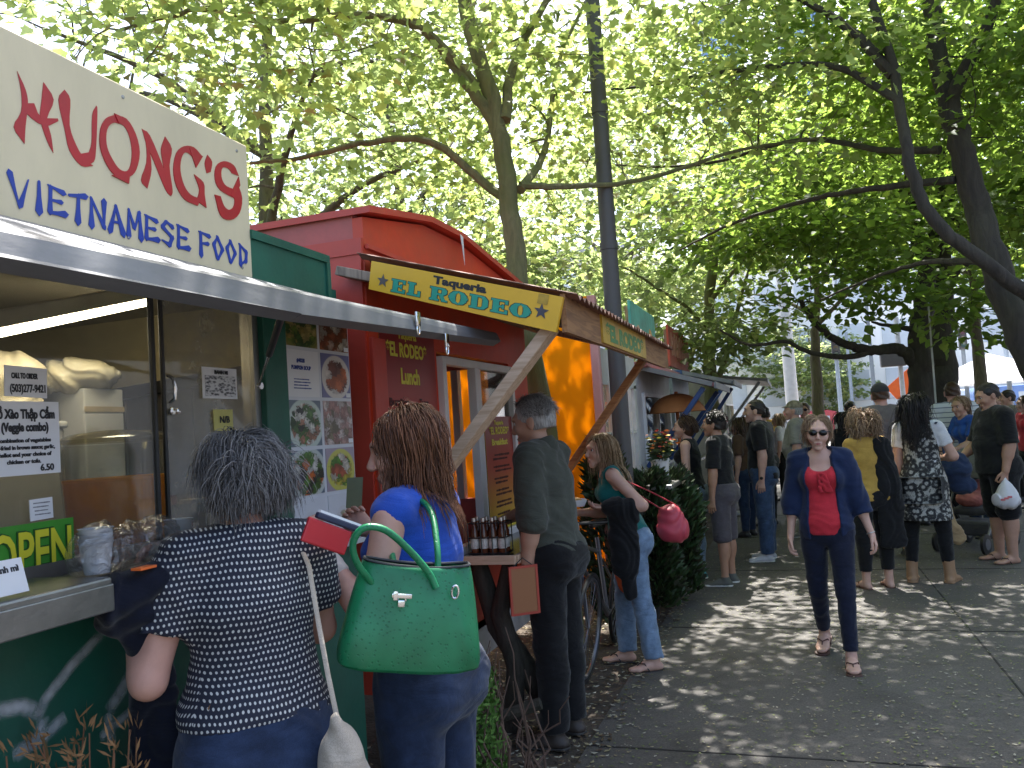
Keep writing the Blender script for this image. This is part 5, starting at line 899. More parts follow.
bh, bl = at(553, 326, Y=3.12), at(443, 474, Y=3.12); dr = (bl-bh)/(bl[0]-bh[0]); blw = bh+dr*(-1.66-bh[0]); mb = MB(); mb.beam(bh, blw, .045, .095, YA); mb.build('brace', WOODP, aw)
bh, bl = at(643, 360, Y=5.66), at(577, 457, Y=5.66); dr = (bl-bh)/(bl[0]-bh[0]); blw = bh+dr*(-1.66-bh[0]); mb = MB(); mb.beam(bh, blw, .045, .09, YA); mb.build('brace', wood('wood_orange', (.42, .2, .08), (.25, .1, .04), axis=0), aw)
# its yellow name boards
xd = nrm(sTR-sTL); yd = np.array([0, 0, 1.])
sg = thing('name_board', 'yellow painted name board with green slab lettering and two stars along the awning end', 'sign', (sTL+sTR)/2)
mb = MB(); mb.prism([sTL-[0, .03, 0], sTR-[0, .03, 0], sBR-[0, .03, 0], sBL-[0, .03, 0]], YA, .025); mb.build('board', YEL, sg)
WS = sTR-sTL; HS = sBL-sTL
def on_board(u, v, e=0.): return sTL+WS*u+HS*v+np.array([0, -.0305-e, 0])
def board_text(name, s, u0, u1, v, size, m, e, bold, parent=sg):
    o = text(name, s, size, (0, 0, 0), XA, YA, m, parent, bold, 1.0); V = np.array([v_.co[:] for v_ in o.data.vertices])+ORIG[parent.name]; a = V[:, 0].min(); hgt = 1.
    W = np.array([on_board(u0+(u1-u0)*(x-a), v-y, e)+(np.array([0, -.0004, 0])) for x, y, z in V])-ORIG[parent.name]
    W[:, 1] -= V[:, 2]*.1
    o.data.vertices.foreach_set('co', W.astype(np.float32).ravel()); o.data.update(); return o
SLAB = {'E': [(0, 0, .16, 1), (0, .84, 1, 1), (0, 0, 1, .16), (0, .43, .62, .57), (.84, .66, 1, 1), (.84, 0, 1, .34), (.5, .34, .62, .66)], 'L': [(.12, 0, .38, 1), (0, .85, .52, 1), (0, 0, 1, .16), (.82, 0, 1, .4)]}
def slab_letter(c, u0, u1, v0, v1, m, e, grow=0.):
    """western slab letter: thick stems, square serifs and spurs"""
    def R(a, b, c_, d): return [(a, b), (c_, b), (c_, d), (a, d)]
    S_ = {'E': [R(.1, 0, .45, 1), R(0, .86, .95, 1), R(0, 0, .95, .14), R(.4, .43, .7, .57), R(.78, .7, .95, 1), R(.78, 0, .95, .3), R(.62, .34, .74, .66)], 'L': [R(.12, 0, .5, 1), R(0, .86, .62, 1), R(0, 0, 1, .15), R(.8, 0, 1, .42)],
          'R': [R(.1, 0, .42, 1), R(0, .86, .7, 1), R(0, 0, .52, .14), R(.4, .44, .75, .57), [(.6, .98), (.8, 1), (.95, .85), (.95, .62), (.8, .46), (.62, .46), (.66, .6), (.66, .86)], [(.5, .5), (.74, .5), (.88, .14), (1, .14), (1, 0), (.7, 0)]],
          'D': [R(.1, 0, .42, 1), R(0, .86, .7, 1), R(0, 0, .7, .14), [(.62, 1), (.8, .97), (1, .72), (1, .28), (.8, .03), (.62, 0), (.64, .16), (.7, .3), (.7, .7), (.64, .84)]], 'O': [[(.5, 1), (.2, .93), (0, .7), (0, .3), (.2, .07), (.5, 0), (.48, .14), (.36, .26), (.34, .5), (.36, .74), (.48, .86)], [(.5, 1), (.8, .93), (1, .7), (1, .3), (.8, .07), (.5, 0), (.52, .14), (.64, .26), (.66, .5), (.64, .74), (.52, .86)], R(-.06, .42, .1, .58), R(.9, .42, 1.06, .58)]}[c]
    mb = MB()
    for k, P in enumerate(S_):
        cx = sum(p[0] for p in P)/len(P); cy2 = sum(p[1] for p in P)/len(P); Q = []
        for a, b in P: a2 = a+grow*np.sign(round(a-cx, 3)); b2 = b+grow*.9*np.sign(round(b-cy2, 3)); Q.append(on_board(u0+(u1-u0)*a2, v1-(v1-v0)*b2, e))
        mb.prism(Q, -YA, .0006+.00004*k)
    return mb.build('letter', m, sg)
vv0, vv1 = .47, .93; BLK = pm('letter_black', (.012, .012, .012), .5)
for c, a, b in (('E', .125, .205), ('L', .213, .285), ('R', .335, .43), ('O', .44, .53), ('D', .545, .64), ('E', .655, .745), ('O', .755, .85)):
    slab_letter(c, a, b, vv0, vv1, BLK, .0001, .035); slab_letter(c, a, b, vv0, vv1, TG, .0011, 0.)
board_text('letters', 'Taqueria', .345, .625, .355, .36, BLK, .0005, .018)
def star(u, v, r, parent, m): 
    mb = MB(); asp = np.linalg.norm(HS)/np.linalg.norm(WS)
    for k in range(5):
        a = math.pi/2+k*2*math.pi/5; g2 = lambda t, rr: on_board(u+rr*math.cos(t)*asp, v-rr*math.sin(t), .0005+.0001*k); mb.prism([g2(a, r), g2(a+math.pi/5, r*.42), on_board(u, v, .0005+.0001*k), g2(a-math.pi/5, r*.42)], -YA, .0012)
    return mb.build('star', m, parent)
star(.075, .62, .24, sg, pm('star_grey', (.1, .085, .075), .5, .3)); star(.905, .6, .27, sg, pm('star_dark', (.06, .055, .07), .5, .3))
mb = MB(); mb.prism([on_board(.885, .02, .0006), on_board(.935, .02, .0006), on_board(.93, .36, .0006), on_board(.88, .36, .0006)], -YA, .001); mb.build('peeled_patch', pm('patch_brown', (.42, .26, .03), .6, .35, 20.), sg)
q0, q1 = at(600, 318, X=XO+.012), at(645, 358, X=XO+.012); sg2 = thing('name_board', 'small weathered yellow name board on the street edge of the wooden awning', 'sign', (XO, (q0[1]+q1[1])/2, 2.08))
zb2, zt2 = zb+.008, zt-.012
mb = MB(); mb.box((XO+.016, (q0[1]+q1[1])/2, (zb2+zt2)/2), (.01, q1[1]-q0[1], zt2-zb2)); mb.build('board', pm('sign_yellow_worn', (.55, .33, .03), .5, .3, 5., dirt=.4), sg2)
text('letters', '*EL RODEO*', .105, (XO+.0215, q0[1]+.08, zb2+.022), YA, ZA, pm('text_green_worn', (.06, .2, .06), .5, .3, 20.), sg2, .006, q1[1]-q0[1]-.16)
# bottles and picture on the counter
BOT = pm('bottle_brown', (.12, .035, .015), .1, .4, 12.); LBL = pm('bottle_label', (.6, .58, .55), .5, .5, 40.); rack = thing('bottle_carrier', 'black wire carrier of sauce bottles on the dark counter', 'carrier', (-1.5, 3.99, 1.0))
mb = MB()
for z in (1.012, 1.09, 1.165):
    mb.tube([(-1.62, 3.945, z), (-1.42, 3.945, z), (-1.42, 4.055, z), (-1.62, 4.055, z), (-1.62, 3.945, z)], .0035, 6)
for x in (-1.62, -1.55, -1.49, -1.42):
    for y in (3.945, 4.055): mb.tube([(x, y, 1.003), (x, y, 1.165)], .003, 6)
mb.box((-1.52, 4.0, 1.006), (.2, .11, .004)); mb.build('frame', BLACK, rack, True)
def bottle(x, y, lab):
    t = thing('sauce_bottle', lab, 'bottle', (x, y, 1.009), 'bottles in the wire carrier'); mb = MB(); mb.lathe((x, y, 1.009), [(0, 0), (.02, 0), (.022, .005), (.022, .11), (.011, .14), (.01, .165), (0, .166)], 14); mb.build('glass', BOT, t, True); mb = MB(); mb.lathe((x, y, 1.035), [(.0223, 0), (.0226, .002), (.0226, .055), (.0223, .057)], 14); mb.build('label', LBL, t, True); mb = MB(); mb.lathe((x, y, 1.172), [(0, 0), (.012, 0), (.012, .018), (0, .02)], 12); mb.build('cap', pm('cap_silver', (.6, .58, .55), .3, metal=.8), t, True)
for i in range(4):
    for j in range(2): bottle(-1.595+i*.05, 3.972+j*.052, ('front row sauce bottle with a pale label in the counter carrier' if j == 0 else 'back row sauce bottle half hidden in the counter carrier'))
pc = thing('framed_card', 'red framed menu picture hanging from the corner of the counter', 'picture', (-1.34, 3.96, .94)); fx = -1.335; mb = MB(); R_ = (nrm((.8, .6, 0)), nrm((-.6, .8, 0)), ZA)
cA = np.array([-1.33, 3.93, .83])
for dx, dz, sx_, sz_ in ((-.07, 0, .012, .24), (.07, 0, .012, .24), (0, .115, .13, .012), (0, -.115, .13, .012)): mb.box(cA+R_[0]*dx+ZA*dz, (sx_, .012, sz_), R_)
mb.build('frame', pm('frame_red', (.4, .05, .03), .4), pc); mb = MB(); mb.box(cA, (.132, .006, .22), R_); mb.build('picture', food_mat('dish_card', (.3, .12, .05), (.4, .2, .08), [(.3, .1, .04), (.5, .35, .2), (.1, .03, .02), (.45, .1, .05)], 9, .4, 5.), pc)
mb = MB(); mb.tube([cA+R_[0]*-.05+ZA*.12, cA+ZA*.16, cA+R_[0]*.05+ZA*.12], .003, 6); mb.build('cord', BLACK, pc)
# ------------------------------------------------------------------ lamp post
pp = at(622, 440, Y=6.65); pq = at(597, 70, Y=6.65); lp = thing('lamp_post', 'tall dark grey street post rising behind the wooden awning', 'lamp post', (pp[0], 6.65, 0)); POLE = pm('pole_paint', (.075, .07, .072), .5, .15, 3., .1, 30., dirt=.2); dv = (pq-pp)/(pq[2]-pp[2])
pbase = pp-dv*pp[2]; mb = MB(); mb.tube([pbase, pbase+dv*9.2], [.078, .05], 16); mb.build('pole', POLE, lp, True)
for z in (3.1, 4.25): mb = MB(); c = pbase+dv*z; mb.tube([c-dv*.03, c+dv*.03], .078-.003*z+.007, 16); mb.build('collar', POLE, lp, True)
mb = MB(); mb.tube([pbase, pbase+[0, 0, .3]], [.15, .12], 16); mb.build('base', POLE, lp, True)
tp = pbase+dv*9.2; mb = MB(); mb.tube([tp, tp+[.4, 0, .3], tp+[1.3, 0, .4]], .035, 8); ar_ = mb.build('arm', POLE, lp, True); mb = MB(); mb.box(tp+[1.55, 0, .4], (.6, .25, .1), bev=.03); mb.build('lamp_head', POLE, ar_)
# ------------------------------------------------------------------ carts farther along
WM = pm('clutter_white', (.6, .6, .62), .5, .12, 4., dirt=.2); MAROON = pm('maroon_sheet', (.24, .07, .07), .5, .2, 3., dirt=.2); BLUEB = pm('blue_paint', (.02, .06, .2), .45, .15); GREYA = pm('grey_awning', (.3, .29, .3), .5, .15, dirt=.2)
def far_cart(label, x, y0, y1, zt, body, trim, wins, hatch=None, base=.4, counter=True, hang=0):
    t = thing('food_cart', label, 'food cart', (x, (y0+y1)/2, 0)); mb = MB(); zw0, zw1 = 1.1, 1.95; edges = [y0]+[v for wn in wins for v in wn]+[y1]
    mb.box((x-.03, (y0+y1)/2, (base+zw0)/2), (.06, y1-y0, zw0-base)); mb.box((x-.03, (y0+y1)/2, (zw1+zt)/2), (.06, y1-y0, zt-zw1))
    for a, b in zip(edges[::2], edges[1::2]): mb.box((x-.03, (a+b)/2, (zw0+zw1)/2), (.06, b-a, zw1-zw0))
    for y in (y0+.03, y1-.03): mb.box((x-1.1, y, (base+zt)/2), (2.08, .06, zt-base))
    mb.box((x-2.15, (y0+y1)/2, (base+zt)/2), (.06, y1-y0, zt-base)); mb.build('wall', body, t)
    mb = MB(); mb.box((x-1.05, (y0+y1)/2, zt+.03), (2.4, y1-y0+.1, .06), bev=.01); mb.build('roof', trim, t)
    mb = MB(); mb.box((x-1.05, (y0+y1)/2, .95), (2., y1-y0-.14, .04)); mb.box((x-1.6, (y0+y1)/2, 1.5), (.05, y1-y0-.14, 1.)); mb.build('interior_wall', pm('far_interior', (.22, .2, .19), .7, .3), t)
    for a, b in wins:
        mb = MB()
        for y in (a+.02, b-.02, (a+b)/2): mb.box((x+.006, y, 1.525), (.05, .045, .85))
        for z in (zw0+.02, zw1-.02): mb.box((x+.006, (a+b)/2, z), (.048, b-a, .04))
        f = mb.build('window', WHITEF, t); mb = MB(); mb.box((x-.01, (a+b)/2, 1.525), (.006, b-a-.05, .82)); mb.build('pane', GLASSC, f)
        r = np.random.default_rng(int(a*100))
        for k in range(int((b-a)/.3)): y = a+.15+k*.3; hh = r.uniform(.15, .6); mb = MB(); mb.box((x-.35, y, 1.0+hh/2), (.2, r.uniform(.12, .25), hh), bev=.01); mb.build('shelf_goods', pm('goods_%d' % r.integers(5), [(.6, .6, .62), (.35, .1, .06), (.12, .2, .3), (.5, .4, .15), (.7, .7, .7)][r.integers(5)], .5), t)
    if counter: mb = MB(); mb.box((x+.14, (y0+y1)/2, 1.07), (.28, y1-y0-.3, .035), bev=.006); mb.build('counter', STEEL, t)
    if hatch:
        a, b, xo, zi, zo, m, bm = hatch; mb = MB(); mb.add([(x+.01, a, zi), (x+.01, b, zi), (xo, b, zo), (xo, a, zo), (x+.01, a, zi+.04), (x+.01, b, zi+.04), (xo, b, zo+.04), (xo, a, zo+.04)], [(0, 1, 2, 3), (7, 6, 5, 4), (0, 4, 5, 1), (1, 5, 6, 2), (2, 6, 7, 3), (3, 7, 4, 0)]); h_ = mb.build('hatch', m, t)
        mb = MB(); mb.box((xo+.01, (a+b)/2, zo+.015), (.02, b-a, .07)); mb.box(((xo+x)/2, a-.01, (zi+zo)/2+.02), (xo-x, .018, .05), (nrm((xo-x, 0, zo-zi)), YA, nrm((zi-zo, 0, xo-x)))); mb.build('hatch_edge', ALU, h_)
        for y in (a+.15, b-.15): mb = MB(); mb.beam((xo-.12, y, zo+.0), (x+.02, y, 1.15), .05, .08, YA); mb.build('brace', bm, h_)
    return t
oc = thing('food_cart', 'food cart with a glowing orange end panel and cluttered silver front', 'food cart', (-1.45, 7.4, 0))
mb = MB(); mb.box((-1.48, 7.4, .75), (.06, 1.6, .7)); mb.box((-1.48, 7.4, 2.12), (.06, 1.6, .3)); mb.box((-1.48, 8.14, 1.55), (.06, .12, .9)); mb.box((-2.5, 8.17, 1.3), (2., .06, 2.)); mb.box((-3.5, 7.4, 1.3), (.06, 1.6, 2.)); mb.build('wall', WM, oc)
mb = MB(); mb.box((-2.45, 6.6, 1.55), (1.86, .012, 2.3)); mb.build('orange_panel', ORT, oc); mb = MB(); mb.box((-1.48, 6.6, 1.55), (.07, .08, 2.3), bev=.01); mb.build('corner_trim', pm('pink_trim', (.62, .3, .27), .5, .1), oc)
mb = MB()
for y in (6.9, 7.2, 7.5, 7.85): mb.box((-1.46, y, 1.55), (.03, .035, .9))
for z in (1.1, 1.55, 1.98): mb.box((-1.465, 7.35, z), (.025, 1.45, .03))
f = mb.build('window', WHITEF, oc); mb = MB(); mb.box((-1.49, 7.35, 1.55), (.005, 1.4, .86)); mb.build('pane', GLASSC, f)
for k, y in enumerate(np.arange(6.85, 8.0, .2)): mb = MB(); hh = (.5, .3, .7, .4, .6, .35)[k % 6]; mb.box((-1.8, y, 1.1+hh/2), (.15, .13, hh), bev=.01); mb.build('shelf_goods', pm('goods_%d' % (k % 5), [(.6, .6, .62), (.35, .1, .06), (.12, .2, .3), (.5, .4, .15), (.7, .7, .7)][k % 5], .5), oc)
mb = MB(); mb.box((-1.2, 7.5, 1.08), (.45, 1.3, .04), bev=.006); mb.build('counter', STEEL, oc)
far_cart('grey white food cart under the maroon hatch behind the post', -1.5, 8.45, 11.0, 2.2, WM, MAROON, [(8.8, 10.7)], (8.6, 10.6, -.72, 2.2, 1.95, MAROON, BLUEB))
far_cart('pale food cart under the blue braced hatch past the grey white cart', -1.5, 11.3, 13.2, 2.25, pm('cart_blue_grey', (.32, .36, .42), .5, .12, dirt=.2), BLUEB, [(11.6, 12.9)], (11.3, 13.1, -.7, 2.3, 2.07, pm('dark_blue_sheet', (.06, .07, .13), .5, .2), BLUEB))
far_cart('cream food cart with a framed grey hatch near the far end of the row', -1.35, 14.3, 18.0, 2.35, pm('cart_cream', (.55, .5, .42), .5, .1, dirt=.2), GREYA, [(14.8, 17.4)], (14.6, 17.6, -.35, 2.35, 2.2, GREYA, GREYA))
far_cart('green roofed food cart at the far end of the row', -1.4, 18.6, 22.0, 2.5, pm('cart_far', (.4, .42, .38), .5, .1, dirt=.2), pm('green_roof', (.06, .2, .13), .5), [(19, 21.6)], None)
# orange canopy and roof boards
oa = thing('canopy_umbrella', 'small orange cloth canopy hanging under the maroon hatch', 'canopy', (-1.2, 9.3, 1.6)); mb = MB(); A = []
for i in range(7):
    t = i/6*1.35; A.append([(-1.2+.32*math.sin(t)*math.cos(p), 9.3+.5*math.sin(t)*math.sin(p), 1.66+.27*math.cos(t)) for p in np.linspace(0, 2*math.pi, 17)])
mb.sheet(A); mb.build('cloth', pm('orange_cloth', (.42, .16, .05), .7, .15), oa, True); mb = MB(); mb.tube([(-1.2, 9.3, 1.1), (-1.2, 9.3, 1.95)], .02, 8); mb.build('pole', pm('orange_pole', (.5, .15, .05), .5), oa, True)
def roof_board(name, label, y0, y1, z0, z1, x, m, lines, lm, txt=None):
    t = thing(name, label, 'sign', (x, (y0+y1)/2, z0)); slabX('board', x-.03, x, y0, y1, z0, z1, m, t); 
    for y in (y0+.1, y1-.1): mb = MB(); mb.beam((x-.05, y, 2.2), (x-.05, y, z1-.05), .04, .05); mb.build('post', WOODG, t)
    return t
rb = roof_board('roof_board', 'turquoise painted picture board on a cart roof behind the post', 8.5, 10.1, 2.4, 2.92, -1.5, pm('turquoise_board', (.07, .38, .38), .5, .4, 4., dirt=.2), 0, None)
for k, (y, z, r_) in enumerate(((8.9, 2.6, .1), (9.3, 2.56, .08), (9.7, 2.62, .11))): mb = MB(); mb.lathe((-1.499, y, z), [(0, 0), (r_, 0), (r_*.9, .006), (0, .008)], 9, XA); mb.build('painted_figure', pm('figure_%d' % k, [(.5, .3, .25), (.6, .55, .5), (.55, .32, .12)][k], .5), rb)
rb = roof_board('roof_board', 'weathered red roof board with faded tall lettering, middle of the row', 11.3, 13.6, 2.38, 2.95, -1.5, pm('faded_red', (.42, .07, .05), .6, .25, 3., dirt=.15), 0, None)
r = np.random.default_rng(4)
for k in range(7):
    y = 11.5+k*.29; mb = MB(); mb.box((-1.497, y+.05, 2.7), (.006, .055, .32)); mb.box((-1.496, y+.12, 2.84 if k % 2 else 2.72), (.005, .12, .05)); mb.box((-1.4965, y+.19, 2.68), (.0045, .04, .26)); mb.build('faded_letter', pm('faded_pink', (.55, .3, .24), .6, .3, 9.), rb)
# white pot with flowers on the counter, planters
fp = thing('flower_pot', 'white pot of orange and yellow flowers on the counter behind the teal shopper', 'flower pot', (-1.12, 7.25, 1.1)); mb = MB(); mb.lathe((-1.12, 7.25, 1.1), [(0, 0), (.06, 0), (.085, .2), (.075, .2), (.06, .03), (0, .02)], 18); mb.build('pot', pm('pot_white', (.62, .6, .58), .5, .06), fp, True)
def leaf_cloud(name, n, cen, rad, size, mats, parent, seed, flat=.6):
    r = np.random.default_rng(seed); V = []; Fs = []; mi = []
    for i in range(n):
        v = nrm(r.normal(size=3))*r.random()**.4*np.array(rad); p = np.array(cen)+v; s = size*r.uniform(.6, 1.3); a, b2, c2 = frame(r.normal(size=3)); b = len(V)
        V += [p-a*s, p+b2*s*.4, p+a*s, p-b2*s*.4]; Fs.append((b, b+1, b+2, b+3)); mi.append(r.integers(len(mats)))
    return link_mesh(name, V, Fs, mats, parent, mi=mi)
FO = [pm('flower_orange', (.7, .17, .02), .6), pm('flower_yellow', (.7, .5, .04), .6), pm('flower_red', (.5, .04, .03), .6)]; LG = [pm('leaf_a', (.025, .055, .014), .6, .4), pm('leaf_b', (.045, .075, .02), .6, .4), pm('leaf_c', (.03, .03, .012), .7, .4)]
leaf_cloud('leaves', 260, (-1.12, 7.25, 1.38), (.12, .16, .13), .035, LG, fp, 3); leaf_cloud('flowers', 70, (-1.1, 7.25, 1.44), (.15, .2, .13), .022, FO, fp, 4)
def shrub(label, x, y, h, rx, ry, seed, n=2600):
    """upright evergreen: upswept sprays round a few stems"""
    t = thing('evergreen_shrub', label, 'shrub', (x, y, 0), 'evergreens in front of the carts'); r = np.random.default_rng(seed); mb = MB()
    for k in range(5): a = r.uniform(0, 6.28); mb.tube([(x, y, 0), (x+.1*math.cos(a), y+.1*math.sin(a), h*.4), (x+rx*.6*math.cos(a), y+ry*.6*math.sin(a), h*.8)], [.022, .015, .006], 6)
    mb.build('stem', BARKD, t, True); V = []; Fs = []; mi = []
    for i in range(n):
        z = h*(.08+.95*r.random()**.8); f = (1-((z/h-.45)/.62)**2); f = max(f, .05)**.5*(1+.25*math.sin(7*z+seed)*math.sin(3*z)); a = r.uniform(0, 6.28); q = r.random()**.35; p = np.array([x+rx*f*q*math.cos(a), y+ry*f*q*math.sin(a), z])
        d = nrm([math.cos(a)*.8, math.sin(a)*.8, .9+r.normal()*.4]); s, u, _ = frame(d+r.normal(0, .25, 3)); L_ = r.uniform(.05, .13); w_ = r.uniform(.008, .02)
        for j in range(3):
            dd = nrm(d+s*(j-1)*.5+r.normal(0, .15, 3)); b = len(V); V += [p, p+dd*L_*.5+u*w_, p+dd*L_, p+dd*L_*.5-u*w_]; Fs.append((b, b+1, b+2, b+3)); mi.append(r.choice(3, p=(.45, .2, .35)))
    link_mesh('foliage', V, Fs, LG, t, mi=mi)
shrub('dark evergreen shrub behind the teal shopper at the foot of the post', -1.2, 6.95, 1.15, .24, .36, 1, 2200); shrub('wide evergreen shrub in front of the black vest shopper', -1.1, 7.55, 1.12, .25, .38, 2, 2200); shrub('half hidden evergreen shrub squeezed against the orange panel', -1.42, 6.35, 1.45, .16, .2, 3, 1200)
sb = thing('green_shrub', 'bright green feathery shrub with dry vine at the feet of the blue top shopper', 'shrub', (-1.32, 3.2, 0)); 
r = np.random.default_rng(12); V = []; Fs = []; mi = []
for i in range(2600):
    z = .02+.62*r.random(); a = r.uniform(0, 6.28); q = .16*(1-.45*z)*r.random()**.5; p = np.array([-1.34+q*math.cos(a), 3.16+q*1.3*math.sin(a), z]); d = nrm(r.normal(size=3)+[0, 0, .6]); s, u, _ = frame(d); L_ = r.uniform(.02, .05); b = len(V); V += [p, p+d*L_*.5+u*.006, p+d*L_, p+d*L_*.5-u*.006]; Fs.append((b, b+1, b+2, b+3)); mi.append(r.integers(2))
link_mesh('foliage', V, Fs, [pm('fern_a', (.07, .17, .025), .6, .3), pm('fern_b', (.11, .22, .04), .6, .3)], sb, mi=mi)
mb = MB()
for k in range(24):
    a = r.uniform(0, 6.28); x, y = -1.24+.09*math.cos(a), 3.32+.14*math.sin(a); P_ = [(x, y, 0)]
    for z in np.linspace(.1, r.uniform(.4, .75), 7): x += r.normal(0, .03); y += r.normal(0, .03); P_.append((x, y, z))
    mb.tube(P_, [.008, .007, .006, .006, .005, .004, .003, .002], 5)
mb.build('dry_vine', pm('dry_vine', (.12, .075, .055), .9, .3), sb, True)
db = thing('dry_shrub', 'dry brown shrub growing against the green cart wall at bottom left', 'shrub', (-1.57, 1.66, 0)); r = np.random.default_rng(31); mb = MB(); V = []; Fs = []; bc = at(78, 745, X=-1.57)
for k in range(46):
    x, y = bc[0]+r.normal(0, .02), bc[1]+r.normal(0, .05); P_ = [np.array([x, y, 0.])]; d = nrm([r.normal(0, .05), r.normal(0, .1), 1]); L_ = bc[2]+r.uniform(-.15, .07)
    for i in range(8): d = nrm(d+np.array([r.normal(0, .05), r.normal(0, .09), .05])); P_.append(P_[-1]+d*L_/8); P_[-1][0] = max(P_[-1][0], XW+.015)
    mb.tube(P_, list(np.linspace(.006, .0018, 9)), 5)
    for q in P_[4:]:
        for j in range(7): dd = nrm(d+r.normal(0, .55, 3)); s, u, _ = frame(dd); b = len(V); L2 = r.uniform(.02, .05); q2 = q+r.normal(0, .012, 3); q2[0] = max(q2[0], XW+.02); e2 = q2+dd*L2; e2[0] = max(e2[0], XW+.015); V += [q2, q2+(e2-q2)*.5+u*.003, e2, q2+(e2-q2)*.5-u*.003]; Fs.append((b, b+1, b+2, b+3))
DRY = [pm('dry_twig', (.2, .095, .05), .9, .3), pm('dry_needle', (.26, .14, .06), .9, .3)]; mb.build('stem', DRY[0], db, True); link_mesh('foliage', V, Fs, DRY[1], db)
# bicycle leaning by the trunk
bk = thing('bicycle', 'old grey bicycle leaning behind the man in black trousers', 'bicycle', (-1.3, 5.6, 0)); BM = pm('bike_grey', (.14, .14, .15), .35, .1, metal=.6)
def wheel(c):
    mb = MB(); n = 36; mb.tube([np.array(c)+.33*np.array([.12*math.sin(t), .993*math.cos(t), math.sin(t)]) for t in np.linspace(0, 2*math.pi, n)], .016, 8, cap=False); w_ = mb.build('wheel', BLACK, bk, True); mb = MB(); mb.tube([np.array(c)+.305*np.array([.12*math.sin(t), .993*math.cos(t), math.sin(t)]) for t in np.linspace(0, 2*math.pi, n)], .011, 6, cap=False)
    for k in range(18): t = k*2*math.pi/18; mb.tube([c, np.array(c)+.3*np.array([.12*math.sin(t), .993*math.cos(t), math.sin(t)])], .0016, 4)
    mb.build('rim', BM, w_, True)
w1, w2 = np.array([-1.33, 5.15, .345]), np.array([-1.33, 6.15, .345]); wheel(w1); wheel(w2); mb = MB(); bb = np.array([-1.33, 5.72, .3]); st_, hd = np.array([-1.4, 5.85, .82]), np.array([-1.4, 5.3, .85])
for a, b, r_ in ((bb, st_, .016), (bb, hd-[0, 0, .1], .018), (st_-[0, 0, .1], hd, .016), (bb, w2, .011), (st_-[0, 0, .1], w2, .01), (hd, w1, .014)): mb.tube([a, b], r_, 8)
mb.build('frame', BM, bk, True); mb = MB(); mb.tube([hd+[-.02, .02, .12], hd+[.0, -.02, .14], hd+[.2, .05, .14]], .012, 8); mb.tube([hd, hd+[-.0, 0, .13]], .013, 8); mb.build('handlebar', BLACK, bk, True); o = soft('saddle', [econe(st_+[0, .1, .1], st_+[0, -.14, .1], (.07, .025), (.02, .02), XA, .02)], .008, BLACK, bk)
ob_ = soft('cloth_bag', [ell((-1.12, 5.42, .66), (.07, .09, .16), None, .04), cone((-1.13, 5.4, .8), (-1.16, 5.38, .92), .03, .012, .03)], .008, pm('bag_orange', (.62, .09, .02), .7, .2), wr=folds(.006, 40, 3), origin=(-1.12, 5.42, .5)); tag(ob_, 'orange cloth bag hanging from the bicycle handlebar', 'bag')
# ------------------------------------------------------------------ trees
def leaf_mat(name, c, tr, mixf=.5):
    m, nt, b = newmat(name); at_ = N(nt, 'ShaderNodeAttribute'); at_.attribute_name = 'rnd'
    r = ramp(nt, at_.outputs['Fac'], [(0., tuple(x*.6 for x in c)), (.6, c), (1., (c[0]*1.7, c[1]*1.35, c[2]*1.2))]); r2 = ramp(nt, at_.outputs['Fac'], [(0., tuple(x*.7 for x in tr)), (.6, tr), (1., (tr[0]*1.35, tr[1]*1.15, tr[2]))])
    lk(nt, r.outputs[0], b.inputs['Base Color']); b.inputs['Roughness'].default_value = .55; b.inputs['Specular IOR Level'].default_value = .25
    t = N(nt, 'ShaderNodeBsdfTranslucent'); lk(nt, r2.outputs[0], t.inputs[0]); mx = N(nt, 'ShaderNodeMixShader'); mx.inputs[0].default_value = mixf; lk(nt, b.outputs[0], mx.inputs[1]); lk(nt, t.outputs[0], mx.inputs[2]); lk(nt, mx.outputs[0], nt.nodes['Material Output'].inputs[0]); return m
LEAFA = leaf_mat('maple_leaf', (.09, .13, .045), (.5, .62, .2), .54); LEAFD = leaf_mat('maple_leaf_dark', (.045, .085, .024), (.34, .5, .09), .52); LEAFC = leaf_mat('maple_leaf_pale', (.09, .125, .05), (.52, .64, .26), .54)
L8 = np.array([(0, 0, 0), (.16, .12, .03), (.5, .22, .1), (.36, .48, .08), (.46, .7, .12), (.2, .68, .05), (0, 1.05, -.06), (-.2, .68, .05), (-.46, .7, .12), (-.36, .48, .08), (-.5, .22, .1), (-.16, .12, .03)])
F8 = np.array([(0, 1, 2, 3), (0, 3, 5, 6), (3, 4, 5, 5), (0, 6, 7, 9), (9, 7, 8, 8), (0, 9, 10, 11)])
L4 = np.array([(0, 0, 0), (.46, .35, .1), (.3, .72, .06), (0, 1.05, -.05), (-.3, .72, .06), (-.46, .35, .1)]); F4 = np.array([(0, 1, 2, 3), (0, 3, 4, 5)])
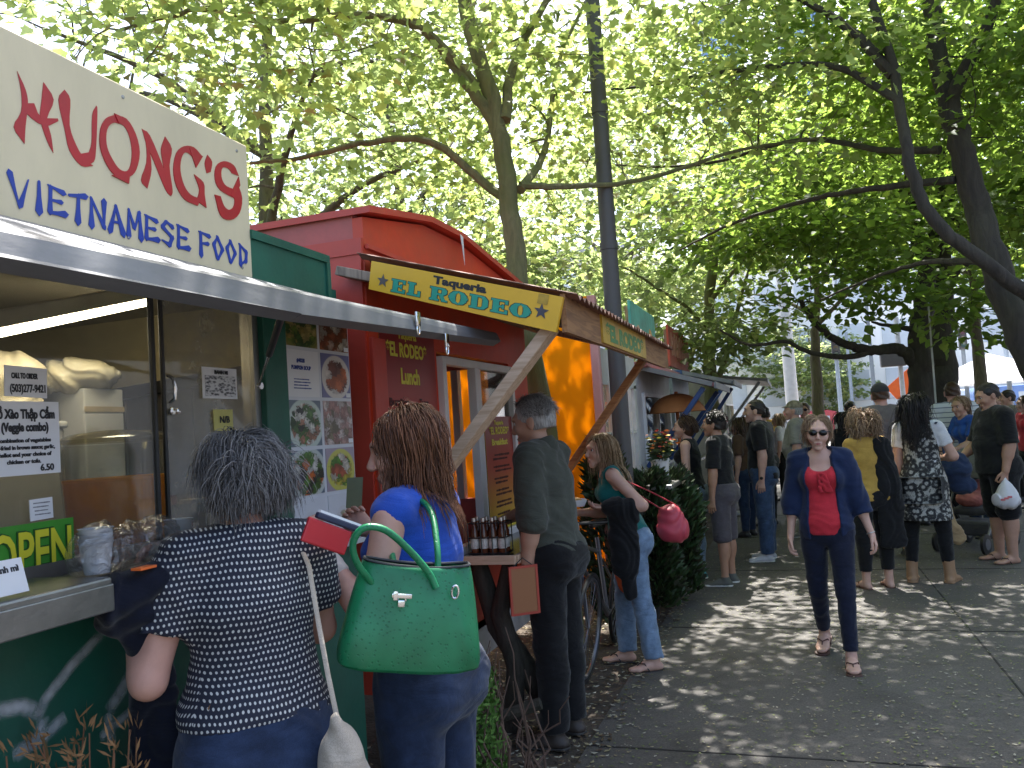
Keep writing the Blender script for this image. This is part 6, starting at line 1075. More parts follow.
def leaves_mesh(name, P, D, Nn, size, m, parent, rnd, detail):
    Lf, Fq = (L8, F8) if detail else (L4, F4); n = len(P); D = D/np.linalg.norm(D, axis=1)[:, None]; S_ = np.cross(D, Nn); S_ /= np.linalg.norm(S_, axis=1)[:, None]+1e-9; U_ = np.cross(S_, D)
    V = P[:, None]+size[:, None, None]*(Lf[None, :, :1]*S_[:, None]+Lf[None, :, 1:2]*D[:, None]+Lf[None, :, 2:3]*U_[:, None]); k = len(Lf)
    Q = (Fq[None]+np.arange(n)[:, None, None]*k)
    tri = (Fq[:, 2] == Fq[:, 3]); V = V.reshape(-1, 3)
    Q = Q.reshape(-1, 4)
    if tri.any():
        tm = np.tile(tri, n); q = Q[~tm]; t = Q[tm][:, :3]; me = bpy.data.meshes.new(name); V2 = V-ORIG[parent.name]
        me.vertices.add(len(V)); me.vertices.foreach_set('co', V2.astype(np.float32).ravel()); li = np.concatenate([q.ravel(), t.ravel()]); me.loops.add(len(li)); me.loops.foreach_set('vertex_index', li.astype(np.int32))
        tot = np.concatenate([np.full(len(q), 4), np.full(len(t), 3)]).astype(np.int32); st = np.concatenate([[0], np.cumsum(tot)[:-1]]).astype(np.int32); me.polygons.add(len(tot)); me.polygons.foreach_set('loop_start', st); me.polygons.foreach_set('loop_total', tot); me.update(calc_edges=True)
        a = me.attributes.new('rnd', 'FLOAT', 'POINT'); a.data.foreach_set('value', np.repeat(rnd, k).astype(np.float32)); me.materials.append(m); o = bpy.data.objects.new(name, me); COL.objects.link(o); o.parent = parent; ORIG[o.name] = ORIG[parent.name]; return o
    return link_mesh(name, V, Q, m, parent, attr={'rnd': np.repeat(rnd, k)})
def bez(P, n=8):
    """smooth path through waypoints (Catmull-Rom)"""
    P = [np.array(p, float) for p in P]; Q = [2*P[0]-P[1]]+P+[2*P[-1]-P[-2]]; out = []
    for i in range(1, len(Q)-2):
        for t in np.linspace(0, 1, n, endpoint=False): a, b, c, d = Q[i-1:i+3]; out.append(.5*((2*b)+(-a+c)*t+(2*a-5*b+4*c-d)*t*t+(-a+3*b-3*c+d)*t**3))
    out.append(P[-1]); return out
def tree(label, base, limbs, blobs, nsite, per, lsize, bark, leafm, seed, detail=False, spray=.5, group=None, droop=.12, nseg=12):
    """limbs: list of (waypoints, r0, r1), the first is the trunk; blobs: crown ellipsoids (centre, radii, weight) filled with twig sites joined to the nearest wood"""
    t = thing('tree', label, 'tree', tuple(base), group); r = np.random.default_rng(seed); mb = MB(); nodes = []; 
    for W, r0, r1 in limbs:
        pts = bez(W, 7); n = len(pts); rad = [r0+(r1-r0)*(i/(n-1))**.8 for i in range(n)]; wob = [p+r.normal(0, r0*.09, 3) if 0 < i < n-1 else p for i, p in enumerate(pts)]; mb.tube(wob, rad, nseg if r0 > .05 else 7)
        for i, p in enumerate(wob):
            if i > n*.25: nodes.append((p, rad[i], nrm(wob[min(i+1, n-1)]-wob[max(i-1, 0)])))
    NP = np.array([a[0] for a in nodes]); NR = np.array([a[1] for a in nodes]); ND = np.array([a[2] for a in nodes]); wts = np.array([b[2] for b in blobs], float); wts /= wts.sum(); sites = []
    for i in range(nsite):
        c, rd, _ = blobs[r.choice(len(blobs), p=wts)]; v = nrm(r.normal(size=3))*r.random()**.42; sites.append(np.array(c)+v*np.array(rd))
    sites = np.array(sites); d0 = np.array([np.min(((NP-s)**2).sum(1)) for s in sites]); LP, LD, LN, LS, LRn = [], [], [], [], []
    for s in sites[np.argsort(d0)]:
        dd = ((NP-s)**2).sum(1)*(1+.0*NR); j = int(np.argmin(dd)); a = NP[j]; L_ = math.sqrt(dd[j]); 
        if L_ > 4.5: continue
        mid = (a+s)/2+np.array([0, 0, .1*L_])+r.normal(0, .06*L_, 3)+ND[j]*L_*.08; ra = min(NR[j]*.7, .011+.011*L_); rb_ = .004
        if L_ > .12:
            pts = [a, a*.45+mid*.55, mid*.5+(a+s)*.25+r.normal(0, .02*L_, 3), mid*.4+s*.6, s]; mb.tube(pts, list(np.linspace(ra, rb_, 5)), 5)
            NP = np.vstack([NP, pts[2:]]); NR = np.append(NR, [ra*.6, ra*.45, rb_*1.6]); ND = np.vstack([ND]+[nrm(s-a)[None]]*3)
        out = nrm(s-a) if L_ > .05 else nrm(r.normal(size=3)); k = int(per*r.uniform(.6, 1.4)); sr = r.uniform(-.12, .12)
        th = r.uniform(0, 6.283, k); rr = spray*np.sqrt(r.random(k)); off = np.stack([np.cos(th)*rr, np.sin(th)*rr, r.normal(0, .09*spray/.5, k)-droop*rr], 1)+out*spray*.35
        LP.append(s+off); dirs = off+r.normal(0, .3, (k, 3))*spray; dirs[:, 2] = dirs[:, 2]*.5-.22*spray; LD.append(dirs); nn = r.normal(0, .42, (k, 3)); nn[:, 2] += 1; LN.append(nn); LS.append(lsize*r.uniform(.55, 1.25, k)); LRn.append(np.clip(.5+sr+r.normal(0, .24, k), 0, 1))
    mb.build('trunk', bark, t, True); leaves_mesh('crown', np.concatenate(LP), np.concatenate(LD), np.concatenate(LN), np.concatenate(LS), leafm, t, np.concatenate(LRn), detail); return t
# tree between the carts (left): traced limbs at its own depth
A6 = lambda a, b, Y=6.0: at(a, b, Y=Y)
bA = at(572, 645, Z=-.02)
tree('slender mossy tree growing between the red and orange carts', bA, [
    ([bA, A6(545, 440, 5.95), A6(520, 290), A6(510, 200), A6(492, 100), A6(468, 20), A6(450, -80), A6(430, -220)], .105, .045),
    ([A6(514, 205), A6(480, 180), A6(430, 142, 5.8), A6(370, 142, 5.5), A6(300, 158, 5.2), A6(250, 163, 5.0)], .045, .012),
    ([A6(500, 130), A6(460, 75, 5.9), A6(425, 30, 5.8), A6(390, 0, 5.7), A6(330, -60, 5.5)], .055, .016),
    ([A6(478, 90), A6(430, 35, 5.7), A6(370, 15, 5.4), A6(270, 22, 5.0), A6(200, 10, 4.6), A6(120, 30, 4.3)], .045, .012),
    ([A6(520, 185), A6(570, 186, 6.3), A6(640, 180, 6.8), A6(740, 150, 7.4), A6(820, 138, 7.9)], .032, .01),
    ([A6(505, 120), A6(515, 60, 6.2), A6(560, -20, 6.4), A6(620, -90, 6.6)], .05, .015),
    ([A6(520, 190), A6(545, 150, 6.6), A6(560, 60, 7.2), A6(600, -30, 7.8)], .04, .012)],
    [((-3.3, 5.2, 5.0), (1.9, 2.0, 1.3), 1.5), ((-1.3, 6.3, 6.2), (2.2, 2.4, 1.6), 1.6), ((-3.0, 4.2, 4.6), (1.2, 1.1, .8), .7), ((-.6, 7.3, 4.5), (1.6, 1.6, .9), 1.), ((-2.6, 7.4, 4.6), (1.7, 1.6, 1.5), 1.3), ((-2.6, 3.7, 5.9), (2., 1.8, .7), .45), ((-.8, 8.6, 5.6), (2., 2., 1.3), 1.0), ((-3.4, 3.2, 7.3), (2.6, 2.6, .7), .3), ((-1.2, 7.6, 8.), (2.4, 2.4, .8), .4), ((-1.2, 1.6, 7.3), (2.2, 2., .7), .25)],  # last, highest blobs: canopy above the view, added to shade the path
    560, 32, .088, BARKG, LEAFA, 3, True, .52)
# big dark tree on the right, trunk just outside the right edge
D7 = lambda a, b, Y=7.0: at(a, b, Y=Y)
bD = np.array([2.75, 7.6, 0])
tree('big dark tree leaning in from the right edge with heavy limbs', bD, [
    ([bD, at(1055, 400, Y=7.5), at(1010, 300, Y=7.4), at(975, 200, Y=7.4), at(955, 120, Y=7.4), at(935, 40, Y=7.5), at(920, -60, Y=7.6), at(905, -200, Y=7.7)], .15, .05),
    ([at(1040, 305, Y=7.0), at(985, 262, Y=6.8), at(930, 215, Y=6.7), at(907, 150, Y=6.7), at(893, 70, Y=6.8), at(872, 0, Y=6.9), at(850, -90, Y=7.)], .058, .03),
    ([at(893, 75, Y=6.8), at(850, 30, Y=6.9), at(800, 0, Y=7.0), at(720, -20, Y=7.2)], .05, .015),
    ([at(900, 100, Y=6.75), at(830, 66, Y=7.), at(740, 70, Y=7.3), at(650, 85, Y=7.6), at(560, 95, Y=7.8)], .035, .01),
    ([at(940, 150, Y=7.4), at(880, 150, Y=7.7), at(800, 140, Y=8.1), at(700, 165, Y=8.5), at(600, 165, Y=8.9)], .036, .01),
    ([at(955, 180, Y=7.4), at(860, 190, Y=7.9), at(790, 205, Y=8.2), at(730, 225, Y=8.5), at(680, 250, Y=8.9)], .036, .01),
    ([at(950, 100, Y=7.4), at(985, 30, Y=7.2), at(1010, -40, Y=7.), at(1050, -140, Y=6.8)], .06, .02),
    ([at(985, 262, Y=7.4), at(930, 262, Y=8.2), at(880, 275, Y=8.8), at(820, 300, Y=9.4)], .035, .01)],
    [((2.2, 7.6, 5.6), (1.9, 2.0, 1.5), 1.6), ((.6, 8.4, 5.3), (1.7, 1.6, 1.1), 1.3), ((1.7, 8.8, 4.5), (1.3, 1.4, .8), 1.1), ((2.1, 7.4, 4.3), (1.0, 1.2, .7), .8), ((.2, 7.9, 6.9), (2.2, 2.2, 1.0), 1.0), ((3.8, 8.5, 5.2), (1.6, 2.2, 1.8), 1.0), ((1.5, 5.4, 6.9), (1.9, 1.6, .7), .7), ((1.2, 8.8, 7.8), (2.4, 2.3, .8), .5)],  # last blob: unseen high foliage added to break up sunlight on the ground
    520, 35, .09, BARKD, LEAFD, 5, True, .54)
# row of trees beyond
bC = at(716, 470, Y=14.2); bC[2] = 0
tree('slim pale barked tree standing among the carts in the middle distance', bC, [
    ([bC, at(712, 400, Y=14.2), at(709, 330, Y=14.3), at(712, 250, Y=14.4), at(715, 170, Y=14.5), at(715, 60, Y=14.6)], .14, .05), ([at(709, 335, Y=14.3), at(690, 310, Y=14.), at(660, 290, Y=13.6), at(630, 270, Y=13.2)], .05, .015),
    ([at(711, 300, Y=14.3), at(735, 270, Y=14.), at(760, 240, Y=13.6)], .05, .015), ([at(712, 400, Y=14.2), at(728, 350, Y=14.6), at(740, 300, Y=15.), at(755, 250, Y=15.3)], .07, .02)],
    [((-1.6, 14., 4.6), (2.2, 2.4, 1.3), 1.3), ((-1.0, 14.3, 6.6), (2.6, 2.6, 1.8), 1.5), ((-3.4, 13.2, 5.), (1.8, 2.2, 1.8), 1.), ((.4, 13.4, 5.4), (1.4, 1.8, 1.), .8), (tuple(at(690, 335, Y=13.4)), (1.2, 1.1, .4), .5), (tuple(at(745, 320, Y=13.8)), (1.2, 1.1, .45), .5)], 330, 28, .14, BARKG, LEAFC, 8, False, .5)
bE = at(912, 470, Y=12.7); bE[2] = 0
tree('dark tree behind the crowd with a long bare limb reaching left', bE, [
    ([bE, at(922, 400, Y=12.7), at(920, 340, Y=12.7), at(925, 280, Y=12.8), at(915, 200, Y=12.9), at(905, 100, Y=13.)], .21, .09),
    ([at(918, 368, Y=12.7), at(900, 350, Y=12.5), at(870, 350, Y=12.2), at(840, 342, Y=11.9), at(815, 322, Y=11.6), at(800, 300, Y=11.3)], .1, .03),
    ([at(872, 350, Y=12.2), at(850, 357, Y=12.), at(812, 353, Y=11.7), at(785, 342, Y=11.4), at(750, 345, Y=11.1), at(720, 330, Y=10.9)], .05, .014),
    ([at(920, 330, Y=12.7), at(890, 326, Y=12.5), at(872, 322, Y=12.2)], .05, .015), ([at(922, 310, Y=12.8), at(960, 270, Y=12.6), at(1000, 240, Y=12.4)], .07, .02)],
    [((1.2, 12.6, 5.2), (2.2, 2.2, 1.3), 1.3), ((2.6, 12.8, 6.), (2.2, 2.4, 1.7), 1.3), ((.2, 11.6, 3.95), (1.2, 1.2, .4), .4), ((1.6, 11.8, 3.9), (1.1, 1.2, .4), .4), ((3.2, 12.4, 4.2), (1., 1.6, .6), .5), (tuple(at(850, 290, Y=11.2)), (1.2, .9, .3), .35), (tuple(at(985, 300, Y=11.)), (.9, .9, .35), .35), ((-.4, 11.2, 4.4), (1.2, 1.4, .7), .7)], 430, 28, .12, BARKD, LEAFD, 9, False, .46)
bF = np.array(at(945, 470, Y=13.6)); bF[2] = 0
tree('thick straight grey trunk behind the striped shirt man', bF, [([bF, at(943, 400, Y=13.6), at(938, 330, Y=13.6), at(940, 250, Y=13.7), at(945, 150, Y=13.8)], .29, .14), ([at(940, 250, Y=13.7), at(900, 190, Y=14.), at(850, 160, Y=14.5)], .1, .03), ([at(940, 240, Y=13.7), at(1000, 180, Y=14.), at(1060, 160, Y=14.5)], .1, .03)],
    [((2.2, 14.5, 6.), (2.6, 2.6, 1.8), 1.), ((4.2, 15., 5.4), (2.2, 2.6, 1.6), .8), ((.3, 15.6, 5.6), (2., 2., 1.3), .8)], 330, 28, .14, BARKD, LEAFD, 10, False, .5)
# canopy trees that shade the path: behind the first ones and beside the photographer
def simple_tree(label, x, y, h, rx, ry, seed, leafm=LEAFA, n=330, z0=3.9, per=28, ls=.13, detail=False):
    r = np.random.default_rng(seed); b = np.array([x, y, 0.]); top_ = b+[r.normal(0, .3), r.normal(0, .3), h]; L_ = [([b, b+[.05, .05, z0*.6], b*.5+top_*.5, top_], .17, .04)]
    for k in range(6): a = k*1.05+r.uniform(-.3, .3); s = b+(top_-b)*r.uniform(.4, .65); L_.append(([s, s+[rx*.4*math.cos(a), ry*.4*math.sin(a), .7], s+[rx*.8*math.cos(a), ry*.8*math.sin(a), 1.0]], .06, .015))
    B_ = [((x, y, z0+(h-z0)*.55), (rx, ry, (h-z0)*.55), 2.)]+[((x+rx*.55*math.cos(a), y+ry*.55*math.sin(a), z0+r.uniform(.7, 1.6)), (rx*.5, ry*.5, .75), .6) for a in np.arange(5)*1.257]
    return tree(label, b, L_, B_, n, per, ls, BARK, leafm, seed, detail, .5, 'trees along the row of carts')
simple_tree('leafy tree behind the green cart at far left', -5.2, 7.2, 8.4, 2.6, 2.6, 21, LEAFC, 170, 3.6, 26, .12, True)
simple_tree('leafy tree over the far carts on the left', -3.4, 18.5, 9., 2.8, 3., 22, LEAFC, 280, 3.6)
simple_tree('tall leafy tree on the right beyond the thick grey trunk', 3.6, 18.5, 9., 2.8, 3., 23, LEAFD, 340, 4.0)
simple_tree('spreading tree over the middle of the path', .6, 20.5, 9., 3., 2.6, 24, LEAFA, 260, 4.8)
simple_tree('tree past the right side of the path', 5.2, 12.5, 8.6, 2.4, 2.6, 25, LEAFD, 330, 3.4)
simple_tree('leafy tree behind the turquoise board', -5., 11.8, 8.6, 2.4, 2.6, 26, LEAFC, 220, 3.4)
# ------------------------------------------------------------------ the people of the queue and the path
def spot(px, d, py=430): q = at(px, py, d=d); return q[0], q[1]
def tallness(px, py, d): return at(px, py, d=d)[2]
JEAN = cloth('denim_dark', (.02, .034, .075), .9, .4, .5); JEANM = cloth('denim_mid', (.04, .07, .135), .9, .4, .5); JEANL = cloth('denim_light', (.16, .23, .33), .9, .35, .5); JEANN = cloth('denim_navy', (.01, .013, .03), .85)
BLK_ = cloth('black_cloth', (.008, .008, .009), .85, .2, .5); BLK2 = cloth('black_tee', (.011, .011, .012)); OLV = cloth('olive_shirt', (.062, .066, .052), .9, .12, .5); TEAL = cloth('teal_cloth', (.01, .13, .125)); ROYAL = cloth('royal_blue', (.016, .07, .4), .85, .2); RED_ = cloth('coral_red', (.55, .03, .045), .85, .12, .25); NAVY = cloth('navy_blazer', (.01, .02, .06), .8, .14, .25); NAVYD = cloth('navy_jacket', (.006, .008, .018), .95, .3, .5)
GREYC = cloth('grey_shorts', (.085, .075, .085)); GREYT = cloth('grey_tee', (.27, .25, .23)); GREYP = cloth('grey_purple', (.13, .11, .115)); WHITEC = cloth('white_cloth', (.68, .68, .7)); MUST = cloth('mustard', (.46, .28, .06)); PURP = cloth('purple_cloth', (.1, .045, .11)); PINKC = cloth('pink_cloth', (.55, .09, .2)); TANC = cloth('tan_cloth', (.36, .25, .13)); BLUET = cloth('blue_tee', (.02, .08, .34)); BROWNC = cloth('brown_cloth', (.09, .05, .03))
SHOEB = pm('shoe_brown', (.035, .025, .02), .6, .2); SOLEW = pm('sole_white', (.6, .6, .58), .6, .1); SOLED = pm('sole_dark', (.03, .028, .026), .7, .1); SHOEW = pm('sneaker_white', (.5, .5, .54), .6, .15); SHOET = pm('sneaker_teal', (.06, .3, .34), .6, .3); SHOEG = pm('sneaker_grey', (.1, .1, .085), .7, .2); BOOT = pm('boot_tan', (.33, .19, .1), .6, .2); LEATH = pm('leather_black', (.012, .01, .01), .45, .2); SOLEB = pm('sandal_brown', (.07, .03, .022), .6, .2)
def dots_mat():
    m, nt, b = newmat('polka_cloth'); uv = N(nt, 'ShaderNodeUVMap'); mp = N(nt, 'ShaderNodeMapping'); mp.inputs['Scale'].default_value = (90, 66, 1); lk(nt, uv.outputs[0], mp.inputs[0]); tc = N(nt, 'ShaderNodeTexCoord'); wz = N(nt, 'ShaderNodeTexNoise', Scale=7., Detail=2.); lk(nt, tc.outputs['Object'], wz.inputs['Vector'])
    mw = N(nt, 'ShaderNodeMix', data_type='VECTOR', blend_type='ADD') if False else N(nt, 'ShaderNodeVectorMath', operation='MULTIPLY_ADD'); lk(nt, wz.outputs['Color'], mw.inputs[0]); mw.inputs[1].default_value = (1.6, 1.6, 0); lk(nt, mp.outputs[0], mw.inputs[2])
    s = N(nt, 'ShaderNodeSeparateXYZ'); lk(nt, mw.outputs[0], s.inputs[0]); fl = N(nt, 'ShaderNodeMath', operation='FLOOR'); lk(nt, s.outputs[1], fl.inputs[0]); h_ = N(nt, 'ShaderNodeMath', operation='MULTIPLY_ADD'); lk(nt, fl.outputs[0], h_.inputs[0]); h_.inputs[1].default_value = .5; lk(nt, s.outputs[0], h_.inputs[2])
    fx_ = N(nt, 'ShaderNodeMath', operation='FRACT'); lk(nt, h_.outputs[0], fx_.inputs[0]); fy_ = N(nt, 'ShaderNodeMath', operation='FRACT'); lk(nt, s.outputs[1], fy_.inputs[0]); cb = N(nt, 'ShaderNodeCombineXYZ'); lk(nt, fx_.outputs[0], cb.inputs[0]); lk(nt, fy_.outputs[0], cb.inputs[1])
    ds = N(nt, 'ShaderNodeVectorMath', operation='DISTANCE'); lk(nt, cb.outputs[0], ds.inputs[0]); ds.inputs[1].default_value = (.5, .5, 0); r = ramp(nt, ds.outputs['Value'], [(.2, (.58, .58, .56)), (.27, (.012, .015, .032))]); lk(nt, r.outputs[0], b.inputs['Base Color']); b.inputs['Roughness'].default_value = .8; bumpit(nt, b, wz.outputs[0], .15, .01); return m
def pattern_mat(name, sc, c1, c2, c3):
    m, nt, b = newmat(name); uv = N(nt, 'ShaderNodeUVMap'); v = N(nt, 'ShaderNodeTexVoronoi', Scale=sc); n = N(nt, 'ShaderNodeTexNoise', Scale=sc*2.2, Detail=4., Distortion=2.); lk(nt, uv.outputs[0], v.inputs['Vector']); lk(nt, uv.outputs[0], n.inputs['Vector']); w_ = N(nt, 'ShaderNodeMath', operation='SINE'); a = N(nt, 'ShaderNodeMath', operation='MULTIPLY_ADD'); lk(nt, v.outputs['Distance'], a.inputs[0]); a.inputs[1].default_value = 9.; lk(nt, n.outputs[0], a.inputs[2]); lk(nt, a.outputs[0], w_.inputs[0]); k = N(nt, 'ShaderNodeMath', operation='MULTIPLY_ADD'); lk(nt, w_.outputs[0], k.inputs[0]); k.inputs[1].default_value = .22; lk(nt, n.outputs[0], k.inputs[2]); r = ramp(nt, k.outputs[0], [(.35, c1), (.5, c2), (.66, c3)]); lk(nt, r.outputs[0], b.inputs['Base Color']); b.inputs['Roughness'].default_value = .85; return m
def stripe_mat():
    m, nt, b = newmat('striped_cloth'); tc = N(nt, 'ShaderNodeTexCoord'); s = N(nt, 'ShaderNodeSeparateXYZ'); lk(nt, tc.outputs['Object'], s.inputs[0]); a = N(nt, 'ShaderNodeMath', operation='MULTIPLY'); a.inputs[1].default_value = 2*math.pi/.062; lk(nt, s.outputs[2], a.inputs[0]); w_ = N(nt, 'ShaderNodeMath', operation='SINE'); lk(nt, a.outputs[0], w_.inputs[0]); r = ramp(nt, w_.outputs[0], [(.78, (.68, .69, .72)), (.9, (.16, .18, .25))]); lk(nt, r.outputs[0], b.inputs['Base Color']); b.inputs['Roughness'].default_value = .85; return m
POLKA = dots_mat(); FLOR = pattern_mat('floral_cloth', 17., (.02, .02, .022), (.1, .1, .095), (.42, .41, .37)); STRIPE = stripe_mat()
def top(m, **k): return dict(type='top', mat=m, **k)
def pants(m, **k): return dict(type='trousers', mat=m, **k)
def shoes(m, **k): return dict(type='shoes', mat=m, **k)
def cap_hat(p, m, label=None):
    g, R, s = p.g, p.HR, p.hs; f = soft('cap', [ell(g(0, -.02, .045), np.array([.088, .108, .092])*s, R, .01, [(g(0, 0, .038), -R[2])]), econe(g(0, .07, .05), g(0, .135, .032), (.07*s, .02), (.05*s, .012), R[0], .01, [(g(0, .07, .058), R[2]), (g(0, .1, .037), -R[2])])], .006, m, parent=p.root, local=True)
    return f
def sunglasses(p, up=0.):
    g, R, s = p.g, p.HR, p.hs; mb = MB(); y, z = .108-(.05 if up else 0), .01+up
    for sd in (-1, 1):
        P = [g(sd*(.033+.03*math.cos(t)*(1 if math.cos(t) > 0 else .9)), y-.004*math.cos(t)*(math.cos(t) > 0)-.012*max(0, math.cos(t))**2, z+.0205*math.sin(t)*(1 if math.sin(t) > 0 else 1.05)) for t in np.linspace(0, 2*math.pi, 18, endpoint=False)]; mb.prism(P, R[1], .003)
        mb.tube([g(sd*.06, y-.012, z+.008), g(sd*.083, y-.04, z+.008), g(sd*.086, -.0, z+.0), g(sd*.08, -.02, z-.015)], .003*s, 6)
    mb.tube([g(-.012, y+.004, z+.005), g(.012, y+.004, z+.005)], .003*s, 6); return MBp(mb, 'sunglasses', pm('lens_dark', (.006, .005, .005), .06, .1), p.root)
def MBp(mb, name, m, parent, smooth=True):
    o = link_mesh(name, mb.v, mb.f, m, parent, smooth, local=True); bm = bmesh.new(); bm.from_mesh(o.data); bmesh.ops.recalc_face_normals(bm, faces=bm.faces); bm.to_mesh(o.data); bm.free(); return o
def bracelet(p, sd, m, name='watch', t=-.02, w=.012, r=.027, face=True):
    a = p.wrist[sd]+p.fdir[sd]*t; mb = MB(); s, u, d = frame(p.fdir[sd]); mb.tube([a-d*w, a+d*w], r, 16)
    if face: mb.lathe(a+np.array([sd*r*.9, 0, 0]), [(0, 0), (.018, 0), (.018, .009), (0, .01)], 14, (sd, 0, 0))
    return MBp(mb, name, m, p.root)
# --- 1 polka dot shopper at the first counter
p1 = person('stout woman in a navy polka dot blouse with short wavy grey hair, seen from behind', spot(243, 2.08), 138, 1.67, 'f', 1.06, lean=4, head=(22, -8, 0), armL=((.3, -.05, -.95), (.0, .62, .78)), armR=((.2, .45, -.85), (-.35, .9, .1)),
    wear=[top(POLKA, sleeve=.62, hem=.045, neck='crew', o=.014, bell=.02, fold=.005, ff=26, name='blouse', h=.009), pants(JEAN, waist=.06, fold=.003, flare=.012), shoes(LEATH)], hair=dict(mat='grey', style='cap', vol=.003, n=6500, len=.135, wave=.007, r=.0013, comb=-.75, low=-.45, lump=.006, seg=8, grav=1.0, seed=4, brow=False), skin='pink', h=.008, neckf=.008)
mb = MB(); c = p1.g(-.084, -.012, -.06); mb.tube([c+np.array([0, .014*math.cos(t), .014*math.sin(t)]) for t in np.linspace(0, 6.3, 16)], .0018, 6); MBp(mb, 'earring', pm('gold', (.7, .45, .12), .25, metal=1.), p1.root)
jw = lambda a, b, d: at(a, b, d=d)
jk = soft('folded_jacket', [econe(jw(104, 602, 1.88), jw(160, 576, 1.96), (.062, .04), (.052, .035), RT, .025), econe(jw(104, 622, 1.9), jw(146, 608, 1.94), (.035, .03), (.05, .035), RT, .02), econe(jw(124, 606, 1.93), jw(146, 650, 1.97), (.05, .03), (.045, .03), RT, .025), econe(jw(148, 640, 1.98), jw(154, 800, 2.04), (.055, .03), (.06, .03), RT, .02), econe(jw(165, 690, 2.0), jw(172, 860, 2.04), (.035, .026), (.06, .025), RT, .02)], .007, NAVYD, wr=folds(.008, 44, 5, (.9, .5, .15)), origin=tuple(jw(150, 620, 1.6))); tag(jk, 'dark navy jacket draped over the forearm of the polka dot shopper', 'jacket')
tb = soft('tote_bag', [ell(jw(343, 765, 1.93), (.05, .06, .1), None, .03), ell(jw(348, 800, 1.95), (.08, .07, .1), None, .03), cone(jw(336, 715, 1.9), jw(342, 760, 1.92), .012, .04, .03)], .008, cloth('beige_canvas', (.46, .4, .33), .9, .12), wr=folds(.006, 36, 6), origin=tuple(jw(345, 770, 1.93))); tag(tb, 'beige cloth tote bag hanging at the right hip of the polka dot shopper', 'bag')
mb = MB(); mb.tube([jw(300, 545, 2.1), jw(309, 566, 2.06), jw(318, 620, 2.0), jw(328, 675, 1.96), jw(338, 722, 1.94)], .0065, 8, flat=.4); mb.build('strap', _M['beige_canvas'], tb, True)
# --- 2 blue top shopper with the green bag
p2 = person('woman in a bright blue sleeveless top with long brown hair, holding a wallet', spot(412, 2.5), 174, 1.725, 'f', 1.02, head=(30, -10, 4), armL=((.25, .1, -.95), (.0, .6, .75)), armR=((.2, .4, -.9), (-.25, .65, .7)), curlL=.8, curlR=.9, palmL=(.6, .2, .75), palmR=(-.6, .2, .75),
    wear=[top(ROYAL, sleeve=0, hem=.055, neck='crew', o=.012, fold=.004, name='shirt', h=.009), pants(JEAN, waist=.075, flare=.006), shoes(LEATH)], hair=dict(mat='brown', style='cap', vol=.002, n=5200, len=.27, wave=.01, r=.0016, comb=-.85, low=-.3, grav=1.8, seg=12, seed=6, back=.3), skin='pink', h=.008)
w_ = p2.wrist[-1]; f_ = p2.fdir[-1]; soft('bandage', [cone(w_-f_*.075, w_+f_*.015, .034, .0285, .01), cone(w_+f_*.015, w_+f_*.06, .031, .034, .012)], .005, pm('bandage', (.68, .6, .54), .9, .08, 40., .4, 200.), p2.root, wr=folds(.0016, 160, 3, tuple(f_)), local=True)
mb = MB(); c = p2.g(-.05, .02, .112); mb.lathe(c, [(0, 0), (.012, 0), (.011, .006), (0, .008)], 10, nrm(p2.g(-.05, .02, .112)-p2.hc)); MBp(mb, 'hair_clip', pm('clip_silver', (.7, .7, .68), .25, metal=.7), p2.root)
hl = p2.w(p2.hand[-1]); wl = thing('wallet', 'open red and navy wallet in the hands of the blue top shopper', 'wallet', tuple(hl)); wR = (nrm((-.75, .5, .35)), nrm((.35, .1, .9)), nrm(np.cross(nrm((-.75, .5, .35)), nrm((.35, .1, .9))))); wc = hl+np.array([-.035, .0, .045])
wa, wb_ = at(300, 527, d=2.02), at(352, 545, d=2.1); wx = nrm(wb_-wa); wn = nrm(np.cross(wx, (0, 0, 1.))); wz = nrm(np.cross(wn, wx)); WR = (wx, wz, wn); wm = (wa+wb_)/2
mb = MB(); mb.box(wm, (.125, .062, .012), WR, bev=.004); mb.build('flap', pm('wallet_red', (.5, .02, .03), .45, .1), wl); mb = MB(); mb.box(wm+wn*-.007, (.11, .002, .001), WR); mb.box(wm+wz*.042+wx*.02, (.13, .016, .02), WR, bev=.004); mb.build('pocket', pm('wallet_navy', (.02, .025, .06), .5), wl); mb = MB(); mb.box(wm+wz*.052+wx*.02, (.12, .008, .012), WR); mb.build('card', PAPER, wl)
hr_ = p2.w(p2.hand[1]); mb = MB(); b0_ = hr_+np.array([-.01, 0, .03]); mb.sheet([[b0_+np.array([.03*i-.02, -.01+.01*j, .05*j]) for i in range(3)] for j in range(3)]); nt_ = mb.build('bank_note', pm('note_green', (.25, .28, .18), .8), origin=tuple(b0_)); tag(nt_, 'folded bank note in the far hand of the blue top shopper', 'money')
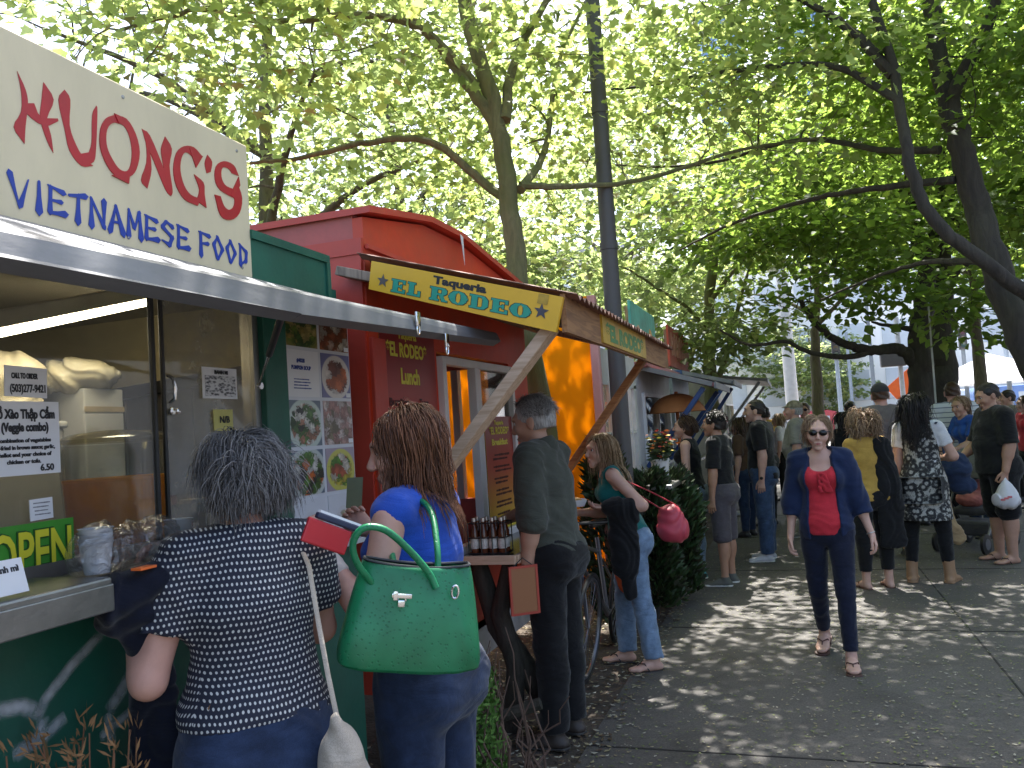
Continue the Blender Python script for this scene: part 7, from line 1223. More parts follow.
def handbag():
    dB = 2.12; c = at(413, 606, d=dB); ux = nrm(at(480, 618, d=dB+.04)-at(345, 612, d=dB-.03)); uz = nrm(np.array([.02, .0, 1.])-ux*.0); un = nrm(np.cross(ux, uz)); uz = np.cross(un, ux)
    t = thing('handbag', 'green ostrich leather handbag with a silver clasp on the arm of the blue top shopper', 'handbag', tuple(c))
    m, nt, b = newmat('ostrich_green'); tc = N(nt, 'ShaderNodeTexCoord'); v = N(nt, 'ShaderNodeTexVoronoi', Scale=88.); lk(nt, tc.outputs['Object'], v.inputs['Vector']); n = N(nt, 'ShaderNodeTexNoise', Scale=9., Detail=4.); lk(nt, tc.outputs['Object'], n.inputs['Vector']); r = ramp(nt, n.outputs[0], [(.3, (.006, .135, .052)), (.7, (.011, .23, .09))]); r2 = ramp(nt, v.outputs['Distance'], [(.0, (.45,)*3), (.16, (.55,)*3), (.3, (1,)*3)]); mx = N(nt, 'ShaderNodeMix', data_type='RGBA', blend_type='MULTIPLY'); mx.inputs[0].default_value = .5; lk(nt, r.outputs[0], mx.inputs[6]); lk(nt, r2.outputs[0], mx.inputs[7]); lk(nt, mx.outputs[2], b.inputs['Base Color']); b.inputs['Roughness'].default_value = .38; bumpit(nt, b, r2.outputs[0], -.6 if False else .5, .003)
    rg = folds(.009, 26, 9, (.75, .3, .6)); mb = MB(); A = []; lev = [(-.145, .168, .07), (-.14, .182, .082), (-.11, .183, .086), (-.05, .172, .082), (.02, .158, .068), (.075, .146, .05), (.1, .14, .042), (.104, .136, .036)]
    for z, w, d in lev:
        row = []
        for a in np.linspace(0, 2*math.pi, 49):
            ca, sa = math.cos(a), math.sin(a); e = 2/4.5; x = w*math.copysign(abs(ca)**e, ca); y = d*math.copysign(abs(sa)**e, sa); row.append(c+ux*x+un*y+uz*(z-.012*(x/w)**2*(z > .0)*-1-.008*(1-(x/w)**2)*(z < -.1)))
        A.append(row)
    mb.sheet(A); mb.add([p for p in A[0][:-1]], [tuple(range(48))]); P = np.array(mb.v); P = P+np.outer(rg((P-c)@np.stack([ux, un, uz]).T*1.), un); mb.v = [tuple(p) for p in P]; body = mb.build('body', m, t, True)
    mod = body.modifiers.new('sub', 'SUBSURF'); mod.levels = mod.render_levels = 1
    mb = MB(); mb.tube([A[-1][i] for i in range(0, 49)], .004, 6, cap=False); mb.sheet([[c+ux*x+un*y+uz*.096 for x in np.linspace(-.13, .13, 6)] for y in (-.03, .03)], 0); mb.build('rim', pm('bag_lining', (.02, .025, .03), .7), t, True)
    mb = MB(); mb.sheet([[c+ux*x+un*(-.05-.03*k_/4 if k_ else -.044)+uz*(.1-.02*k_-.0*x) for x in np.linspace(-.125, .125, 9)] for k_ in range(4)]); fl = mb.build('flap', m, t, True)
    mb = MB(); mb.sheet([[c+ux*x+un*(-.0815-.006*(1-abs(x)/.14)+dz_*0)+uz*(.03+dz_) for x in np.linspace(-.125, .12, 13)] for dz_ in (-.011, .011)]); bs_ = mb.build('belt_strap', m, t, True); sm2 = bs_.modifiers.new('thick', 'SOLIDIFY'); sm2.thickness = .006
    for s_ in (-1, 1): mb = MB(); mb.tube([c+ux*s_*w_*.86+un*(-d_*.86)+uz*z_ for z_, w_, d_ in lev[1:7]], .0032, 6); mb.build('seam', m, t, True)
    ch = _M['chrome']; q = at(402, 596, d=dB-.085); mb = MB(); mb.box(q, (.05, .006, .012), (ux, un, uz), bev=.002); mb.box(q+ux*-.016, (.012, .012, .022), (ux, un, uz), bev=.002); mb.box(q+uz*-.018, (.018, .012, .018), (ux, un, uz), bev=.003); mb.tube([q+uz*(-.012+.012*math.sin(a))+ux*.011*math.cos(a)-un*.004 for a in np.linspace(0, 3.14, 8)], .0025, 6); mb.build('clasp', ch, t, True)
    mb = MB(); q2 = at(455, 592, d=dB-.05); mb.tube([q2+uz*.016*math.sin(a)+ux*.009*math.cos(a) for a in np.linspace(0, 6.3, 14)], .003, 6); mb.build('ring', ch, t, True)
    H1 = [at(a, b_, d=d) for a, b_, d in ((372, 583, 2.06), (357, 563, 2.03), (353, 543, 2.02), (364, 528, 2.02), (385, 530, 2.03), (408, 549, 2.05), (428, 572, 2.07), (436, 588, 2.07))]; mb = MB(); mb.tube(bez(H1, 5), .009, 10); mb.build('handle', m, t, True)
    H2 = [at(a, b_, d=d) for a, b_, d in ((395, 572, 2.18), (392, 545, 2.34), (398, 515, 2.46), (416, 500, 2.42), (431, 512, 2.3), (437, 545, 2.2), (438, 572, 2.16))]; mb = MB(); mb.tube(bez(H2, 5), .0085, 10); mb.build('handle', m, t, True)
handbag()
# --- 3 man at the taqueria counter
p3 = person('grey haired man in an olive shirt and black trousers leaning on the taqueria counter', (-1.25, 4.2), 172, 1.815, 'm', 1.0, .008, lean=3, head=(6, -12, 0), armL=((.1, -.06, -1), (.02, .2, -1)), armR=((.12, .45, -.85), (.0, .9, -.35)),
    wear=[top(OLV, sleeve=1.0, hem=.012, neck='collar', o=.018, bell=.014, fold=.006, ff=24, name='shirt', h=.01), pants(BLK_, waist=.055, o=.012, o2=.022, flare=.016, fold=.004, h=.01), shoes(SHOEB, sole=SOLED)], hair=dict(mat='silver', style='short', vol=.006, n=1500, len=.05, r=.0019, wave=.003, comb=-.6, low=.0, grav=.5, seg=4, front=.45), skin='tan', h=.009, curlL=.55, curlR=.25, palmR=(0, 0, -1))
bracelet(p3, -1, BLACK, 'watch'); bracelet(p3, -1, pm('wrist_band', (.65, .66, .68), .6), 'wristband', -.05, .006, .03, False)
mb = MB(); a = p3.sp(.045); mb.tube([a+p3.T@np.array([.172*math.cos(t)*1.02, .125*math.sin(t)*1.06, 0]) for t in np.linspace(0, 6.29, 33)], .016, 6, cap=False, flat=.25); MBp(mb, 'belt', LEATH, p3.root)
# --- 4 teal shopper
p4 = person('blond woman in a teal tank top and light jeans stooping with a food tray', (-1.1, 5.56), 200, 1.60, 'f', .98, lean=14, head=(20, 2, 0), armL=((.3, -.62, -.75), (-.2, .97, .0)), armR=((.15, .1, -1), (-.15, 1, .05)), legL=(-4, 4, 4), legR=(8, 4, 8), curlL=.5, curlR=.5, palmL=(.2, .2, 1), palmR=(0, .2, 1),
    wear=[top(TEAL, sleeve=-1, hem=-.0, neck='tank', o=.009, fold=.003, name='tank_top', h=.009), pants(JEANL, waist=.045, o=.009, flare=.026, fold=.004, h=.01), dict(type='sandals', mat=LEATH)], hair=dict(mat='blond', style='cap', vol=.004, n=1800, len=.33, r=.0022, wave=.004, comb=-.8, low=-.2, grav=1.8, seg=11, seed=8, back=.3), skin='fair', h=.009)
sunglasses(p4, .075)
hb = (p4.w(p4.hand[1])+p4.w(p4.hand[-1]))/2; tc_ = at(606, 527, d=5.2)
ft = thing('food_tray', 'white paper food tray carried by the teal shopper', 'food tray', tuple(hb)); mb = MB(); R_ = (nrm(p4.dirw((0, 1, 0))), nrm(p4.dirw((-1, 0, 0))), ZA); cT = hb+p4.dirw((0, .04, .03)); P_ = []
for sx_, sy_, zz in ((.075, .05, 0), (.095, .065, .045)): P_ += [cT+R_[0]*a*sx_+R_[1]*b*sy_+ZA*zz for a, b in ((-1, -1), (1, -1), (1, 1), (-1, 1))]
mb.add(P_, [(3, 2, 1, 0), (0, 1, 5, 4), (1, 2, 6, 5), (2, 3, 7, 6), (3, 0, 4, 7)]); mb.build('tray', PAPER, ft); soft('food', [ell(cT+ZA*.035+R_[0]*k*.03, (.04, .04, .02), None, .02) for k in (-1, 0, 1)], .006, pm('taco', (.5, .3, .1), .7, .4, 30.), ft, wr=folds(.004, 90, 3))
tk = soft('folded_tortilla', [econe(cT+R_[0]*.12-ZA*.0+R_[1]*.02, cT+R_[0]*.24+R_[1]*.02-ZA*.01, (.045, .012), (.03, .01), R_[1], .01)], .006, pm('tortilla', (.45, .24, .12), .7, .3, 20.), origin=tuple(cT+R_[0]*.18)); tag(tk, 'brown paper plate edge held out in front of the white food tray', 'plate')
e4 = p4.w(p4.elbow[-1]); w4 = p4.w(p4.wrist[-1]); bj = soft('black_jacket', [cone(e4*.6+w4*.4, e4*.05+w4*.95, .062, .06, .03), econe(e4*.45+w4*.55-ZA*.05, e4*.4+w4*.6-ZA*.42, (.1, .055), (.085, .035), w4-e4, .04), econe(e4*.3+w4*.7-ZA*.2, e4*.5+w4*.5-ZA*.58, (.07, .05), (.04, .03), w4-e4, .04)], .009, BLK_, wr=folds(.008, 30, 5, (.9, .4, .2)), origin=tuple(w4)); tag(bj, 'black jacket hanging over the forearm of the teal shopper', 'jacket')
sb4 = at(671, 522, d=5.62); pb_ = soft('shoulder_bag', [ell(sb4, (.1, .08, .12), None, .04), ell(sb4+[.02, 0, -.06], (.095, .075, .08), None, .04)], .009, pm('bag_pink', (.48, .05, .075), .5, .14), wr=folds(.008, 30, 4), origin=tuple(sb4)); tag(pb_, 'coral pink slouchy shoulder bag behind the elbow of the teal shopper', 'bag')
s4 = p4.w(p4.sh[-1]+np.array([.012, 0, .035])); mb = MB(); mb.tube(bez([sb4+[-.06, -.05, .1], (sb4+s4)/2+[-.05, -.06, .05], s4+np.array([0, -.02, .012]), s4+[.03, .05, -.05], (sb4+s4)/2+[.06, .06, .02], sb4+[.05, .05, .1]], 5), .009, 8, flat=.5); mb.build('strap', _M['bag_pink'], pb_, True)
# --- 5 walking woman
p5 = person('woman in sunglasses, navy blazer and coral red top walking towards the camera', (.156, 5.756), 264, 1.615, 'f', .9, head=(6, 0, -4), armL=((.22, -.1, -1), (.3, .12, -1)), armR=((.2, -.06, -1), (.12, .2, -1)), legL=(10, 1, 3), legR=(-8, 1, 26), footR=-18, footL=2, curlL=.55, curlR=.55,
    wear=[top(RED_, sleeve=-1, hem=-.012, neck='low', o=.011, fold=.004, ff=36, name='camisole', h=.009), pants(JEANN, waist=.04, len=1.9, o=.007, flare=.006, fold=.003, h=.009), top(NAVY, sleeve=1.42, hem=-.03, neck='none', open=.066, o=.024, bell=.008, fold=.005, ff=22, name='blazer', h=.009), dict(type='sandals', mat=SOLEB)],
    hair=dict(mat='fair_brown', style='cap', vol=.0, n=2400, len=.12, r=.0018, wave=.007, comb=-.6, low=-.35, grav=1.3, seg=8, seed=10, bun=(.045, -.09, .1)), skin='fair', h=.008, footyaw=6)
sunglasses(p5)
soft('ruffle', [econe(p5.sp(.235, .08)+np.array([x, 0, 0]), p5.sp(.16, .07)+np.array([x*1.5-.01, 0, 0]), (.008, .006), (.014, .007), XA, .01) for x in (-.03, -.01, .01)], .006, RED_, p5.root, wr=folds(.004, 70, 2, (1, .2, .3)), local=True)
bracelet(p5, -1, pm('ring_silver', (.6, .6, .58), .3, metal=.8), 'bracelet', -.01, .003, .0265, False)
# --- middle distance
p6_ = person('man in a black tee and grey shorts waiting in line with his arms down', spot(717, 8.1), 166, 1.70, 'm', .92, head=(4, 3, 0), armL=((.1, .05, -1), (.02, .1, -1)), wear=[top(BLK2, sleeve=.85, hem=-.02, neck='crew', o=.014, bell=.014, name='tee'), pants(GREYC, waist=.05, len=1.12, o=.02, o2=.03, flare=.01, name='shorts'), shoes(SHOEG, sole=SOLEW)], hair=dict(mat='dark', style='short', vol=.012, n=220, len=.05, r=.005, comb=-.2, low=.05, grav=.3, seg=4, wave=.003), skin='warm', h=.011)
p7_ = person('woman in a black vest and pale jeans looking up at the menu', spot(687, 8.4), 172, 1.68, 'f', 1.02, head=(6, 8, 0), wear=[top(BLK_, sleeve=-1, hem=-.01, neck='tank', o=.01, name='vest'), pants(JEANL, waist=.045, o=.01, flare=.008), shoes(SHOET, sole=SOLEW)], hair=dict(mat='mid', style='cap', vol=.004, n=200, len=.1, r=.006, comb=-.9, low=-.05, grav=.8, seg=5, bun=(0, -.13, .0)), skin='fair', h=.012)
p8_ = person('tall man in a black tee and blue jeans looking at the carts', (-.36, 9.7), 176, 1.82, 'm', 1.05, head=(4, 2, 0), armL=((.08, -.1, -1), (.02, .1, -1)), wear=[top(BLK2, sleeve=.8, hem=-.03, neck='crew', o=.016, bell=.016, name='tee'), pants(JEANM, waist=.05, o=.016, o2=.02, flare=.018), shoes(SHOEW, sole=SOLEW)], hair=dict(mat='dark', style='crop', vol=.002), skin='fair', h=.011)
bracelet(p8_, -1, BLACK, 'watch')
p9_ = person('woman in a purple top and pale shorts with dark hair, far along the queue', spot(738, 13.7), 160, 1.55, 'f', 1.0, head=(10, -4, 0), legR=(10, 2, 14), wear=[top(PURP, sleeve=.5, hem=-.01, o=.012, name='top'), pants(cloth('shorts_pale', (.42, .4, .36)), waist=.05, len=.72, o=.02, o2=.03, name='shorts'), shoes(SHOEW, sole=SOLEW)], hair=dict(mat='dark', style='cap', n=140, len=.24, r=.008, comb=-.8, seg=7), skin='fair', h=.013)
person('woman in a pink top standing past the purple top shopper', spot(752, 14.8), 150, 1.60, 'f', 1., wear=[top(PINKC, sleeve=.6, hem=-.02, o=.012, name='top'), pants(BLK_, waist=.05, o=.01), shoes(LEATH)], hair=dict(mat='dark', style='cap', n=120, len=.18, r=.008, seg=6, lump=.008), skin='tan', h=.014)
p10 = person('older man in a camouflage cap and light grey tee behind the walking woman', spot(797, 10.9), 172, 1.80, 'm', 1.2, .02, head=(5, 4, 0), wear=[top(GREYT, sleeve=.85, hem=-.03, o=.016, bell=.014, name='tee'), pants(BROWNC, waist=.05, len=1.1, o=.02, o2=.03, name='shorts'), shoes(SHOEG, sole=SOLEW)], hair=dict(mat='silver', style='short', vol=.002), skin='pink', h=.013)
m_c = pattern_mat('camo_cloth', 30., (.12, .11, .08), (.3, .27, .2), (.22, .19, .13)); cap_hat(p10, pm('cap_tan', (.25, .21, .15), .9, .5, 25.))
p11 = person('man in dark sunglasses facing the camera far behind the capped man', spot(806, 13.5), 262, 1.80, 'm', 1.05, wear=[top(WHITEC, sleeve=.8, hem=-.03, o=.015, name='tee'), pants(JEAN, o=.014), shoes(SHOEB)], hair=dict(mat='mid', style='short', vol=.008), skin='pink', h=.014); sunglasses(p11)
person('dark haired man in a white shirt walking away with a black bag strap', spot(852, 14.), 100, 1.78, 'm', 1., wear=[top(WHITEC, sleeve=1.9, hem=-.03, o=.016, name='shirt'), pants(BLK_, o=.014), shoes(LEATH)], hair=dict(mat='dark', style='short', vol=.01), skin='warm', h=.014)
p13 = person('big man in a dark cap and grey purple tee, seen from behind', spot(884, 8.95), 98, 1.90, 'm', 1.28, .015, head=(-8, 0, 0), armL=((.25, .1, -1), (-.2, .7, -.3)), armR=((.25, .1, -1), (-.2, .7, -.3)), wear=[top(GREYP, sleeve=.9, hem=-.03, o=.016, bell=.014, name='tee'), pants(BLK_, waist=.05, len=1.1, o=.02, o2=.03, name='shorts'), shoes(SHOEG)], hair=dict(mat='mid', style='crop', vol=.002), skin='pink', h=.013); cap_hat(p13, cloth('cap_dark', (.03, .03, .034)))
p14 = person('curly haired woman in a mustard top with a black shawl, seen from behind', (.62, 8.13), 112, 1.585, 'f', 1.05, head=(-12, 0, 0), armL=((.15, .2, -1), (-.2, .7, -.5)), wear=[top(MUST, sleeve=1.3, hem=-.03, o=.018, fold=.004, name='blouse'), pants(BLK_, waist=.05, len=1.75, o=.012), dict(type='sandals', mat=SOLEB)], hair=dict(mat='fair_brown', style='cap', vol=.016, n=1100, len=.17, r=.0035, wave=.022, lump=.009, comb=-.6, low=-.4, grav=.9, seg=8), skin='fair', h=.011)
sh14 = p14.w(p14.sp(.27)+np.array([.07, -.05, 0])); rv = p14.dirw((1, 0, 0)); bv = p14.dirw((0, -1, 0)); sw = soft('black_shawl', [econe(sh14+rv*.035+ZA*.04+bv*.03, sh14+rv*.05-ZA*.4+bv*.06, (.085, .055), (.125, .05), rv, .04), econe(sh14+rv*.05-ZA*.35+bv*.06, sh14+rv*.06-ZA*.88+bv*.05, (.125, .05), (.12, .03), rv, .04)], .011, BLK_, wr=folds(.008, 30, 6, (1, .3, .15)), origin=tuple(sh14)); tag(sw, 'long black shawl hanging down the right side of the curly haired woman', 'shawl')
p15 = person('woman in a black and white floral tunic with long dark hair and tan boots', (1.1, 8.4), 74, 1.735, 'f', 1.0, head=(-42, 4, 0), armL=((.15, .0, -1), (.0, .3, -1)), armR=((.35, .1, -.9), (-.5, .8, -.1)), legR=(2, 5, 2), legL=(-2, 6, 2), wear=[top(WHITEC, sleeve=.6, hem=.1, neck='crew', o=.008, bell=.008, name='tee', h=.011), pants(BLK_, waist=.03, len=1.72, o=.008, flare=.004, name='leggings'), top(FLOR, sleeve=-1, hem=-.2, neck='tank', o=.014, flare=.03, fold=.005, name='tunic'), shoes(BOOT, boot=.32, sole=BOOT)], hair=dict(mat='dark', style='cap', vol=.008, n=1100, len=.36, r=.0035, wave=.012, comb=-.7, low=-.35, grav=1.4, seg=11), skin='fair', h=.011, curlR=.6)
bt = lambda px_, py_, d: at(px_, py_, d=d)
tn = soft('tan_scarf', [econe(bt(938, 470, 8.05), bt(945, 525, 8.0), (.05, .03), (.11, .03), RT, .04), econe(bt(945, 525, 8.0), bt(962, 540, 8.0), (.11, .03), (.07, .025), RT, .04)], .011, TANC, wr=folds(.006, 28, 3), origin=tuple(bt(945, 520, 8.0))); tag(tn, 'tan scarf hanging below the floral tunic', 'scarf')
tot = soft('tote_bag', [ell(bt(955, 468, 8.12), (.15, .1, .16), None, .04), ell(bt(962, 485, 8.12), (.13, .1, .1), None, .04)], .011, cloth('tote_navy', (.02, .035, .08)), wr=folds(.007, 26, 4), origin=tuple(bt(955, 470, 8.12))); tag(tot, 'navy shoulder tote at the right side of the floral tunic woman', 'bag')
mb = MB(); sP = p15.w(p15.sh[1]+np.array([-.01, 0, .045])); mb.tube(bez([bt(944, 455, 8.1), bt(940, 425, 8.15), sP+[0, -.05, .0], sP+[.02, .05, -.03], bt(955, 440, 8.3)], 5), .011, 8, flat=.5); mb.build('strap', _M['tote_navy'], tot, True)
t2 = soft('tote_bag', [ell(bt(913, 490, 8.25), (.1, .09, .17), None, .04)], .011, cloth('tote_navy_dark', (.012, .02, .055)), wr=folds(.006, 26, 8), origin=tuple(bt(912, 488, 8.25))); tag(t2, 'dark blue bag hanging between the black shawl and the floral tunic', 'bag')
mb = MB(); sL = p15.w(p15.sh[-1]+np.array([.01, 0, .045])); mb.tube(bez([bt(912, 468, 8.25), bt(908, 440, 8.25), sL+[-.0, -.03, .01], sL+[.03, .05, -.05]], 5), .01, 8, flat=.5); mb.build('strap', _M['tote_navy_dark'], t2, True)
p16 = person('man in a white striped shirt in front of the thick grey trunk', spot(956, 10.3), 88, 1.90, 'm', 1.0, wear=[top(STRIPE, sleeve=.9, hem=-.02, o=.018, bell=.016, name='shirt'), pants(BLK_, o=.014), shoes(LEATH)], hair=dict(mat='mid', style='crop', vol=.004), skin='pink', h=.013)
p17 = person('woman in a royal blue tee with tied back hair by the stroller', spot(974, 9.9), 205, 1.72, 'f', 1.05, lean=12, head=(18, -8, 0), armL=((.1, .4, -.9), (-.1, .9, -.3)), armR=((.1, .4, -.9), (-.1, .9, -.3)), wear=[top(BLUET, sleeve=.75, hem=-.02, o=.014, bell=.012, name='tee'), pants(JEAN, o=.01), shoes(LEATH)], hair=dict(mat='fair_brown', style='cap', vol=.004, n=160, len=.1, r=.006, comb=-.9, seg=5, tail=.2), skin='tan', h=.012)
p18 = person('large man in black tee and shorts holding a white plastic bag', (1.93, 9.45), 196, 1.81, 'm', 1.22, .015, head=(0, -18, 0), armL=((.12, .0, -1), (.0, .25, -1)), armR=((.12, .25, -1), (-.1, .7, -.5)), wear=[top(BLK2, sleeve=.95, hem=-.04, o=.018, bell=.016, name='tee'), pants(BLK_, waist=.05, len=1.05, o=.024, o2=.035, name='shorts'), dict(type='sandals', mat=LEATH)], hair=dict(mat='dark', style='crop', vol=.004), skin='tan', h=.011, curlL=.9)
hl = p18.w(p18.hand[-1]); plb = soft('plastic_bag', [ell(hl-[0, 0, .2], (.12, .1, .1), None, .05), ell(hl-[.0, 0, .13], (.08, .07, .1), None, .04), cone(hl-[0, 0, .1], hl+[0, 0, .01], .05, .012, .03)], .008, pm('bag_white', (.66, .64, .66), .4, .08, 8.), wr=folds(.009, 44, 3, (1, .4, .4)), origin=tuple(hl)); tag(plb, 'white plastic shopping bag with red print hanging from the hand of the man in black', 'plastic bag')
for k in range(3): mb = MB(); c = hl+np.array([-.05+.03*k, -.105, -.19+.012*k]); mb.box(c, (.04, .006, .02), bev=.004); o = mb.build('red_print', pm('print_red', (.6, .15, .16), .5, .3, 30.), plb)
p19 = person('small child in dark clothes standing behind the stroller', spot(989, 9.7), 240, 1.12, 'm', .95, wear=[top(BROWNC, sleeve=.8, hem=-.02, o=.012, name='tee'), pants(BLK_, len=1.1, o=.015, name='shorts'), shoes(SHOEB)], hair=dict(mat='mid', style='short', vol=.008), skin='tan', h=.011)
# background passers-by and queue
BGW = [('man in a grey tee standing behind the tall man in black', 764, 12.2, 165, 1.78, 'm', GREYP, 'dark'), ('woman in a dark top queuing between the two men in black tees', 741, 11.2, 160, 1.62, 'f', BROWNC, 'mid'), ('woman in a dark top with brown hair behind the floral tunic woman', 920, 11.2, 150, 1.66, 'f', BROWNC, 'mid'), ('man in a pale tee at the far right edge of the crowd', 1012, 13., 190, 1.78, 'm', GREYT, 'dark'), ('woman in a red top half hidden at the far right of the crowd', 1028, 12., 200, 1.66, 'f', RED_, 'mid'), ('man in a dark tee standing beyond the woman in royal blue', 1001, 14.5, 220, 1.76, 'm', BLUET, 'mid'),
       ('woman with blond hair in a white tee beyond the tall man in black', 780, 15.5, 170, 1.64, 'f', WHITEC, 'blond'), ('dark haired woman in black just behind the walking woman', 845, 11.3, 120, 1.6, 'f', BLK2, 'dark'), ('man in a mustard tee far down the path', 768, 20., 100, 1.76, 'm', MUST, 'mid'), ('woman in teal far down the path', 872, 19., 260, 1.66, 'f', TEAL, 'fair_brown'), ('man in grey crossing far behind the stroller', 985, 18.5, 180, 1.8, 'm', GREYP, 'mid'), ('woman in pink far behind the striped shirt man', 935, 20., 90, 1.66, 'f', PINKC, 'dark')]
for lb, px_, d_, hd_, H_, sx_, mt, hm in BGW:
    person(lb, spot(px_, d_), hd_, H_, sx_, 1., wear=[top(mt, sleeve=.8, hem=-.02, o=.015, name='top'), pants(JEAN if px_ % 2 else BLK_, o=.014), shoes(LEATH)], hair=dict(mat=hm, style='short' if sx_ == 'm' else 'cap', vol=.008, n=0 if sx_ == 'm' else 110, len=0 if sx_ == 'm' else .22, r=.009, seg=6), skin='fair', h=.015)
# stroller
sc_ = np.array([*spot(967, 9.15), 0]); st = thing('stroller', 'dark grey pushchair with its hood up beside the floral tunic woman', 'stroller', tuple(sc_)); FR = pm('stroller_frame', (.2, .2, .21), .35, .1, metal=.6); FAB = cloth('stroller_fabric', (.06, .058, .06)); dS = nrm((-.55, -.83, 0)); sS = np.array([-dS[1], dS[0], 0]); SP = lambda f, s, z: sc_+dS*f+sS*s+ZA*z
for s in (-.25, .25):
    mb = MB(); mb.tube([SP(.38, s, .14), SP(.0, s, .5), SP(-.35, s, 1.0)], .013, 8); mb.tube([SP(-.32, s, .14), SP(.05, s, .55)], .012, 8); mb.build('frame', FR, st, True)
    for f in (.4, -.34): mb = MB(); mb.lathe(SP(f, s, .11), [(0, -.02), (.07, -.02), (.108, -.014), (.11, 0), (.108, .014), (.07, .02), (0, .02)], 20, sS); w_ = mb.build('wheel', BLACK, st, True); mb = MB(); mb.lathe(SP(f, s, .11), [(0, -.025), (.06, -.024), (.06, .024), (0, .025)], 12, sS); mb.build('hub', FR, w_, True)
mb = MB(); mb.tube([SP(-.35, -.25, 1.0), SP(-.38, 0, 1.03), SP(-.35, .25, 1.0)], .017, 8); mb.build('handle', BLACK, st, True)
soft('seat', [econe(SP(.12, 0, .42), SP(-.12, 0, .45), (.21, .05), (.21, .05), sS, .03), econe(SP(-.12, 0, .45), SP(-.26, 0, .85), (.21, .04), (.2, .035), sS, .03)], .012, FAB, st)
mb = MB(); A = []
for i in range(7): t = -.2+i/6*1.75; A.append([SP(-.22+.36*math.sin(t)*1., .24*math.cos(q), .78+.36*math.cos(t)*(.55+.45*math.sin(q))) for q in np.linspace(0, math.pi, 9)])
mb.sheet(A); mb.build('hood', cloth('stroller_hood', (.13, .125, .12)), st, True); soft('blanket', [ell(SP(.06, 0, .55), (.16, .14, .09), None, .03), ell(SP(-.08, .05, .68), (.1, .1, .08), None, .03)], .011, pm('blanket_pink', (.36, .12, .1), .9, .4, 10.), st, wr=folds(.006, 30, 2)); mb = MB(); mb.box(SP(.02, 0, .24), (.36, .42, .16), (dS, sS, ZA), bev=.03); mb.build('basket', FAB, st)
# ------------------------------------------------------------------ far side of the street
def building(label, x, y, w, d, h, m, floors, bays, mw, z0=0.):
    t = thing('building', label, 'building', (x, y, 0)); mb = MB(); mb.box((x, y, h/2), (w, d, h)); mb.build('wall', m, t); mb = MB(); mb.box((x, y, h+.2), (w+.5, d+.5, .4)); mb.build('cornice', m, t)
    for f in range(floors):
        for b in range(bays):
            mb = MB(); cx, cz = x-w/2+w*(b+.5)/bays, 1.6+(h-2.2)*(f+.5)/floors; mb.box((cx, y-d/2-.03, cz), (w/bays*.62, .06, (h-2)/floors*.62)); o = mb.build('window', mw, t)
    return t
BW = [pm('stucco_pale', (.8, .79, .76), .8, .06, .5), pm('stucco_white', (.82, .81, .8), .8, .05, .5), pm('brick_pale', (.42, .33, .28), .85, .12, 1.), pm('glass_blue', (.18, .3, .48), .2, .15, .3), pm('concrete_grey', (.42, .42, .43), .8, .08, .4)]; WN = pm('far_pane', (.5, .54, .58), .15, .15, .6)  # far panes: pale base colour stands in for bright sky reflected in the glass
building('long pale stucco building straight across the street', 4, 62, 22, 14, 11, BW[0], 3, 9, WN); building('white building on the right across the street', 27, 60, 20, 14, 9, BW[1], 2, 7, WN); building('grey concrete building at the left across the street', -22, 64, 24, 14, 14, BW[4], 4, 8, WN); building('brick building far left across the street', -50, 66, 26, 14, 12, BW[2], 3, 9, WN)
building('tall blue glass tower behind the pale building', 4.5, 96, 5, 10, 44, BW[3], 10, 3, pm('tower_pane', (.3, .42, .6), .1, .2, .5)); building('second blue glass tower left of the first', -4.5, 104, 5.5, 10, 50, BW[3], 10, 3, _M['tower_pane']); building('brick building on the far right across the side road', 46, 58, 14, 20, 10, BW[2], 3, 5, WN); building('pale parking side building behind the carts', -30, 16, 10, 40, 9, BW[0], 2, 5, WN); building('grey shopfront building along the side road', 26, 14, 12, 44, 9, BW[4], 2, 5, WN)
def street_pole(label, x, y, h, r, m, arms=()):
    t = thing('street_pole', label, 'pole', (x, y, 0)); mb = MB(); mb.tube([(x, y, -.02), (x, y, h)], [r*1.15, r*.85], 12); mb.build('shaft', m, t, True)
    for dx, z, kind in arms:
        mb = MB(); mb.tube([(x, y, z), (x+dx, y, z+.15)], r*.4, 8); a = mb.build('arm', m, t, True)
        if kind == 'signal':
            mb = MB(); mb.box((x+dx, y-.1, z-.3), (.32, .25, .95), bev=.03); b = mb.build('signal_box', pm('signal_dark', (.03, .03, .03), .5), a)
            for k, c in enumerate(((.06, .02, .02), (.05, .04, .02), (.02, .04, .03))): mb = MB(); mb.lathe((x+dx, y-.22, z-.02-.28*k), [(.0, 0), (.1, 0), (.11, -.05), (.0, -.01)], 12, YA); mb.build('lens', pm('lens_%d' % k, c, .3), b, True)
    return t
q = at(793, 410, d=29.); street_pole('tall white utility pole over the far end of the carts', q[0], 30.6, 11, .2, pm('pole_white', (.55, .53, .5), .7, .1), ((-1.2, 8.2, ''), (1.2, 8.2, '')))
for (px_, d_, h_, k, lb) in ((841, 34, 4.6, 1, 'dark traffic signal post near the crossing'), (853, 46, 6, 0, 'thin dark pole right of the crossing signal'), (876, 40, 8.5, 0, 'tall blue grey pole behind the bare limb'), (969, 36, 4.8, 1, 'traffic signal beyond the striped shirt man'), (1012, 34, 7.5, 0, 'tall pinkish pole near the right edge'), (862, 52, 5, 0, 'short dark pole across the street'), (1007, 50, 5, 0, 'thin pole across the street on the right')): q = at(px_, 410, d=d_); street_pole(lb, q[0], q[1], h_, .09, pm('pole_%d' % (px_ % 3), [(.12, .14, .16), (.2, .24, .28), (.35, .28, .27)][px_ % 3], .6, .15), ((.0, h_-.1, 'signal'),) if k else ())
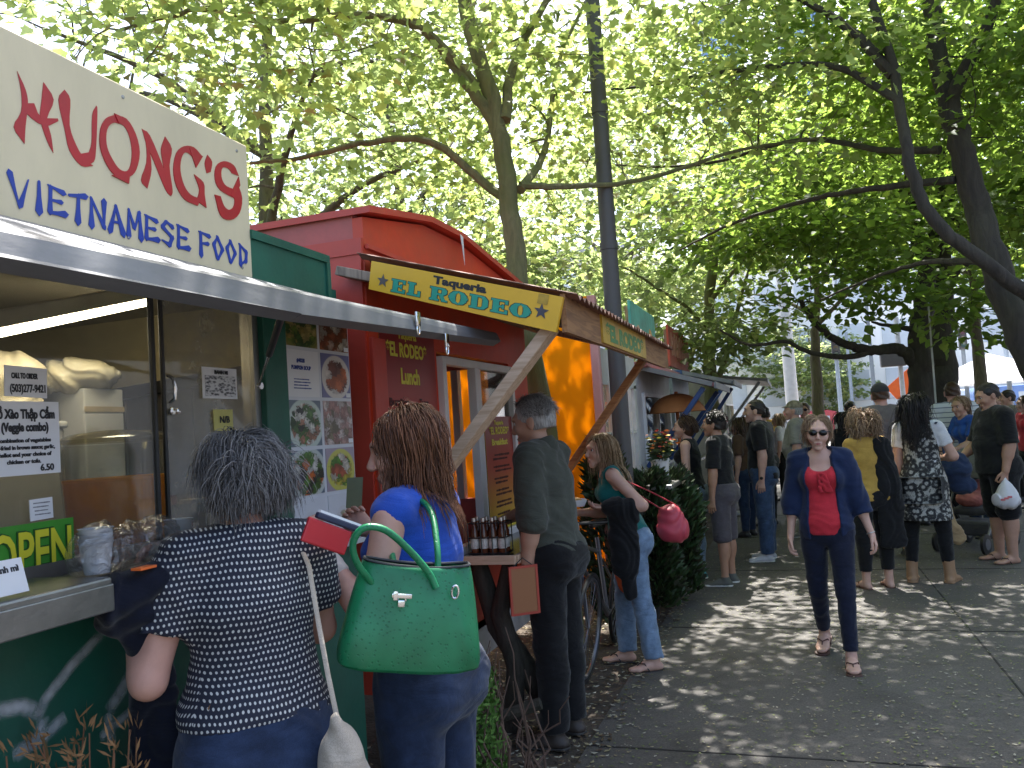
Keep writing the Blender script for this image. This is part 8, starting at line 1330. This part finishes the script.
def far_tree(lb, px_, d_, h, r, seed): q = at(px_, 410, d=d_); rr = np.random.default_rng(seed); b = np.array([q[0], q[1], 0.]); tree(lb, b, [([b, b+[.1, 0, h*.4], b+[0, .1, h*.95]], .16, .04)], [((b[0], b[1], h*.62), (r, r, h*.4), 1.), ((b[0]+r*.4, b[1], h*.5), (r*.7, r*.7, h*.25), .5)], 130, 26, .28, BARK, LEAFC, seed, False, .6, 'street trees across the road')
far_tree('rounded street tree across the road behind the capped man', 815, 50, 7.2, 3., 41); far_tree('street tree across the road seen past the big man', 880, 55, 8, 3.2, 42); far_tree('street tree across the road at the right', 985, 56, 8.5, 3.6, 43); far_tree('street tree across the road beyond the carts', 745, 54, 9, 3.4, 44); far_tree('street tree at the far right corner', 1060, 52, 9, 3.6, 45)
q = at(912, 383, d=27.); os_ = thing('road_sign', 'bright orange road work sign beside the dark trunk', 'sign', (q[0], q[1], 0)); mb = MB(); mb.prism([q+np.array(v) for v in ((-.8, 0, -.1), (0, 0, .55), (.55, 0, .2), (1.1, 0, -.4), (-.5, 0, -.5))], YA, .03); mb.build('panel', pm('sign_orange', (.85, .14, .02), .5, .1), os_); mb = MB(); mb.tube([(q[0], q[1]+.05, 0), (q[0], q[1]+.05, q[2])], .04, 8); mb.build('post', POLE, os_)
q = at(893, 358, d=24.); bs = thing('hanging_sign', 'dark box sign under the bare limb by the trunk', 'sign', tuple(q)); mb = MB(); mb.box(q, (.7, .3, .5), bev=.04); mb.build('box', pm('sign_dark', (.06, .055, .06), .5, .1), bs); mb = MB(); mb.tube([(q[0]+.2, q[1]+.2, 0), (q[0]+.2, q[1]+.2, q[2]+1.2)], .07, 8); mb.build('post', pm('post_grey', (.45, .45, .46), .6), bs)
q = at(936, 430, Y=11.7); wr_ = thing('guy_wire', 'thin pale cable running down in front of the thick grey trunk', 'cable', (q[0], 11.7, 0)); mb = MB(); mb.tube([(q[0], 11.7, 0), at(928, 300, Y=11.7)], .012, 6); mb.build('cable', pm('cable_pale', (.5, .5, .47), .5), wr_, True)
def van(lb, px_, d_, m, L_=5.2, H_=2.3):
    q = at(px_, 410, d=d_); x, y = q[0], q[1]; t = thing('parked_van', lb, 'van', (x, y, 0)); W_ = 1.95; pf = [(-L_/2, .35), (L_/2, .35), (L_/2, 1.15), (L_/2-.9, 1.3), (L_/2-1.6, H_-.08), (L_/2-1.9, H_), (-L_/2+.15, H_), (-L_/2, H_-.2)]; mb = MB(); mb.prism([(x+a, y-W_/2, b) for a, b in pf], YA, W_); bd = mb.build('body', m, t); md = bd.modifiers.new('bev', 'BEVEL'); md.width = .08; md.segments = 2
    for a, b in ((-2.2, -.9), (-.7, .4), (.55, 1.15)): mb = MB(); mb.box((x+(a+b)/2, y-W_/2-.005, H_-.65), (b-a-.1, .02, .62), bev=.005); mb.build('window', WN, t)
    for a in (-L_/2+1., L_/2-1.): mb = MB(); mb.lathe((x+a, y-W_/2+.12, .34), [(0, -.13), (.2, -.13), (.33, -.1), (.34, 0), (.33, .1), (0, .1)], 20, YA); w_ = mb.build('wheel', BLACK, t, True); mb = MB(); mb.lathe((x+a, y-W_/2-.01, .34), [(0, 0), (.19, 0), (.17, .01), (0, .012)], 14, YA); mb.build('rim', FR, w_, True)
    for s in (-.7, .7): mb = MB(); mb.box((x+L_/2+.005, y+s, .85), (.03, .3, .18), bev=.01); mb.build('headlight', PAPER, t)
van('white van parked across the street on the right', 985, 44, pm('van_white', (.75, .75, .75), .3, .03)); van('blue striped van at the far right across the street', 1030, 41, pm('van_blue', (.12, .2, .42), .3, .2, 1.)); van('red car like van far left of the crossing', 822, 48, pm('van_red', (.4, .05, .06), .3, .05), 4.4, 1.7)
tt = at(990, 372, d=33); tn_ = thing('market_tent', 'white market tent roof bright behind the right hand crowd', 'tent', (tt[0], tt[1], 0)); mb = MB(); hw = 2.6; z0, z1 = 2.3, 3.5
mb.add([(tt[0]-hw, tt[1]-hw, z0), (tt[0]+hw, tt[1]-hw, z0), (tt[0]+hw, tt[1]+hw, z0), (tt[0]-hw, tt[1]+hw, z0), (tt[0], tt[1], z1)], [(0, 1, 4), (1, 2, 4), (2, 3, 4), (3, 0, 4)]); mb.build('roof', WHITEC, tn_)
for a in (-1, 1):
    for b in (-1, 1): mb = MB(); mb.tube([(tt[0]+a*hw, tt[1]+b*hw, 0), (tt[0]+a*hw, tt[1]+b*hw, z0)], .03, 6); mb.build('leg', FR, tn_, True)
